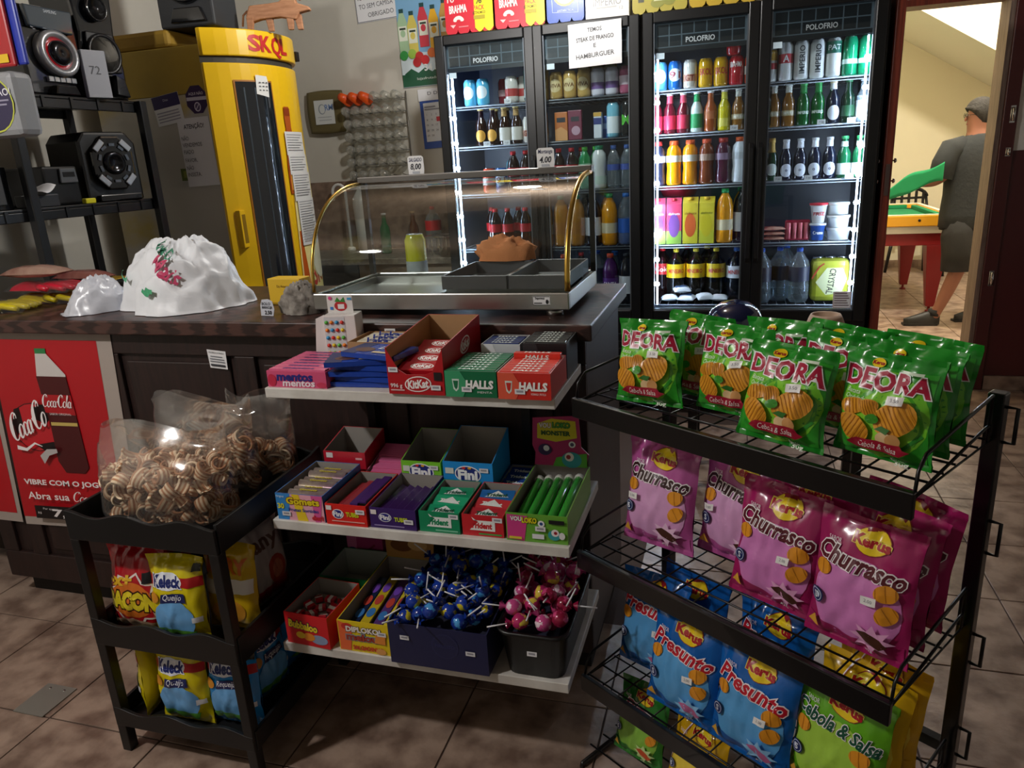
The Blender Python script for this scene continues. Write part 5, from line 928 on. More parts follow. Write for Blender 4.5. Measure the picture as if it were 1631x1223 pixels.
# ---- on the counter front
def quadprint(name, label, cat, TL, TR, BR, BL, y, items, back, parent=None, k=0):
    def mp(x, z, o):
        a = [TL[i]+(TR[i]-TL[i])*x for i in (0, 1)]; b = [BL[i]+(BR[i]-BL[i])*x for i in (0, 1)]
        return (b[0]+(a[0]-b[0])*z, y-o, b[1]+(a[1]-b[1])*z)
    m = MB(); m.add([mp(0, 0, 0), mp(1, 0, 0), mp(1, 1, 0), mp(0, 1, 0)], [(0, 1, 2, 3)], back); pr_(m, items, mp, .2, .0008, .0004)
    return m.build(name, parent, solid=0, label=label, cat=cat)
cr = '#b3121d'
def script(txt, x, y, h, w_, col, **k): return ('t', txt, x, y, h, col, dict(shear=.35, bold=.012, w=w_, fit=1, **k))
pim = [('r', 0, .045, .885, .965, cr), ('e', .26, .53, .20, .125, '#3a0a0c'), ('e', .26, .53, .19, .12, '#c4202a'), ('p', [(.09, .48), (.16, .55), (.15, .63), (.10, .62), (.07, .55)], '#17080a'), ('p', [(.25, .63), (.36, .65), (.42, .59), (.36, .55), (.28, .57)], '#17080a'), ('p', [(.24, .44), (.40, .46), (.42, .40), (.32, .405)], '#17080a'),
 ('p', [(.38, .90), (.47, .90), (.47, .925), (.38, .925)], '#2a7a44'), ('p', [(.36, .79), (.38, .90), (.47, .90), (.60, .80), (.60, .79)], '#cfc9c6'), ('p', [(.355, .79), (.60, .79), (.635, .55), (.66, .33), (.62, .30), (.46, .30), (.41, .36), (.40, .55)], '#4a0c10'), ('p', [(.36, .70), (.615, .70), (.63, .60), (.38, .61)], '#b0141e'), ('r', .41, .545, .63, .562, '#c8b060'),
 *cursive('Coca-Cola', .365, .640, .062, '#f2eeee', sx=1.05, fat=1.1), ('t', 'SABOR ORIGINAL', .515, .607, .011, '#e8dada', dict(w=.18)),
 *cursive('Coca-Co', .075, .455, .135, '#f2eeee', rot=.30, sx=.80, fat=1.15), ('s', [(.10, .43), (.18, .42), (.26, .455), (.32, .44)], (.022, .004), '#f2eeee'), ('s', [(.30, .37), (.36, .41), (.44, .42)], (.05, .02), '#b8b4b4'),
 ('t', 'VIBRE COM O JOGO', .45, .245, .028, '#f0eaea', dict(w=.70, bold=.03)), ('t', 'Abra sua', .29, .175, .04, '#f0eaea', dict(w=.36, bold=.012)), *cursive('Coca-Cola', .50, .155, .052, '#f0eaea', sx=1.7, fat=1.1), ('r', .16, .055, .885, .125, '#140c0d'), ('t', 'Por apenas', .30, .108, .012, '#d8d0d0', dict(w=.13)), ('t', 'R$', .20, .085, .012, '#d8d0d0', dict(w=.03)), ('t', '7,99', .46, .085, .04, '#e8e2e2', dict(w=.28, bold=.03))]
gk = mt('poster_paper_edge', '#a89c94', .6)
quadprint('cola_poster', 'red cola poster with bottle and football on the counter front', 'poster', (-2.425, 1.052), (-1.905, 1.052), (-1.955, .345), (-2.48, .325), 1.8355, pim, gk)
quadprint('cola_poster', 'red cola poster cut off by the left photo edge', 'poster', (-2.625, 1.05), (-2.44, 1.05), (-2.495, .33), (-2.63, .33), 1.8365, [('r', 0, .05, .86, .965, cr)], gk)
quadprint('notice', 'small white printed notice stuck on the counter panel', 'notice', (-1.548, 1.006), (-1.481, 1.0), (-1.483, .943), (-1.545, .948), 1.8365, [('t', 'PROIBIDA A VENDA', .5, .86, .09, '#44464c', dict(w=.8)), ('r', .15, .62, .8, .68, '#777a80'), ('r', .1, .48, .88, .54, '#777a80'), ('r', .1, .35, .9, .41, '#777a80'), ('r', .1, .12, .9, .24, '#3a3c42')], paper)
quadprint('price_sticker', 'tiny white price sticker on the counter edge above chocolate boxes', 'sticker', (-.92, 1.086), (-.888, 1.086), (-.888, 1.07), (-.92, 1.07), 1.7985, [('r', .15, .3, .85, .7, '#8a8c94')], paper)
# ---- behind the rack: bench with a glossy navy helmet and a paper sack
t = thing('bench', 'low black bench standing in front of the fridges', 'bench', (.16, 3.42, 0)); MB().box(-.36, .40, -.16, .16, .585, .62, black_p).build('seat', t, bev=.006)
for x in (-.33, .37):
    for y in (-.13, .13): MB().box(x-.02, x+.02, y-.02, y+.02, 0, .5845, black_p).build('leg', t)
navy = mt('navy_gloss', '#101838', .12, coat=1)
t = thing('navy_balloon', 'glossy navy blue balloon behind the green chip bags', 'balloon', (.0, 3.36, .6205), .0)
MB().lathe([(.008, 0), (.012, .012), (.05, .03), (.095, .075), (.117, .13), (.118, .165), (.10, .205), (.06, .235), (.02, .245), (0, .246)], navy, 32).build('skin', t); MB().lathe([(.014, 0), (.006, .012), (.010, .02)], navy, 12).build('knot', t)
sack = mt('kraft_sack', '#b99c86', .85, col2='#a88b75', vs=20); t = thing('paper_sack', 'beige printed paper sack behind the green chip bags', 'paper bag', (.375, 3.36, .6205), .25)
m = MB(); m.lathe([(.085, 0), (.09, .06), (.082, .13), (.068, .17), (.06, .185), (.056, .18), (.05, .12)], sack, 14); m.build('sack', t); m = MB(); pr_(m, [('t', 'CACAU', 0, .10, .02, '#7a5a4a', dict(w=.08)), ('e', .0, .14, .03, .015, '#8a6a58'), ('r', -.05, .06, .05, .066, '#8a6a58')], cylmap(.088), .015); m.build('print', t)
# ================================================================ CANDY SHELVES FIXED TO THE COUNTER
sh_w = mt('white_melamine', '#d9d6d0', .5, col2='#c4bfb8', vs=14)
cs = thing('candy_rack', 'three white candy shelves fixed to the counter front', 'shelf', (0, 0, 0))
for x0, x1, y0, z1 in ((-1.128, -.378, 1.52, .995), (-1.112, -.34, 1.447, .667), (-1.112, -.345, 1.408, .33)):
    MB().box(x0, x1, y0, 1.815, z1-.026, z1, sh_w).build('shelf_board', cs, bev=.002)
    for x in (-1.0, -.535): MB().prism([(y0+.05, z1-.0265), (1.8155, z1-.0265), (1.8155, z1-.10)], x-.008, x+.008, black_m, 'x').build('bracket', cs)
for x in (-1.0, -.535): MB().box(x-.012, x+.012, 1.8155, 1.8375, .15, .985, black_m).build('upright', cs)
for z in (.90,): MB().lathe([(.009, 0), (.008, .004), (0, .005)], chrome, 10, xf=T(-.85, 1.8375, z, rx=PI/2)).build('bolt', cs)
card_in = mt('grey_card_inside', '#8f8a84', .8); kraft = mt('kraft_card', '#a8825a', .85)
def openbox(name, label, x0, x1, y0, dp, z, hf, hb, col, items=(), rz=0, inside=None, front=None, cat='candy box', tape=True):
    """open display box: front panel hf high, sides rising to a back panel hb high; origin front-left bottom"""
    w_ = x1-x0; t = thing(name, label, cat, (x0, y0, z), rz); c = pc(col, .38) if isinstance(col, str) else col; ci = inside or card_in; k = .0022
    m = MB(); fp_ = front or [(0, 0), (w_, 0), (w_, hf), (0, hf)]
    m.prism(fp_, 0, k, c, 'y'); m.box(k, w_-k, k, dp-k, 0, k, ci)
    for x in (0, w_-k): m.prism([(k, 0), (dp-k, 0), (dp-k, hb), (k, hf)], x, x+k, c, 'x')
    m.box(0, w_, dp-k, dp, 0, hb, c)
    m.box(k, w_-k, dp-k-.0006, dp-k-.0001, k, hb-.0005, ci); 
    for x in (k+.0001, w_-k-.0007): m.prism([(k, k), (dp-k, k), (dp-k, hb-.0005), (k, hf-.0005)], x, x+.0006, ci, 'x')
    m.build('carton', t); m = MB(); pr_(m, items); m.build('print', t, (w_/2, -.0003, hf/2)) if items else None
    return t
def tagp(x, y): return [('r', x-.012, y-.006, x+.012, y+.006, '#e4e4e8'), ('r', x-.008, y-.002, x+.008, y+.003, '#9a9aa4')]
def stick(mb, x, y, z, L_, s, mat, txt=None, tc='#ffffff', rz=0, h=None):
    xf = T(x, y, z, rz=rz); mb.box(-L_/2, L_/2, -s/2, s/2, 0, h or s, mat, xf)
    if txt: pr_(mb, [('t', txt, 0, 0, s*.55, tc, dict(bold=.03, shear=.15, w=L_*.55))], lambda a, b, o: (a, b, (h or s)+o), xf=xf); pr_(mb, [('t', txt, 0, s*.5, s*.5, tc, dict(bold=.03, shear=.15, w=L_*.5))], lambda a, b, o: (a, -s/2-o, b), xf=xf)
def packs(label, name, n, fn, group, cat):
    for k in range(n):
        m = MB(); lo_ = fn(m, k); m.build(name, None, lo_, label=label % ORD[k], cat=cat, group=group, bev=.0012)
Z1, Z2, Z3 = .9955, .6675, .3305
# ---- top shelf
openbox('candy_box', 'pink strawberry chewy candy box at the left of top shelf', -1.122, -.955, 1.53, .19, Z1, .042, .042, '#d2527a', [('t', 'mentos', -.005, .006, .022, '#24267a', dict(bold=.04, w=.10, shear=.1)), ('t', 'mentos', .005, -.01, .018, '#f0dfe8', dict(bold=.03, w=.09, shear=.1)), ('e', -.07, -.003, .012, .016, '#c02848'), ('e', .07, -.012, .014, .007, '#c83858')])
packs('pink candy roll in the strawberry candy box, %s from the front', 'candy_roll', 7, lambda m, k: (stick(m, 0, 0, 0, .158, .021, mt('pink_wrapper', '#dc6c92', .25), 'mentos', '#2a2c80'), (-1.0385, 1.547+.0255*k, Z1+.0245))[1], 'candy rolls in the pink box', 'candy roll')
lacta = mt('blue_chocolate_wrap', '#1c3f9c', .22, bump=.1, bs=60)
for k, (x, y, z, rz) in enumerate(((-.875, 1.60, 0, .05), (-.86, 1.60, .014, -.06), (-.875, 1.595, .028, .10), (-.855, 1.60, .042, -.05), (-.885, 1.59, .056, .30), (-.84, 1.605, .0705, -.22))):
    m = MB(); m.box(-.082, .082, -.05, .05, 0, .012, lacta); pr_(m, [('r', -.082, -.05, -.04, .05, '#14225a'), ('e', -.035, -.012, .028, .02, '#5a3424'), ('t', 'LACTA', .03, .012, .022, '#e6e9f2', dict(bold=.03, w=.07, shear=.2)), ('r', .0, -.035, .07, -.022, '#c9b48a')], lambda a, b, o: (a, b, .012+o)); m.build('chocolate_bar', None, (x, y, Z1+z+.0006), (0, 0, rz), bev=.002, label='blue wrapped chocolate bar in the loose pile, %s from the bottom' % ORD[k], cat='chocolate bar', group='blue chocolate bars')
t = thing('button_candy_box', 'upright white box of coloured button candies at the shelf back', 'candy box', (-1.03, 1.735, Z1), .15)
MB().box(-.035, .055, 0, .06, 0, .14, mt('candy_card_white', '#d9d5d2', .5)).build('carton', t, bev=.002); m = MB(); pr_(m, [('r', -.033, .005, .025, .135, '#c9cdd0')]); m.build('window', t, (0, -.0003, 0))
cc = ('#58b848', '#d83a30', '#e8822a', '#e8c82a', '#3a9ad0')
for j in range(6):
    for i in range(4): MB().lathe([(.0055, 0), (.005, .003), (0, .0045)], pc(cc[(i*2+j*3) % 5], .2), 8, xf=T(-.026+.0145*i, -.0012, .016+.021*j, rx=PI/2)).build('candy', t)
m = MB(); m.box(-.03, .042, .03, .032, .1405, .19, mt('candy_card_white')); pr_(m, [('e', .008, .16, .018, .014, '#b82a30'), ('p', [(-.008, .172), (.0, .184), (.008, .174), (.018, .184), (.022, .17)], '#3a8a3a'), ('r', .0, .152, .018, .165, '#e6dede'), ('r', -.022, .15, -.014, .158, '#3a7ac8'), ('r', .028, .176, .04, .182, '#3a9ad0'), ('e', -.02, .182, .005, .005, '#d8468a')], lambda x, y, o: (x, .03-o, y)); m.build('header_card', t)
MB().prism([(-.075, .0), (-.036, .0), (-.036, .14), (-.06, .13)], .01, .0125, mt('candy_card_white'), 'y').build('side_flap', t)
brown_tray = openbox('candy_box', 'brown cardboard tray of white chocolate behind the blue bars', -.962, -.80, 1.665, .125, Z1, .085, .085, kraft, inside=kraft)
packs('cream wrapped bar in the brown tray, %s from the front', 'chocolate_bar', 3, lambda m, k: (stick(m, 0, 0, 0, .12, .03, mt('cream_wrap', '#cfc6b0', .3), 'Laka', '#2a3a8a', h=.012), (-.88, 1.69+.035*k, Z1+.0732))[1], 'cream bars in the brown tray', 'chocolate bar')
adopt(MB().box(-.95, -.81, 1.672, 1.785, Z1+.003, Z1+.073, kraft).build('riser'), brown_tray)
w_ = .142; kkf = [(0, 0), (w_, 0), (w_, .112), (w_*.80, .055), (w_*.66, .048), (w_*.34, .048), (w_*.2, .06), (0, .112)]
openbox('candy_box', 'tall red wafer chocolate display box with notched front', -.778, -.636, 1.512, .27, Z1, .112, .135, '#b3161f', [('e', .005, -.03, .034, .019, '#f0ecea', .1), ('e', .005, -.03, .031, .0165, '#b3161f', .1), ('t', 'KitKat', .005, -.03, .02, '#f4f0ee', dict(bold=.04, w=.052, rot=.1, shear=.15)), ('t', '996 g', -.05, -.036, .01, '#f0e0e0', dict(bold=.02)), ('r', -.065, -.047, -.03, -.044, '#e0b8b8'), ('r', .047, -.02, .066, .0, '#20181a')]+tagp(-.055, .004)+tagp(.05, -.037), front=kkf, inside=kraft)
kkm = mt('red_wafer_wrap', '#b01a26', .22)
for k in range(8):
    m = MB(); m.box(-.058, .058, -.02, .02, 0, .013, kkm); xo = lambda a, b, o: (a, b, .013+o); pr_(m, [('e', 0, 0, .03, .014, '#f0ecea'), ('e', 0, 0, .027, .012, '#b01a26'), ('t', 'KitKat', 0, 0, .016, '#f4f0ee', dict(bold=.04, w=.045))], xo)
    m.build('wafer_bar', None, (-.707, 1.548+.046*(k % 4)+.01*(k//4), Z1+.024+.0205*(k//4)+.007*(k % 4)), (.25, 0, rnd.uniform(-.05, .05)), bev=.0015, label='red wafer bar in the notched red box, %s row, %s from the front' % (('lower', 'upper')[k//4], ORD[k % 4]), cat='wafer bar', group='red wafer bars')
m = MB(); pr_(m, [('e', 0, 0, .035, .02, '#f0ecea', .2), ('e', 0, 0, .031, .017, '#b3161f', .2), ('t', 'KitKat', 0, 0, .022, '#f4f0ee', dict(bold=.04, w=.052, rot=.15))], lambda x, y, o: (o, x, y)); m.build('side_print', None, (-.6357, 1.66, Z1+.085), label='oval white brand mark on the side of the tall red box', cat='print') if 0 else m.build('side_print', bpy.data.objects['candy_box.002'], (w_+.0002, .15, .085))
def halls(label, x0, x1, y0, dp, z, h, col, c2, sub, n, stickcol, txt='HALLS', up_=0):
    w_ = x1-x0
    t = openbox('candy_box', label, x0, x1, y0, dp, z, h, h, col, [('p', [(-w_/2, -h/2), (-w_*.16, -h/2), (-w_*.05, 0), (-w_*.2, h/2), (-w_/2, h/2)], c2), ('p', [(-w_*.36, .012), (-w_*.22, .012), (-w_*.24, -.012), (-w_*.29, -.018), (-w_*.34, -.012)], '#cfe0d6'), ('p', [(-w_*.34, .008), (-w_*.24, .008), (-w_*.26, -.008), (-w_*.29, -.013), (-w_*.32, -.008)], col), ('t', txt, w_*.17, 0, .019, '#f4f4f2', dict(bold=.05, w=w_*.52, shear=.1)), ('t', sub, w_*.27, -.018, .005, '#e8e8e6', dict(w=w_*.28))]+tagp(-w_*.08, -.012))
    packs(label.split(' box')[0]+' stick pack, %s from the front of its box', 'candy_stick', n, lambda m, k: (stick(m, 0, 0, 0, w_-.008, .0175, mt('wrap_'+stickcol.lstrip('#'), stickcol, .2), txt, '#e8f0ea'), (x0+w_/2, y0+.0135+.0192*k, z+h-.016+up_*(k == n-1)))[1], 'stick packs: '+label, 'candy stick'); return t
halls('green menthol candy box on the top shelf', -.632, -.508, 1.508, .165, Z1, .062, '#0f6a42', '#3a9a6a', 'MENTA', 8, '#1c7a52')
halls('red strawberry candy box on the top shelf', -.504, -.382, 1.505, .16, Z1, .062, '#c92a20', '#e05a40', 'MORANGO | FRUTILLA', 7, '#d8392c', up_=.012)
halls('dark blue candy box behind the green menthol box', -.60, -.50, 1.68, .1, Z1, .082, '#c4c8ce', '#e0e2e6', '', 4, '#15306e')
halls('black extra strong candy box behind the red box', -.49, -.382, 1.672, .125, Z1, .088, '#16171a', '#2a2c30', 'EXTRA FORTE', 6, '#1c1d20')
# ---- middle shelf, front row
def filler(label, name, n, fn, group, cat): packs(label, name, n, fn, group, cat)
g = openbox('candy_box', 'yellow and pink jelly candy box at the left of middle shelf', -1.098, -.963, 1.455, .20, Z2, .072, .075, '#2f6ab4', [('r', -.067, -.036, .067, .036, '#e8a8b8'), ('p', [(-.067, -.036), (-.035, -.036), (-.025, .036), (-.067, .036)], '#3a8ad0'), ('p', [(-.01, -.036), (.02, -.036), (.0, .036), (-.02, .036)], '#e8c82a'), ('p', [(.04, -.036), (.055, -.036), (.067, .036), (.035, .036)], '#d85a9a'), *outl('Gomets', .01, .018, .018, '#e6d020', '#7a3a1a', w=.092, bold=.04), ('t', 'Frutas Sortidas', .01, -.006, .009, '#2a4a9a', dict(bold=.02, w=.085)), ('t', '30', -.054, .002, .014, '#e8e23a', dict(bold=.04)), ('t', 'dori', .048, -.024, .013, '#c8283a', dict(bold=.06, w=.03)), ('t', 'Original', -.053, .028, .006, '#e6f0f6', dict(w=.022))]+tagp(-.04, -.018))
filler('silver wrapped jelly roll in the jelly candy box, %s from the front', 'jelly_roll', 7, lambda m, k: (m.tube([(-.055, 0, .011), (.055, 0, .011)], .0115, mt('silver_film', '#b6ac9a', .18, .5, col2='#8a6a80', vs=30), 10), pr_(m, [('t', 'Gomets', 0, 0, .010, '#d8c83a', dict(bold=.04, w=.05))], lambda a, b, o: (a, b, .0226+o)), (-1.03, 1.475+.025*k, Z2+.034+.005*(k % 2)+.002*k))[2], 'silver jelly rolls', 'jelly roll')
openbox('candy_box', 'red fruit tubes candy box on the middle shelf', -.957, -.845, 1.452, .19, Z2, .056, .06, '#d8261f', [('e', -.022, .002, .016, .013, '#f0f0f4'), ('e', -.022, .002, .014, .011, '#2a2a80'), ('t', 'Fini', -.022, .002, .013, '#f4f4f8', dict(bold=.04, w=.024)), ('t', 'TUBES', .018, .003, .012, '#c8d820', dict(bold=.04, w=.034)), ('r', -.053, .012, -.038, .024, '#e8e0e0'), ('r', -.04, -.018, .05, -.015, '#e8a8a0')]+tagp(.04, .012))
filler('shiny purple candy packet leaning in the red tubes box, %s from left', 'candy_packet', 4, lambda m, k: (m.box(-.011, .011, -.075, .075, 0, .007, mt('purple_foil' if k > 1 else 'red_foil', '#4a2a6c' if k > 1 else '#9a3038', .2)), (-.935+.024*k, 1.545, Z2+.03+.008*k))[1], 'packets in the red tubes box', 'candy packet')
openbox('candy_box', 'purple fruit tubes candy box on the middle shelf', -.838, -.716, 1.456, .19, Z2, .054, .062, '#3a2066', [('e', -.02, .003, .017, .012, '#e8e8f0'), ('e', -.02, .003, .015, .0105, '#2a2a80'), ('t', 'Fini', -.02, .003, .012, '#f4f4f8', dict(bold=.04, w=.024)), ('t', 'TUBES', .022, .0, .011, '#c8d820', dict(bold=.04, w=.034)), ('r', -.057, .01, -.042, .022, '#e8e0e0'), ('r', -.05, -.02, .03, -.017, '#9a88c0')]+tagp(.042, -.004))
filler('purple candy packet standing in the purple tubes box, %s from left', 'candy_packet', 5, lambda m, k: (m.box(-.01, .01, -.075, .075, 0, .007, mt('purple_foil'), T(ry=.5)), pr_(m, [('t', 'Fini', 0, .0, .012, '#c8c0e0', dict(rot=PI/2, w=.03))], lambda a, b, o: (a*.88, b, .0072+o-a*.5), xf=None), (-.822+.0215*k, 1.552, Z2+.028))[2], 'packets in the purple tubes box', 'candy packet')
def trident(label, x0, x1, y0, col, c2, cols):
    w_ = x1-x0; h = .054
    openbox('gum_box', label, x0, x1, y0, .17, Z2, h, .06, col, [('p', [(-w_*.32, -.012), (w_*.30, -.012), (w_*.30, .014), (-w_*.22, .014), (-w_*.26, .022), (-w_*.1, .01)], '#eef2f0'), ('t', 'Trident', -.003, .001, .015, col, dict(bold=.05, w=w_*.5, shear=.1)), ('r', -w_*.1, -.022, w_*.45, -.018, c2)]+tagp(w_*.36, .018), cat='gum box')
    for k, c in enumerate(cols):
        m = MB(); m.box(-w_*.42, w_*.42, -.022, .022, 0, .009, mt('gum_'+c.lstrip('#'), c, .25)); pr_(m, [('p', [(-.03, -.008), (.0, .018), (.03, -.008)], '#e6ebe8'), ('t', 'Trident', .0, 0, .013, '#f0f4f2' if k % 2 else '#16503a', dict(bold=.05, w=w_*.5, shear=.15))], lambda a, b, o: (a, b, .009+o))
        m.build('gum_pack', None, (x0+w_/2, y0+.034+.042*k, Z2+.034+.004*k), (.18, 0, (.05, -.08, .1)[k]), bev=.0015, label='gum pack %s from the front in %s' % (ORD[k], label.split(' box')[0]+' box'), cat='gum pack', group='gum packs in the '+label)
trident('green mint gum box on the middle shelf', -.709, -.606, 1.46, '#118a5c', '#7ac8a4', ('#1f9a6c', '#2aa878', '#1a8a60'))
trident('red melon gum box on the middle shelf', -.60, -.498, 1.462, '#c8262e', '#4aa04a', ('#b8303a', '#c83a40', '#2a6ab0'))
t = openbox('candy_box', 'green monster-eye candy box with tall header card', -.49, -.345, 1.458, .275, Z2, .07, .075, '#6aa83a', [('p', [(-.07, -.03), (-.03, -.034), (-.02, .03), (-.07, .032)], '#d2408a'), *outl('VOU', -.048, .022, .011, '#f0f0e8', '#8a2a6a', w=.026, bold=.04), *outl('LOKO', -.016, .02, .013, '#e6d81e', '#4a6a1a', w=.034, bold=.05), ('e', .012, .014, .008, .008, '#f0f0f0'), ('e', .012, .014, .004, .004, '#2a4a8a'), ('e', .042, -.012, .015, .013, '#3aa0a8'), ('e', .044, -.006, .009, .009, '#f0ecea'), ('e', .045, -.006, .004, .004, '#a02030'), ('r', -.01, -.024, .018, -.012, '#e8eaf0'), ('r', .03, .016, .066, .026, '#1a1a1c'), ('e', .06, -.012, .007, .009, '#e8e8e8'), ('r', -.065, -.028, -.035, -.022, '#e2d040')]+tagp(.01, .002))
m = MB(); m.prism([(0, .0755), (.135, .0755), (.145, .11), (.125, .13), (.12, .215), (.0, .205), (-.004, .13), (.004, .11)], .268, .2705, pc('#b02a68'), 'y')
pr_(m, [('p', [(.01, .15), (.06, .142), (.115, .155), (.112, .20), (.05, .205), (.012, .19)], '#d6c82a'), *outl('VOU', .032, .186, .013, '#ece8e0', '#6a2a6a', w=.03, bold=.04), *outl('LOKO', .075, .188, .014, '#4a9a3a', '#1a3a1a', w=.045, bold=.04), ('t', 'MONSTER', .06, .166, .012, '#2a5a2a', dict(bold=.05, w=.075)), ('e', .102, .137, .009, .009, '#e8e8ea'), ('e', .102, .137, .005, .005, '#4a4a6a'), ('e', .03, .12, .018, .016, '#3a2a5a'), ('e', .034, .124, .008, .008, '#dfe0ea'), ('p', [(.05, .0755), (.14, .0755), (.14, .115), (.06, .10)], '#5ab03a'), ('e', .10, .095, .026, .022, '#38a0a8'), ('e', .094, .103, .012, .012, '#ece6e2'), ('e', .092, .103, .006, .006, '#9a2030')], lambda x, y, o: (x, .268-o, y)); m.build('header_card', t)
filler('clear tube of green candy in the monster-eye box, %s from left', 'candy_tube', 5, lambda m, k: (m.tube([(0, -.11, 0), (0, .10, .012)], .011, mt('green_gel', ('#3a9a3a', '#58b040', '#7ab84a', '#4aa04a', '#6a4a8a')[k], .12), 10), m.lathe([(.0125, 0), (.0125, .014), (0, .016)], mt('tube_cap', '#cfcfc8', .3), 10, xf=T(0, .10, .012, rx=-PI/2)), (-.47+.0262*k, 1.585, Z2+.034+.003*k))[2], 'candy tubes in the monster-eye box', 'candy tube')
# ---- middle shelf, back row
openbox('candy_box', 'empty red candy box at the back left of middle shelf', -1.085, -.957, 1.675, .125, Z2, .098, .125, '#b81c30', [('r', -.055, .03, -.035, .045, '#dfdcdc'), ('r', .035, .028, .055, .034, '#e0b0b4')])
openbox('candy_box', 'pink candy box full of pink packets on middle shelf', -.952, -.845, 1.655, .14, Z2, .05, .08, '#d86a98', [('r', -.045, .01, .0, .018, '#f0c8d8')])
filler('flat pink candy packet in the pink box, %s from the front', 'candy_packet', 4, lambda m, k: (m.box(-.045, .045, -.026, .026, 0, .006, mt('pink_foil', '#c8608c', .22), T(rx=.3)), (-.899, 1.69+.022*k, Z2+.045+.01*k))[1], 'packets in the pink box', 'candy packet')
def fini(label, x0, x1, y0, h, hb, col, sub):
    w_ = x1-x0; openbox('candy_box', label, x0, x1, y0, .15, Z2, h, hb, col, [('e', 0, .020, .036, .024, '#f0f0f4', -.06), ('e', 0, .020, .033, .021, '#22307e', -.06), ('t', 'Fini', 0, .019, .026, '#f6f6fa', dict(bold=.05, w=.05)), ('t', sub, .0, -.02, .012, '#d6e03a', dict(bold=.04, w=.075)), ('r', -w_*.45, .02, -w_*.28, .036, '#d8dcd4'), ('e', -.01, .038, .005, .003, '#d8302a'), ('e', .006, .038, .005, .003, '#e8a82a')]+tagp(w_*.33, .034))
fini('empty lime green jelly box behind the purple tubes box', -.835, -.722, 1.645, .098, .135, '#7cc832', 'BEIJOS')
fini('empty bright blue jelly box behind the gum boxes', -.714, -.578, 1.64, .106, .15, '#2490dc', 'DENTADURAS')
openbox('gum_box', 'royal blue gum box beside the blue jelly box', -.572, -.492, 1.655, .13, Z2, .04, .045, '#2450b4', [('r', -.03, -.01, .0, .01, '#7a9ad8')], cat='gum box')
filler('dark blue gum pack in the royal blue gum box, %s from the front', 'gum_pack', 3, lambda m, k: (m.box(-.035, .035, -.02, .02, 0, .009, mt('gum_navy', '#2a4aa0', .25), T(rx=.15)), pr_(m, [('t', 'Trident', 0, 0, .012, '#e6ebf2', dict(bold=.05, w=.05))], lambda a, b, o: (a, b, .0095+b*.15+o)), (-.532, 1.68+.038*k, Z2+.03))[2], 'gum packs in the royal blue box', 'gum pack')
# ---- bottom shelf
red_gum = openbox('candy_box', 'red bubble gum box with cat print at the bottom left', -1.098, -.968, 1.412, .16, Z3, .092, .098, '#cf1f26', [*outl('Bubbaloo', -.01, .012, .022, '#e8d02a', '#2a1a4a', w=.085, bold=.05, rot=-.08), ('e', .035, -.022, .026, .014, '#8a98b8'), ('e', .005, -.018, .018, .012, '#e08a2a'), ('e', -.02, -.016, .014, .01, '#e8c02a')], rz=-.06)
filler('small red wrapped bubble gum in the red box, number %s from left', 'bubble_gum', 9, lambda m, k: (m.box(-.014, .014, -.01, .01, 0, .012, mt('red_twist', '#b01c2a', .2), T(rz=k*.9, ry=.3*(k % 3)-.2)), m.box(-.005, .005, -.0102, .0102, .002, .0125, mt('twist_white', '#d8d4d4', .4), T(rz=k*.9, ry=.3*(k % 3)-.2)), (-1.075+.036*(k % 3)+.008*(k//3), 1.445+.036*(k//3), Z3+.06+.004*(k % 2)))[2], 'red bubble gums', 'bubble gum')
adopt(MB().box(-.055, .055, -.06, .06, 0, .055, card_in).build('riser', None, (-1.032, 1.49, Z3+.003), (0, 0, -.06)), red_gum)
openbox('candy_box', 'open green bubble gum box behind the red one', -1.105, -.955, 1.60, .15, Z3, .085, .09, '#147a44', inside=mt('pale_card', '#a8b0aa', .8))
filler('small green wrapped bubble gum in the green box, %s of three', 'bubble_gum', 3, lambda m, k: (m.box(-.016, .016, -.011, .011, 0, .014, mt('green_twist', '#1c8a4c', .2), T(rz=k*.8)), (-.985-.03*k, 1.645+.02*k, Z3+.003))[1], 'green bubble gums', 'bubble gum')
openbox('candy_box', 'small pink bubble gum carton at the back of bottom shelf', -1.095, -.985, 1.758, .055, Z3, .118, .118, '#c2488a', [('p', [(-.05, -.05), (-.025, -.05), (-.02, .05), (-.05, .05)], '#e07ab0'), ('e', -.035, .012, .010, .007, '#2a62b8'), *outl('POOSH!', .015, -.012, .022, '#1c1216', '#e05a9a', w=.068, bold=.06, rot=-.1), ('s', [(.0, .005), (.03, .03)], .006, '#8a1c4a')]) if 0 else None
t = thing('candy_box', 'pink bubble gum carton standing at the back of bottom shelf', 'candy box', (-1.045, 1.785, Z3)); MB().box(-.06, .06, -.02, .02, 0, .125, mt('pink_carton', '#b8427e', .4)).build('carton', t, bev=.002); m = MB(); pr_(m, [('p', [(-.058, .02), (-.03, .02), (-.025, .12), (-.058, .12)], '#e07ab0'), ('e', -.042, .078, .012, .008, '#2a62b8'), *outl('POOSH!', .018, .05, .022, '#1c1216', '#e05a9a', w=.07, bold=.06, rot=-.1), ('s', [(.0, .07), (.035, .1)], .006, '#8a1c4a')]); m.build('print', t, (0, -.0205, 0))
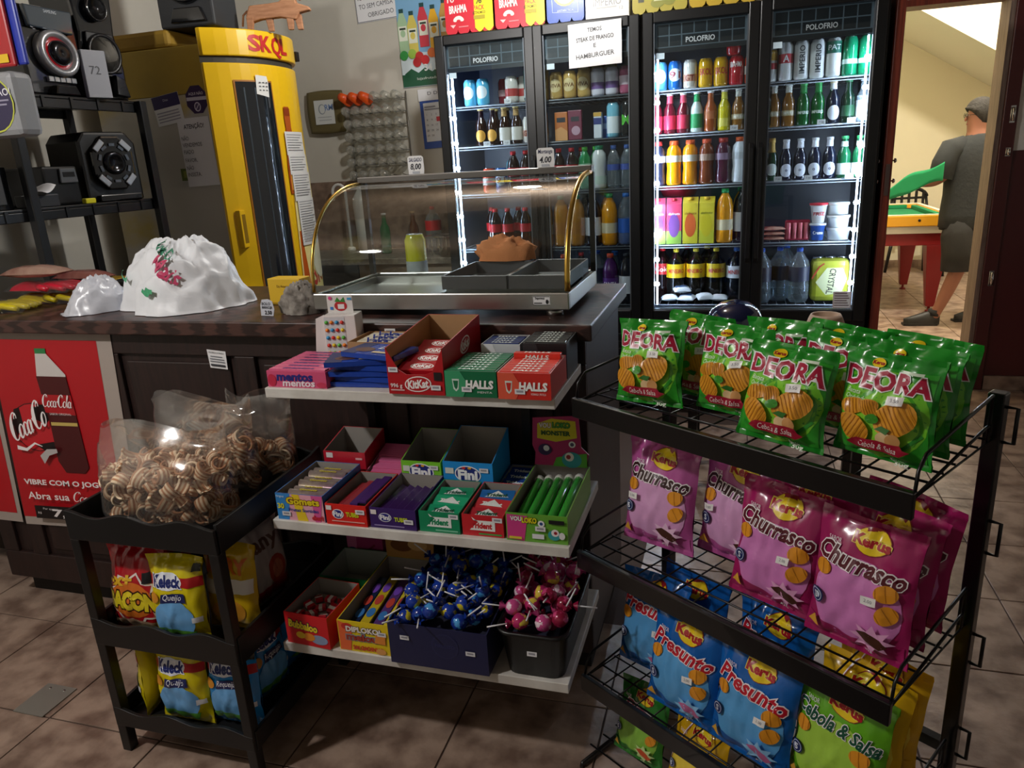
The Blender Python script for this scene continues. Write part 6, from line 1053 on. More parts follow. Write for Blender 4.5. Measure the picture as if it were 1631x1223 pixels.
t = openbox('candy_box', 'yellow dip candy box with flap raised behind', -.945, -.80, 1.414, .30, Z3, .088, .10, '#e4c81e', [('p', [(-.07, -.042), (-.04, -.042), (-.03, .03), (-.07, .042)], '#e86a3a'), ('e', -.045, .028, .016, .01, '#c8302a'), *outl('DIPLOKO!', .0, .022, .015, '#f0e8e0', '#4a2a1a', w=.095, bold=.05), *outl('melou', -.005, .0, .02, '#a03a2a', '#7a98a8', w=.085, bold=.05), ('t', 'SALGADINHO', .01, -.03, .012, '#c83a2a', dict(bold=.05, w=.085)), ('e', .045, -.034, .014, .009, '#e0a05a'), ('p', [(.03, -.01), (.06, -.012), (.062, .018), (.035, .014)], '#e08a3a')]+tagp(.052, .018))
m = MB(); m.prism([(.0, .1005), (.145, .1005), (.15, .15), (.12, .19), (.0, .185)], .298, .3005, pc('#b88a4a'), 'y'); pr_(m, [('e', .05, .14, .035, .02, '#7a4a20'), ('e', .10, .145, .03, .018, '#d8b070')], lambda x, y, o: (x, .298-o, y)); m.build('raised_flap', t)
filler('colourful printed candy sachet in the dip candy box, %s from left', 'candy_sachet', 4, lambda m, k: (m.box(-.013, .013, -.10, .10, 0, .006, mt('sachet_%d' % k, ('#1c2a4a', '#c8b02a', '#5a3a7a', '#d8c43a')[k], .22), T(rx=.12)), pr_(m, [('e', 0, -.05, .011, .018, '#3a7ac0'), ('e', 0, 0, .010, .02, '#c8463a'), ('e', 0, .05, .010, .02, '#7a4ac0')], lambda a, b, o: (a, b, .0065+b*.12+o)), (-.925+.033*k, 1.545, Z3+.055+.006*(k % 2)))[2], 'candy sachets', 'candy sachet')
# lollipops
t = openbox('candy_box', 'dark blue box heaped with blue lollipops', -.792, -.535, 1.395, .34, Z3, .115, .13, '#23264a', [('e', .02, .01, .035, .035, '#2b2e54'), ('e', .02, .01, .031, .031, '#23264a'), ('t', 'PIRULITO', .02, .01, .010, '#33366a', dict(w=.05))]+tagp(-.085, .02)+tagp(.085, .0), inside=mt('dark_card', '#1c1e34', .8))
tub = thing('candy_tub', 'black plastic tub heaped with pink lollipops', 'tub', (-.43, 1.575, Z3))
def rrect(a, b, r, n=5):
    out = []
    for cx, cy, a0 in ((a-r, b-r, 0), (-a+r, b-r, PI/2), (-a+r, -b+r, PI), (a-r, -b+r, 1.5*PI)):
        for k in range(n+1): th = a0+PI/2*k/n; out.append((cx+r*math.cos(th), cy+r*math.sin(th)))
    return out
def tubmesh(m, levels, mat):
    vs = []; n = None
    for a, b, r, z in levels: p = rrect(a, b, r); n = len(p); vs += [(x, y, z) for x, y in p]
    fs = [(j*n+i, j*n+(i+1) % n, (j+1)*n+(i+1) % n, (j+1)*n+i) for j in range(len(levels)-1) for i in range(n)]
    fs += [tuple(range(n-1, -1, -1)), tuple((len(levels)-1)*n+i for i in range(n))]; m.add(vs, fs, mat, True)
m = MB(); tubmesh(m, [(.070, .155, .03, 0), (.083, .172, .035, .118), (.089, .178, .037, .119), (.089, .178, .037, .127), (.081, .169, .034, .127), (.068, .152, .03, .005)], black_p); m.build('tub', tub); m = MB(); pr_(m, tagp(0, 0)); m.build('price_sticker', tub, (.0, -.1665, .07), (-.11, 0, 0))
def lolly_mesh(c1, c2, seed):
    m = MB(); n, k = 10, 7; body = mt('lolly_wrap_'+c1.lstrip('#'), c1, .16, col2=c2, vs=42, lo=.54, hi=.58); vs = []
    m.lathe([(.0205*math.sin(PI*j/k)*(1+.05*math.sin(j*3+seed)), -.0205*math.cos(PI*j/k)) for j in range(k+1)], body, n)
    sk_ = []
    for j in range(10): a = 2*PI*j/10; q = .011 if j % 2 else .006; sk_.append((q*1.3*math.cos(a), q*1.3*math.sin(a), .034))
    m.add([(.003*math.cos(2*PI*j/10), .003*math.sin(2*PI*j/10), .020) for j in range(10)]+sk_, [(j, (j+1) % 10, 10+(j+1) % 10, 10+j) for j in range(10)], body, True)
    st = MB(); st.tube([(0, 0, .018), (0, 0, .08)], .0019, mt('white_stick', '#e6e6ea', .5), 6); return m.mesh('candy'), st.mesh('stick')
def solid_of(*names):
    out = []
    bpy.context.view_layer.update()
    for r_ in names:
        for o in [r_]+list(r_.children):
            if o.type == 'MESH': out.append(BVHTree.FromPolygons([o.matrix_world @ v.co for v in o.data.vertices], [tuple(p.vertices) for p in o.data.polygons]))
    return out
def lollies(kind, label, group, meshes, cx, cy, a, b, z0, n, seed, rise, solids=()):
    R = random.Random(seed); pts = []; tries = 0
    while len(pts) < n and tries < 4000:
        tries += 1; x, y = R.uniform(-a, a), R.uniform(-b, b); z = z0+rise*(1-(x/a)**2*.5-(y/b)**2*.5)+R.choice((0, 0, 0, -.022, .018))
        if any((x-p[0])**2+(y-p[1])**2+(z-p[2])**2 < .037**2 for p in pts): continue
        rot = (R.gauss(0, 1.1), R.gauss(0, 1.1), R.uniform(0, 6)); me = meshes[len(pts) % len(meshes)]; hs = bvh_at(me, (cx+x, cy+y, z), rot, .84)
        if any((x-p[0])**2+(y-p[1])**2 < .12**2 and hs.overlap(p[3]) for p in pts) or any(hs.overlap(q) for q in solids): continue
        pts.append((x, y, z, hs))
        t = thing(kind, label, 'lollipop', (cx+x, cy+y, z), group=group, rot=rot); obj('candy', me[0], t); obj('stick', me[1], t)
bl = [lolly_mesh('#1a3a9c', '#d8c82a', 0), lolly_mesh('#17348c', '#4a9ad8', 1)]; pk_ = [lolly_mesh('#b02a62', '#e0c84a', 2), lolly_mesh('#8a1c3c', '#c8467a', 3), lolly_mesh('#c24a86', '#e8d0dc', 4)]
lr1 = MB().box(-.115, .115, -.16, .16, 0, .085, mt('dark_card')).build('riser', None, (-.6635, 1.566, Z3+.003)); adopt(lr1, t)
lr2 = MB().box(-.055, .055, -.135, .135, 0, .095, mt('dark_card')).build('riser', None, (-.43, 1.575, Z3+.0055)); adopt(lr2, tub)
lollies('lollipop', 'blue wrapped lollipop heaped in the dark blue box', 'blue lollipops in the box', bl, -.6635, 1.56, .105, .14, Z3+.113, 90, 3, .024, solid_of(t, cs, lr1))
lollies('lollipop', 'pink wrapped lollipop heaped in the black tub', 'pink lollipops in the tub', pk_, -.43, 1.575, .064, .145, Z3+.122, 75, 9, .03, solid_of(tub, cs, lr2))
# ================================================================ SNACK BAGS
def bag_surf(w_, h_, d_, seed):
    def S(u, v, side=-1):
        s = .055; q = min(max((v-s)/(1-2*s), 0), 1); b = math.sin(PI*q)**.5 if 0 < q < 1 else 0
        low = 1+.25*(.5-v); t = d_/2*b*low*max(0, 1-abs(u)**2.8)**.65
        hw = w_/2*(1-.075*b)
        de = min(v, 1-v); cr_ = math.exp(-de*9)*(1-math.exp(-de*60))
        n = .0065*b*noise.noise((u*2.1+seed*3.7, v*3.3, seed))+.0045*noise.noise((u*5+seed, v*7, seed*2.1))*b+.009*cr_*math.sin(u*11+seed*2+3*noise.noise((u*2, seed, 0)))
        bend = .012*math.sin(u*1.8+seed)*max(0, v-.9)*10
        x = hw*u+.004*b*noise.noise((v*4, seed, 2)); z = h_*v+.004*noise.noise((u*3, v*2, seed+9))*b
        return (x, side*(t+max(n, -t*.8 if t > .002 else -.0004))+bend if side < 0 else t+bend+.4*max(n, -t*.8), z)
    return S
_bags = {}
def bag_meshes(key, w_, h_, d_, seed, base, items, back=None):
    k = (key, seed)
    if k in _bags: return _bags[k]
    S_ = bag_surf(w_, h_, d_, seed); m = MB(); nu, nv = 30, 38
    bm = mt('foil_'+base.lstrip('#'), base, .2, spec=.65); bk = back or bm
    m.grid(lambda a, b: S_(2*a-1, b, -1), nu, nv, bm); m.grid(lambda a, b: S_(1-2*a, b, 1), nu, nv, bk)
    body = m.mesh('bag_body'); p = MB()
    def mp(x, y, o):
        u = max(-1, min(1, x/(w_/2))); v = max(0, min(1, y/h_)); q = S_(u, v, -1); return (q[0], q[1]-o, q[2])
    pr_(p, items, mp, .011, .0012, .00035, r=.28)
    _bags[k] = (body, p.mesh('printed_front')); return _bags[k]
def kerus(x, y, s=1): return [('e', x, y, .034*s, .026*s, '#8a1420'), ('e', x, y, .032*s, .0245*s, '#f0cf1c'), *outl('Kerus', x, y-.001, .019*s, '#b01424', '#f4e060', w=.066*s, bold=.05, rot=-.06)]
def chip(x, y, rx, ry, rot, c='#d9962c', n=7):
    out = [('e', x, y, rx, ry, c, rot)]; c_, s_ = math.cos(rot), math.sin(rot)
    for k in range(n):
        a = -.8+1.6*k/(n-1); hh = ry*math.sqrt(1-a*a)*.92; out.append(('s', [(x+a*rx*c_-(-hh)*s_, y+a*rx*s_+(-hh)*c_), (x+a*rx*c_-hh*s_, y+a*rx*s_+hh*c_)], .0013, '#b8741c'))
    return out
def badge(x, y, r): return [('e', x, y, r, r, '#1c2a5e'), ('e', x, y, r*.82, r*.82, '#c8cfe2'), ('e', x, y, r*.72, r*.72, '#1c2a5e'), ('t', 'S', x, y, r*.9, '#e8ecf4', dict(bold=.02))]
def ptag(x, y, t='2.00', rot=0): return [('p', [(x-.014, y-.009), (x+.014, y-.007), (x+.014, y+.008), (x-.014, y+.006)], '#eceae8'), ('t', t, x, y, .006, '#7a7a84', dict(w=.015))]
DE = [('r', -.076, .012, .076, .165, '#319a2a'), ('e', .0, .084, .077, .078, '#74c62e'), ('e', .01, .075, .06, .058, '#4cab2a'), ('e', .012, .078, .052, .05, '#8ad638'), ('s', [(-.07, .03), (-.03, .018), (.03, .02), (.068, .06)], .006, '#2a8a28'), ('s', [(-.06, .145), (-.01, .155), (.05, .14)], .005, '#62bc2c')]
DE += [('e', -.02, .171, .012, .008, '#f0d020'), ('t', 'Kerus', -.02, .171, .006, '#a01424', dict(bold=.05, w=.02)), *outl('DEORA', .002, .143, .034, '#a8163a', '#f4f0f2', w=.142, bold=.035, ob=.045, rot=-.03), ('t', 'Batata', -.05, .118, .009, '#e8f4e0', dict(shear=.4, w=.028)), ('t', 'Ondulada', -.045, .107, .009, '#e8f4e0', dict(shear=.4, w=.038))]
DE += chip(-.047, .092, .026, .014, .2)+chip(-.016, .096, .017, .015, .3)+chip(-.04, .056, .029, .022, -.5)+chip(.030, .082, .038, .028, .5, n=9)+[('e', .02, .046, .016, .013, '#d8b88a'), ('e', .033, .047, .012, .012, '#c8925a'), ('p', [(.0, .06), (.012, .068), (.028, .066), (.022, .056)], '#2f6a24'), ('e', -.005, .078, .012, .009, '#3a8a28'), ('p', [(-.045, .030), (-.03, .022), (.045, .022), (.06, .031), (.05, .035), (.045, .042), (-.03, .040), (-.038, .036)], '#9a1730'), ('t', 'Cebola & Salsa', .007, .031, .011, '#f0e6e0', dict(shear=.25, w=.066)), ('t', 'Peso Líq.', .042, .0135, .0055, '#e6f2de', dict(w=.022)), ('t', '30g', .045, .0065, .010, '#f0f8ea', dict(bold=.02, w=.022)), ('r', .03, .163, .062, .168, '#d8e8d0')]
DE += ptag(.03, .115, '3.50')
def _sc(it, k=.935):
    if it[0] == 'r': return (it[1], it[2]*k, it[3], it[4]*k, it[5])
    if it[0] == 'e': return (it[1], it[2]*k, it[3], it[4]*k, *it[5:])
    if it[0] in 'ps': return ([(a, b*k) for a, b in it[1]], *it[2:])
    return (it[1], it[2], it[3]*k, it[4]*k, *it[5:])
def flavour(name, base, light, tcol, shade, meat, extra=(), h=.25, tw=.165, th=.034, two=None):
    it = [('e', .0, .095, .083, .083, light), ('p', [(-.09, .012), (.09, .012), (.09, .04), (.0, .028), (-.09, .045)], base)]
    it += kerus(.012, .213)+[('t', 'SABOR', -.055, .198, .0095, '#f2e6f0', dict(w=.026))]
    it += outl(name, .0, .168, th, tcol, '#f6eef2', w=tw, shear=.25, bold=.03, ob=.045, rot=-.12)
    it += chip(-.068, .143, .017, .014, .1, '#e09428', 0+3)+chip(.055, .132, .021, .016, .2, '#e09428', 3)+chip(.06, .095, .021, .016, .6, '#e09428', 3)
    it += badge(-.072, .09, .0145)+[('p', [(.04+.04*math.cos(a)*(.55 if k % 2 else 1), .045+.028*math.sin(a)*(.55 if k % 2 else 1)) for k, a in enumerate([PI*j/8 for j in range(16)])], shade), ('p', [(.012, .052), (.03, .058), (.055, .05), (.068, .038), (.055, .03), (.03, .038)], meat), ('s', [(.02, .05), (.058, .037)], .002, '#00000', ) if 0 else None, ('p', [(-.085, .03), (-.07, .05), (-.058, .028)], '#e0a83c'), ('t', '42g', .035, .0185, .008, '#f4e8f0', dict(bold=.02))]
    return it+list(extra)
BAGS = {'deora': (.165, .178, .052, '#228a28', [(it[0], *_sc(it)) for it in DE]),
 'churr': (.19, .25, .06, '#a3205f', flavour('Churrasco', '#a3205f', '#d27fc0', '#5a1424', '#e6a8d2', '#4a2a20', ptag(.03, .115))),
 'churrp': (.19, .25, .06, '#b8569a', flavour('Churrasco', '#b8569a', '#d9a0cf', '#3a1c20', '#ecc4e2', '#4a2a20', ptag(-.06, .118))),
 'pres': (.19, .25, .06, '#155fb0', flavour('Presunto', '#155fb0', '#5aa2dc', '#c01c30', '#8fc4ee', '#c06a9a', ptag(.035, .118))),
 'salsa': (.19, .25, .06, '#69b324', flavour('Cebola & Salsa', '#69b324', '#a6d24a', '#17503a', '#d6ea9a', '#c8a24a', tw=.175, th=.028)),
 'pizza': (.19, .25, .06, '#2c7d2c', flavour('Pizza', '#2c7d2c', '#8cc24a', '#8a1c2c', '#c6e09a', '#c8502a', tw=.12)),
 'queijo': (.19, .25, .06, '#d9a916', flavour('Queijo', '#d9a916', '#ecd04a', '#a81c2c', '#f6e69a', '#e0b02a', tw=.14)),
}
SEEDS = {}
def bag(key, name, label, loc, rz, lean, tilt=0, group=None, cat='chip bag', seed=None):
    w_, h_, d_, base, it = BAGS[key]; SEEDS[key] = (SEEDS.get(key, -1)+1) % 4
    s = SEEDS[key] if seed is None else seed
    b, p = bag_meshes(key, w_, h_, d_, s+1.3, base, it)
    t = thing(name, label, cat, loc, group=group, rot=(0, 0, 0))
    t.rotation_mode = 'QUATERNION'; t.rotation_quaternion = (Matrix.Rotation(rz, 3, 'Z') @ Matrix.Rotation(-lean, 3, 'X') @ Matrix.Rotation(tilt, 3, 'Y')).to_quaternion()
    obj('bag_body', b, t); obj('printed_front', p, t); return t
# ================================================================ WIRE RACK OF CHIP BAGS
RA = math.radians(-33); RO = Vector((-.33, 1.525, 0)); ex = Vector((math.cos(RA), math.sin(RA), 0)); ey = Vector((-math.sin(RA), math.cos(RA), 0))
rk = thing('wire_rack', 'black wire display rack full of chip bags', 'rack', RO, RA)
wr = mt('black_wire', '#0d0d0e', .3, .2)
RW, RD = .712, .33; TZ = (1.0, .622, .275)
for x in (0, RW):
    MB().box(x-.014, x+.014, RD-.014, RD+.014, .0, 1.075, black_m).build('post', rk, bev=.003)
    MB().tube([(x, RD-.0145, .014), (x, -.02, .008), (x, -.02, 0)], .007, black_m, 8).build('foot_bar', rk)
    for z in (1.02, .80, .56, .34): 
        sx = 1 if x else -1; m = MB(); m.tube([(x+sx*.0145, RD, z+.03), (x+sx*.032, RD, z+.03), (x+sx*.032, RD, z-.035), (x+sx*.0145, RD, z-.035)], .0035, wr, 6); m.build('side_hook', rk)
MB().box(.0145, RW-.0145, RD-.01, RD+.01, .30, .325, black_m).build('cross_bar', rk); MB().box(.0145, RW-.0145, RD-.01, RD+.01, .03, .055, black_m).build('cross_bar', rk)
for zt in TZ:
    zg = zt-.008
    MB().box(-.004, RW+.004, -.012, 0, zt-.045, zt, black_m).build('front_rail', rk, bev=.002)
    for k in range(7): MB().tube([(0, .012+k*.049, zg), (RW, .012+k*.049, zg)], .0024, wr, 5).build('shelf_wire', rk)
    for k in range(15): MB().tube([(.0+RW*k/14, .0, zg-.004), (.0+RW*k/14, RD-.015, zg-.004)], .0020, wr, 5).build('cross_wire', rk)
    for x in (0, RW):
        MB().tube([(x, .0, zt-.01), (x, .006, zt+.03), (x, .03, zt+.05), (x, .16, zt+.062), (x, .30, zt+.075), (x, .30, zt+.03), (x, .30, zg-.002)], .0032, wr, 6).build('side_wire', rk)
        MB().tube([(x, .0, zt-.012), (x, .28, zt+.02), (x, .30, zt+.02)], .0028, wr, 6).build('side_wire', rk)
m = MB(); zg = .05
for k in range(7): m.tube([(0, .012+k*.049, zg), (RW, .012+k*.049, zg)], .0024, wr, 5)
m.build('floor_grid', rk)
def put(key, name, label, lx, ly, tier, dyaw=0, lean=.16, tilt=0, cat='chip bag', dz=0, seed=None):
    z = (TZ[tier]-.0045 if tier < 3 else .0535)+dz+.004
    p = RO+ex*lx+ey*ly; return bag(key, name, label, (p.x, p.y, z), RA+dyaw, lean, tilt, 'bags on the wire rack', cat, seed)
N = 'chip_bag'
put('deora', N, 'green ridged potato chip bag at the far left of top tier', .15, .065, 0, .10, .20, -.06, seed=0)
put('deora', N, 'green ridged chip bag, second from left on the top tier', .312, .12, 0, -.02, .16, -.02, seed=1)
put('deora', N, 'green ridged chip bag standing forward at the top tier middle', .464, .04, 0, .04, .22, .02, seed=2)
put('deora', N, 'large green ridged chip bag at front right of top tier', .622, .086, 0, -.05, .14, 0, seed=3)
put('deora', N, 'green chip bag directly behind the front right bag', .62, .16, 0, -.05, .13, .02, seed=0)
put('deora', N, 'rearmost green chip bag at the right end of top tier', .618, .235, 0, -.04, .11, .03, seed=1)
put('deora', N, 'green chip bag half hidden between the two foremost bags', .50, .175, 0, .05, .12, .05, seed=3)
put('deora', N, 'green chip bag at the back left behind the first bag', .19, .17, 0, .06, .12, .02, seed=2)
put('deora', N, 'green chip bag at the back behind the second bag', .36, .215, 0, -.05, .10, -.03, seed=0)
put('deora', N, 'green chip bag at the back centre with folded top', .47, .25, 0, .02, .06, .04, seed=2)
put('churrp', N, 'pale pink corn snack bag at the left of second tier', .118, .135, 1, .10, .20, -.03, seed=0)
put('churrp', N, 'pale pink corn snack bag half hidden at second tier middle', .28, .20, 1, .02, .16, 0, seed=1)
put('churr', N, 'magenta corn snack bag third from left on second tier', .43, .106, 1, .02, .18, 0, seed=2)
put('churr', N, 'magenta corn snack bag at the front right of second tier', .606, .088, 1, .0, .16, .0, seed=3)
put('churr', N, 'magenta snack bag behind the front right bag on second tier', .602, .172, 1, -.05, .12, .04, seed=0)
put('churr', N, 'rearmost magenta snack bag at the right end of second tier', .602, .255, 1, -.08, .08, .06, seed=1)
put('churr', N, 'magenta snack bag at the back centre of second tier', .44, .215, 1, .04, .10, .0, seed=3)
put('pres', N, 'blue corn snack bag at the far left of third tier', .105, .125, 2, .08, .16, -.02, seed=0)
put('pres', N, 'blue corn snack bag second from left on third tier', .25, .052, 2, .02, .16, 0, seed=1)
put('pres', N, 'blue corn snack bag third from left on third tier', .425, .052, 2, .0, .17, 0, seed=2)
put('salsa', N, 'lime green corn snack bag at the right of third tier', .594, .075, 2, -.02, .16, 0, seed=0)
put('pres', N, 'blue snack bag at the back left of third tier', .16, .22, 2, .03, .08, 0, seed=3)
put('pres', N, 'blue snack bag at the back centre of third tier', .37, .225, 2, .0, .08, .02, seed=0)
put('queijo', N, 'yellow snack bag behind the lime bag on third tier', .59, .165, 2, -.04, .10, .03, seed=1)
put('queijo', N, 'rearmost yellow snack bag at the right of third tier', .59, .25, 2, -.06, .05, .04, seed=2)
put('pizza', N, 'green snack bag at the left of the lowest tier', .12, .055, 3, .05, .28, -.03, seed=0).scale = (.78, .78, .78)
put('queijo', N, 'yellow snack bag beside the green bag on lowest tier', .285, .05, 3, 0, .28, 0, seed=0).scale = (.78, .78, .78)
put('salsa', N, 'lime snack bag on the right of the lowest tier', .52, .06, 3, 0, .28, 0, seed=1).scale = (.78, .78, .78)
# ================================================================ BLACK PLASTIC CART
ck = thing('plastic_cart', 'three-tier black plastic cart with scalloped trays', 'cart', (0, 0, 0))
CX0, CX1, CY0, CY1 = -1.595, -1.145, 1.275, 1.765
cartm = mt('cart_black_plastic', '#101011', .42)
def lip(a, b, z0, z1, n=4):
    pts = [(a, z0), (b, z0)]; N_ = 32
    for k in range(N_+1):
        s = 1-k/N_; ph = (s*2.5) % 1; pts.append((a+(b-a)*s, z1-.016*(.5-.5*math.cos(2*PI*s*2.5))))
    return pts
for z0, z1 in ((.655, .735), (.345, .425), (.085, .145)):
    MB().box(CX0+.012, CX1-.012, CY0+.012, CY1-.012, z0+.004, z0+.012, cartm).build('tray_floor', ck)
    for y in (CY0, CY1-.010): MB().prism(lip(CX0+.004, CX1-.004, z0, z1), y, y+.010, cartm, 'y').build('tray_lip', ck, bev=.0015)
    for x in (CX0, CX1-.010): MB().prism([(CY0+.0105, z0), (CY1-.0105, z0), (CY1-.0105, z1+.01), (CY1-.06, z1), (CY0+.0105, z1-.004)], x, x+.010, cartm, 'x').build('tray_side', ck, bev=.0015)
for x in (CX0, CX1-.034):
    for y in (CY0-.002, CY1-.032):
        MB().box(x+.003, x+.031, y+.003, y+.031, 0, .655, cartm).build('leg', ck, bev=.002)
# clear bags of striped snack wheels on top
sn1 = mt('snack_cream', '#ecd6b6', .7, bump=.2, bs=150); sn2 = mt('snack_brown_stripe', '#b58058', .7, bump=.2, bs=150); rm = []
for sd in range(3):   # curled striped corn strip
    m = MB(); n = 9; R_ = (.021, .024, .019)[sd]; sp = (3.6, 2.9, 4.3)[sd]; zs = [-.017, -.0115, -.0065, -.001, .0045, .010, .0155]
    def P(k, z, o): a = sp*(k/(n-1)-.5); r_ = R_+o+.002*math.sin(z*180+sd); return (r_*math.cos(a)-R_*.4, r_*math.sin(a)*1.1, z*(1-.25*abs(k/(n-1)-.5)))
    for j in range(6):
        mm = sn2 if j % 2 else sn1; vs = []
        for k in range(n): vs += [P(k, zs[j], 0), P(k, zs[j+1], 0), P(k, zs[j+1], -.0045), P(k, zs[j], -.0045)]
        m.add(vs, [(4*k+c, 4*k+(c+1) % 4, 4*k+4+(c+1) % 4, 4*k+4+c) for k in range(n-1) for c in (0, 2)]+([(4*k+1, 4*k+2, 4*k+6, 4*k+5) for k in range(n-1)] if j == 5 else [])+([(4*k+3, 4*k, 4*k+4, 4*k+7) for k in range(n-1)] if j == 0 else [])+[(0, 1, 2, 3), (4*n-4, 4*n-3, 4*n-2, 4*n-1)], mm, True)
    rm.append(m.mesh('corn_snack'))
clr = clear_mat('clear_bag_film', '#f6f4f2', .10, .10, dens=.045, dcol='#e8e4e0')
R9 = random.Random(5); nn = 0
def snackbag(label, cx, cy, a, b, h, ht, n, rz, z0=.6685, grp='striped corn snacks', lab2='', sd=1):
    global nn
    m = MB()
    def fn(u, v):
        th = 2*PI*u; k = 1+.07*noise.noise((math.cos(th)*2+sd, math.sin(th)*2, v*3)); e = 1 if v < .55 else 1-(v-.55)/.45*.93
        if v < .06: k *= .86+v*2.3
        x = a*k*math.copysign(abs(math.cos(th))**.8, math.cos(th)); y = b*k*math.copysign(abs(math.sin(th))**.8, math.sin(th))*e
        return (x*(1+.12*max(0, v-.6)), y+.02*max(0, v-.55)+.012*noise.noise((u*7+sd, v*4, 2))*(v > .5), .002+ht*v*(1+.06*math.sin(th*3+sd)*(v > .8))+.006*noise.noise((u*9, v*5, sd)))
    m.grid(fn, 36, 20, clr); m.build('clear_snack_bag', None, (cx, cy, z0), (0, 0, rz), label=label, cat='snack bag', group='clear snack bags on the cart'); film_ = bvh_at([C.objects[-1].data], (cx, cy, z0), (0, 0, rz))
    k = 0; pts = []; tr = 0
    while k < n and tr < 6000:
        tr += 1; x, y, z = R9.uniform(-a, a)*.86, R9.uniform(-b, b)*.80, R9.uniform(.024, h)
        if (abs(x/a)**2.5+abs(y/b)**2.5) > .72 or any((x-p[0])**2+(y-p[1])**2+(z-p[2])**2 < .02**2 for p in pts): continue
        c, s = math.cos(rz), math.sin(rz); lo_ = (cx+x*c-y*s, cy+x*s+y*c, z0+z); ro = (R9.uniform(-1.2, 1.2)+PI/2*(k % 2), R9.uniform(-1.2, 1.2), R9.uniform(0, 6)); hs = bvh_at([rm[k % 3]], lo_, ro, .7)
        if hs.overlap(film_) or any((x-p[0])**2+(y-p[1])**2+(z-p[2])**2 < .07**2 and hs.overlap(p[3]) for p in pts): continue
        obj('corn_snack', rm[k % 3], None, lo_, ro, label='curled cream and brown striped corn snack inside '+lab2, cat='corn snack', group=grp+' '+lab2); pts.append((x, y, z, hs)); k += 1
snackbag('large clear bag of striped corn snacks at the cart front', -1.372, 1.405, .182, .10, .155, .25, 190, .03, lab2='the front clear bag', sd=1)
snackbag('clear bag of striped corn snacks behind the front bag', -1.385, 1.572, .16, .052, .15, .27, 75, -.05, lab2='the middle clear bag', sd=2)
snackbag('clear bag of striped corn snacks at the cart rear', -1.285, 1.688, .095, .040, .10, .25, 30, .1, lab2='the rear clear bag', sd=4)
# bags on the two lower trays
def kel(base, flav, tw): return [('p', [(-.10, .165), (.10, .165), (.10, .192), (-.10, .188)], '#b01c20'), ('e', -.012, .178, .046, .023, '#e8ecf6'), *outl('Keleck', -.012, .178, .03, '#1c2a6e', '#f2f4fa', w=.082, bold=.05, ob=.06), ('e', .0, .075, .062, .056, '#6aa6dc'), ('p', [(-.07, .03), (.05, .02), (.06, .045), (-.05, .05)], '#5a9a3a'), ('p', [(-.035, .122), (.045, .126), (.04, .15), (-.03, .146)], '#1c2458'), ('t', flav, .004, .136, .017, '#eef0f6', dict(shear=.3, w=tw)), ('e', -.055, .135, .016, .014, '#d08a2a'), ('r', .055, .07, .08, .085, '#d8d8dc'), ('r', .06, .205, .09, .225, '#2a2a1a')]
BAGS['kely'] = (.165, .24, .07, '#d9c713', kel('#d9c713', 'Queijo', .055)); BAGS['kelb'] = (.165, .24, .07, '#1f86cf', kel('#1f86cf', 'Requeijão', .07))
bz = [(.005+.085*math.cos(a)*(.8 if k % 2 else 1.05), .10+.075*math.sin(a)*(.8 if k % 2 else 1.05)) for k, a in enumerate([2*PI*j/18 for j in range(18)])]
BAGS['bacon'] = (.178, .24, .08, '#b01822', [('p', bz, '#e8dcd6'), ('p', [(x*.9, .01+y*.9) for x, y in bz], '#b01822'), ('e', .0, .10, .072, .05, '#d8742a'), *outl('BACON', .0, .10, .044, '#e2cf2a', '#3a1a10', w=.15, bold=.08, ob=.07, rot=-.04), ('t', '-x+', -.03, .155, .03, '#e0b02a', dict(bold=.05, w=.07)), ('p', [(-.09, .012), (.09, .012), (.09, .035), (.0, .045), (-.09, .04)], '#c2a084'), ('p', [(.04, .15), (.075, .155), (.072, .185), (.042, .18)], '#1c1c20')])
BAGS['white'] = (.17, .24, .07, '#b8aca4', [('t', 'any', .0, .17, .045, '#6a4a3a', dict(w=.10, bold=.03)), ('e', .02, .09, .04, .04, '#b0402c'), ('e', .02, .09, .026, .026, '#c8745a'), ('p', [(-.08, .012), (.08, .012), (.08, .06), (-.08, .05)], '#a01c28')])
BAGS['orange'] = (.16, .24, .06, '#cfa818', [('r', -.075, .11, .075, .15, '#e2ddd6'), ('t', 'KARY', .0, .185, .04, '#d86a1c', dict(w=.12, bold=.05)), ('e', .0, .06, .05, .035, '#c88a2a')])
M1, M2 = .359, .099
def cb(key, label, x, y, z, rz=0, lean=.12, tilt=0): bag(key, 'snack_bag', label, (x, y, z), rz, lean, tilt, 'bags on the cart', 'snack bag')
cb('bacon', 'red bacon snack bag on the cart middle tray', -1.492, 1.345, M1, .03, .1, .02)
cb('bacon', 'red bacon snack bag leaning behind the front bacon bag', -1.49, 1.445, M1, .05, .12, -.02)
cb('kely', 'yellow cheese snack bag on the cart middle tray', -1.343, 1.325, M1, .05, .08, 0)
cb('orange', 'yellow and white snack bag beside the middle tray leg', -1.243, 1.405, M1, .05, .08, 0)
cb('white', 'pale snack bag facing the cart side on middle tray', -1.235, 1.545, M1, 1.45, .08, 0)
cb('white', 'pale snack bag at the rear of the middle tray', -1.31, 1.63, M1, 1.45, .08, .0)
cb('kely', 'yellow snack bag turned sideways at bottom tray left', -1.528, 1.39, M2, -1.4, .03, .0)
cb('kely', 'second yellow snack bag turned sideways on bottom tray', -1.45, 1.47, M2, -1.4, .03, .0)
cb('kely', 'yellow cheese snack bag facing front on bottom tray', -1.388, 1.328, M2, .02, .06, 0)
cb('kelb', 'blue cream cheese snack bag facing front on bottom tray', -1.245, 1.35, M2, .02, .06, 0)
cb('kelb', 'blue snack bag facing the cart side on bottom tray', -1.235, 1.475, M2, 1.45, .03, 0)
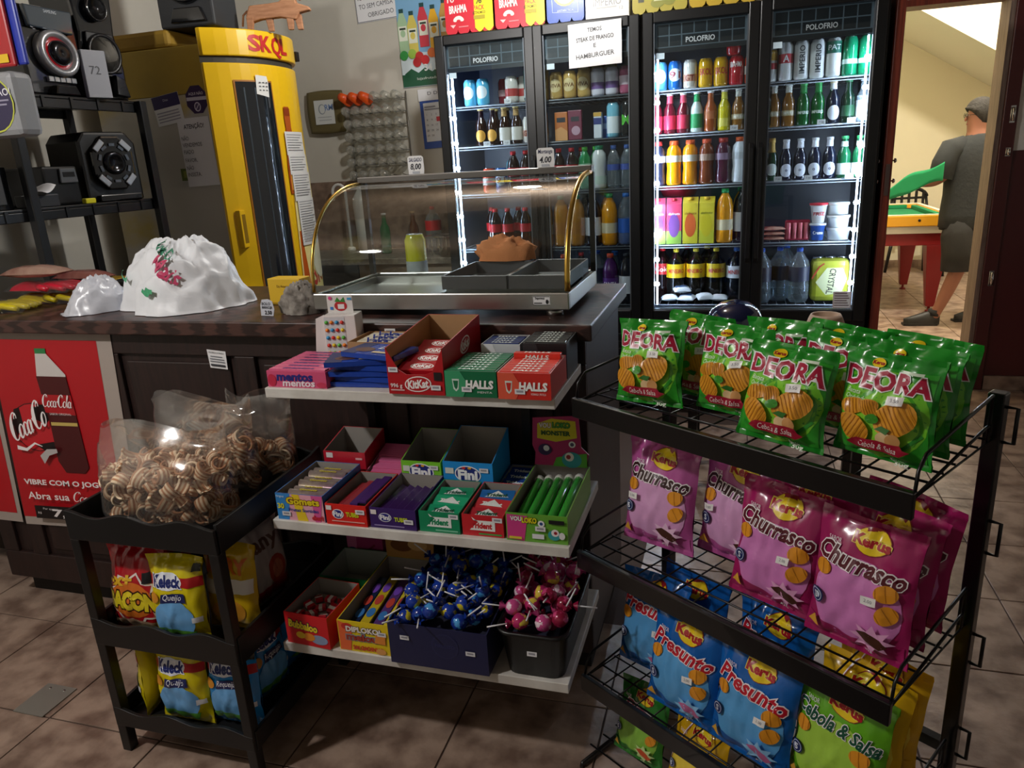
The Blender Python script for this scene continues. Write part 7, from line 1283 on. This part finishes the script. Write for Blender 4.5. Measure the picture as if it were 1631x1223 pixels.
cb('kelb', 'blue snack bag at the rear of the bottom tray', -1.235, 1.655, M2, 1.45, .03, 0)
# ================================================================ GAMES ROOM: POOL TABLE, CHAIRS, MAN
t = thing('pool_table', 'red and yellow pool table with green cloth in the games room', 'pool table', (0, 0, 0))
px0, px1, py0, py1 = -.35, 1.79, 7.22, 8.62
ored = mt('table_red_paint', '#7c1518', .4); oy = mt('table_yellow_paint', '#d89a22', .4); felt = mt('green_felt', '#0a7a4a', .95, bump=.1, bs=300); wht = mt('table_white_paint', '#d5cfc2', .5)
m = MB(); m.box(px0+.04, px1-.04, py0+.04, py1-.04, .60, .705, ored); m.build('apron', t, bev=.004)
m = MB(); m.box(px0+.02, px1-.02, py0+.02, py1-.02, .7055, .768, wht); m.build('white_band', t, bev=.003)
for a, b, c, d in ((px0, px1, py0, py0+.07), (px0, px1, py1-.07, py1)): MB().box(a, b, c, d, .7685, .86, oy).build('rail', t, bev=.006)
for a, b, c, d in ((px0, px0+.07, py0+.0705, py1-.0705), (px1-.07, px1, py0+.0705, py1-.0705)): MB().box(a, b, c, d, .7685, .86, oy).build('rail', t, bev=.006)
MB().box(px0+.071, px1-.071, py0+.071, py1-.071, .7685, .82, felt).build('cloth_bed', t)
for a, b, c, d in ((px0+.15, px1-.15, py0+.071, py0+.12), (px0+.15, px1-.15, py1-.12, py1-.071), (px0+.071, px0+.12, py0+.15, py1-.15), (px1-.12, px1-.071, py0+.15, py1-.15)): MB().box(a, b, c, d, .8205, .858, felt).build('cushion', t, bev=.006)
for a, b, c, d in ((px0+.02, px1-.02, py0+.02, py0+.06), (px0+.02, px1-.02, py1-.06, py1-.02), (px1-.06, px1-.02, py0+.0605, py1-.0605)): MB().box(a, b, c, d, .8605, .868, wht).build('rail_cap', t, bev=.002)
for x in (px0+.11, px1-.11):
    for y in (py0+.11, py1-.11): MB().lathe([(.06, 0), (.06, .003), (.045, .004)], black_p, 16, (x, y, .8207)).build('pocket', t)
for x in (px0+.12, px1-.12):
    for y in (py0+.12, py1-.12):
        vs = [(x-.085, y-.085, .5995), (x+.085, y-.085, .5995), (x+.085, y+.085, .5995), (x-.085, y+.085, .5995)]+[(x+sx*.035, y+sy*.035, .05) for sx, sy in ((-1, -1), (1, -1), (1, 1), (-1, 1))]
        m = MB(); m.add(vs, [(0, 1, 2, 3), (7, 6, 5, 4)]+[(i, i+4, (i+1) % 4+4, (i+1) % 4) for i in range(4)], ored); lg = m.build('leg', t, bev=.004)
        MB().lathe([(.028, 0), (.03, .012), (.012, .02), (.012, .0498)], ored, 12, (x, y, 0)).build('foot', lg)
MB().lathe([(.012, 0), (.01, .004), (0, .005)], black_p, 12, xf=T(1.50, py0-.0005, .82, rx=PI/2)).build('rail_button', t)
def chair(label, loc, rz):
    t = thing('plastic_chair', label, 'chair', loc, rz)
    MB().prism(rrect(.21, .21, .06), .42, .44, black_p).build('seat', t, bev=.005)
    for sx in (-1, 1):
        for sy in (-1, 1): MB().tube([(sx*.18, sy*.18, .4195), (sx*.22, sy*.22, 0)], .022, black_p, 8, r2=.018).build('leg', t)
        MB().tube([(sx*.20, .19, .43), (sx*.21, .24, .68), (sx*.19, .27, .86)], .016, black_p, 8).build('back_post', t); MB().tube([(sx*.21, .24, .64), (sx*.235, .0, .65), (sx*.22, -.17, .62), (sx*.20, -.18, .4405)], .016, black_p, 8).build('armrest', t)
    MB().tube([(.20*math.cos(a), .27+.015*math.sin(a), .85+.10*math.sin(a)) for a in [PI*k/12 for k in range(13)]], .02, black_p, 8).build('top_rail', t)
    for k in range(5): MB().box(-.16+.08*k-.014, -.16+.08*k+.014, .262, .272, .47, .92, black_p).build('back_slat', t)
    for k in range(5): MB().box(-.19, .19, .2725, .281, .52+.08*k-.013, .52+.08*k+.013, black_p).build('back_weave', t)
    return t
chair('black woven plastic chair behind the pool table by the wall', (1.95, 9.45, 0), .25); chair('black woven plastic chair half hidden behind the man', (2.62, 9.5, 0), -.2)
# ---- the man
skin_m = mt('skin_tone', '#8c5c49', .55); shirt_m = mt('grey_tshirt_cotton', '#26292b', .9, bump=.25, bs=35); short_m = mt('dark_shorts_cotton', '#1b1917', .9, bump=.15, bs=40); hair_m = mt('dark_grey_hair', '#191716', .8, col2='#302d2b', vs=60, bump=.5, bs=90); shoe_m = mt('black_shoe_leather', '#151414', .5)
def skin_obj(name, nodes, edges, mat, parent, sub=2, root=0):
    me = bpy.data.meshes.new(name); me.from_pydata([n[0] for n in nodes], edges, []); me.materials.append(mat)
    o = bpy.data.objects.new(name, me); C.objects.link(o); o.parent = parent
    sk_ = o.modifiers.new('skin', 'SKIN'); sk_.use_smooth_shade = True; sb = o.modifiers.new('sub', 'SUBSURF'); sb.levels = sub; sb.render_levels = sub
    if not me.skin_vertices: me.attributes
    for i, n in enumerate(nodes):
        sv = me.skin_vertices[0].data[i]; r_ = n[1]; sv.radius = r_ if isinstance(r_, tuple) else (r_, r_); sv.use_root = i == root
    return o
mn = thing('person', 'man in grey t-shirt and dark shorts seen from behind', 'person', (1.775, 6.82, 0), 0)
# local: x right, y away; he faces left (-x) and slightly away
B = [((0, 0, .95), (.15, .12)), ((.0, 0, 1.12), (.16, .12)), ((.01, 0, 1.32), (.17, .12)), ((.01, 0, 1.43), (.10, .09)), ((0, 0, 1.52), .072), ((-.02, .01, 1.60), (.09, .085)), ((-.015, .01, 1.68), (.095, .085)), ((-.01, .01, 1.74), (.065, .06)),
 ((-.07, -.06, .86), .095), ((-.055, -.09, .50), .062), ((-.11, -.06, .30), .056), ((-.175, -.04, .10), .04), ((-.19, -.04, .05), .04),
 ((.08, .06, .86), .095), ((.14, .10, .50), .062), ((.19, .12, .28), .054), ((.23, .14, .10), .04), ((.22, .14, .05), .04),
 ((-.17, -.04, 1.39), .065), ((-.235, -.07, 1.20), .048), ((-.30, -.02, 1.155), .040), ((-.41, .04, 1.15), .03), ((-.455, .05, 1.15), (.036, .018)),
 ((.19, .04, 1.39), .065), ((.25, .05, 1.16), .046), ((.20, -.08, 1.0), .032), ((.16, -.12, .96), (.034, .018))]
Eg = [(0, 1), (1, 2), (2, 3), (3, 4), (4, 5), (5, 6), (6, 7), (0, 8), (8, 9), (9, 10), (10, 11), (11, 12), (0, 13), (13, 14), (14, 15), (15, 16), (16, 17), (3, 18), (18, 19), (19, 20), (20, 21), (21, 22), (3, 23), (23, 24), (24, 25), (25, 26)]
for base, pts in ((22, [((-.475, .03, 1.165), .012), ((-.50, .025, 1.15), .01), ((-.48, .055, 1.168), .012), ((-.51, .05, 1.15), .01), ((-.478, .08, 1.162), .011), ((-.505, .078, 1.146), .009), ((-.465, .10, 1.15), .010), ((-.488, .10, 1.138), .008), ((-.455, .02, 1.128), .011), ((-.475, .01, 1.118), .009)]), (26, [((.14, -.135, .93), .011), ((.13, -.14, .90), .009), ((.155, -.14, .925), .011), ((.148, -.148, .893), .009), ((.172, -.138, .925), .011), ((.168, -.145, .896), .009), ((.186, -.13, .93), .010), ((.184, -.135, .905), .008), ((.135, -.105, .945), .011), ((.118, -.10, .925), .009)])):
    for k in range(0, 10, 2):
        i = len(B); B += pts[k:k+2]; Eg += [(base, i), (i, i+1)]
skin_obj('body', B, Eg, skin_m, mn)
def loft(mb, rings, mat, n=20, xf=None):
    vs = [(cx+rx*math.copysign(abs(math.cos(2*PI*i/n))**.85, math.cos(2*PI*i/n)), cy+ry*math.copysign(abs(math.sin(2*PI*i/n))**.85, math.sin(2*PI*i/n)), z) for cx, cy, z, rx, ry in rings for i in range(n)]
    mb.add(vs, [(j*n+i, j*n+(i+1) % n, (j+1)*n+(i+1) % n, (j+1)*n+i) for j in range(len(rings)-1) for i in range(n)], mat, True, xf)
def limb(mb, pts, rads, mat, n=14):
    pts = [Vector(p) for p in pts]; vs = []
    for i, p in enumerate(pts):
        t_ = (pts[min(i+1, len(pts)-1)]-pts[max(i-1, 0)]).normalized(); a_ = Vector((0, 1, 0)); a_ = (a_-t_*a_.dot(t_)).normalized(); b_ = t_.cross(a_)
        vs += [p+(a_*math.cos(2*PI*k/n)+b_*math.sin(2*PI*k/n))*rads[i] for k in range(n)]
    mb.add(vs, [(j*n+i, j*n+(i+1) % n, (j+1)*n+(i+1) % n, (j+1)*n+i) for j in range(len(pts)-1) for i in range(n)], mat, True)
m = MB(); loft(m, [(0, 0, .80, .215, .165), (0, 0, .90, .215, .165), (0, 0, 1.05, .205, .155), (0, 0, 1.20, .21, .155), (.005, 0, 1.33, .225, .15), (.01, 0, 1.41, .205, .135), (.01, 0, 1.46, .15, .115), (.005, 0, 1.495, .092, .09), (.003, 0, 1.505, .08, .08)], shirt_m)
for pts in (((-.10, -.02, 1.43), (-.19, -.045, 1.40), (-.235, -.06, 1.30), (-.255, -.07, 1.18)), ((.12, .02, 1.43), (.20, .04, 1.40), (.245, .05, 1.30), (.26, .05, 1.18))): limb(m, pts, (.07, .092, .088, .085), shirt_m)
m.build('tshirt', mn, solid=.006)
m = MB(); loft(m, [(0, 0, .97, .185, .14), (0, 0, .86, .20, .155), (.0, 0, .78, .205, .16)], short_m)
for pts in (((-.075, -.05, .86), (-.075, -.065, .74), (-.065, -.08, .60), (-.06, -.085, .46)), ((.085, .05, .86), (.09, .065, .74), (.115, .08, .60), (.13, .09, .46))): limb(m, pts, (.10, .128, .122, .122), short_m)
m.build('shorts', mn, solid=.006)
m = MB()
def hair(u, v):
    th = 2*PI*u; ph = v*PI*.74; lx = .112*math.sin(ph)*math.cos(th); ly = .10*math.sin(ph)*math.sin(th); z = 1.66+.115*math.cos(ph)
    fc = max(0, -math.cos(th)); z2 = z+(.11*fc*(v > .5)*(v-.5)/.5) ; k = 1+.05*noise.noise((lx*40, ly*40, z*40))
    return (-.01+lx*k*(1 if fc < .3 else 1-.12*fc*v), .01+ly*k, z2)
m.grid(hair, 28, 16, hair_m); m.build('hair', mn, solid=.006)
m = MB(); m.lathe([(.004, -.02), (.012, -.008), (.009, .012), (.003, .02)], skin_m, 8, xf=T(-.103, .01, 1.622, ry=.25)); m.build('nose', mn)
for sy in (-1, 1): MB().lathe([(.006, -.006), (.02, 0), (.014, .006), (.004, .008)], skin_m, 12, xf=Matrix.Translation((.0, .01+sy*.083, 1.63)) @ Matrix.Rotation(-sy*PI/2, 4, 'X') @ Matrix.Diagonal((.75, 1.4, 1, 1))).build('ear', mn)
for sy in (-1, 1): MB().lathe([(.0, 0), (.007, .003), (0, .006)], mt('eye_white', '#d8d4d0', .3), 8, xf=T(-.090, .01+sy*.03, 1.645, ry=-PI/2)).build('eye', mn)
MB().box(-.095, -.088, -.012, .032, 1.578, 1.586, mt('lips', '#8a4a42', .5)).build('mouth', mn, bev=.002)
m = MB()
for sy in (-1, 1): m.tube([(-.108, .01+sy*.03+.02*math.cos(a), 1.645+.016*math.sin(a)) for a in [2*PI*k/14 for k in range(14)]], .002, black_p, 5, closed=True); m.tube([(-.108, .01+sy*.05, 1.648), (-.05, .01+sy*.082, 1.648), (.012, .01+sy*.088, 1.645)], .002, black_p, 5)
m.tube([(-.108, -.002, 1.645), (-.108, .022, 1.645)], .002, black_p, 5); m.build('glasses', mn)
m = MB(); m.tube([(.064*math.cos(a), .062*math.sin(a), 1.492+.012*math.cos(a)) for a in [2*PI*k/20 for k in range(20)]], .004, mt('red_cord', '#a84a40', .6), 6, closed=True); m.build('neck_cord', mn)
def shoe(x, y, rz):
    m = MB(); lv = []
    def fn(u, v):
        s = u; wv = .045*(math.sin(PI*min(1, s*.92+.08))**.45); hh = (.105 if s < .35 else .105-(s-.35)/.65*.06); th = PI*v
        return (.09-.27*s, wv*math.cos(th), .012+max(0, hh*math.sin(th)**.7))
    m.grid(fn, 16, 12, shoe_m); m.add([(fn(k/16, 0)) for k in range(17)]+[fn(k/16, 1) for k in range(17)], [(k, k+1, 18+k, 17+k) for k in range(16)], shoe_m); so = m.build('shoe', mn, (x, y, 0), (0, 0, rz))
    MB().prism([(-.185, -.038), (-.14, -.05), (.07, -.042), (.095, 0), (.07, .042), (-.14, .05), (-.185, .038)], 0, .018, shoe_m).build('sole', so)
    MB().tube([(.045, 0, .08), (.05, 0, .13)], .048, mt('dark_sock', '#1c1b1b', .9), 10).build('ankle_cuff', so)
shoe(-.235, -.04, .08); shoe(.175, .14, .2)
# green table cover he is flicking
m = MB(); gf = mt('green_cover_cloth', '#158a55', .85)
m.grid(lambda u, v: (1.50-.42*u, 6.58+.03*math.sin(u*4), 1.245-.12*u-.06*u*u+(.14-.04*u)*(v-.5)+.015*math.sin(u*9+v*3)), 20, 6, gf); m.grid(lambda u, v: (1.48-.42*u, 6.605+.03*math.sin(u*4+1), 1.235-.12*u-.07*u*u+(.13-.04*u)*(v-.55)+.012*math.sin(u*8+v*3+1)), 20, 6, gf)
m.build('green_cloth', None, solid=.006, label='green table cover held out by the man', cat='cloth')
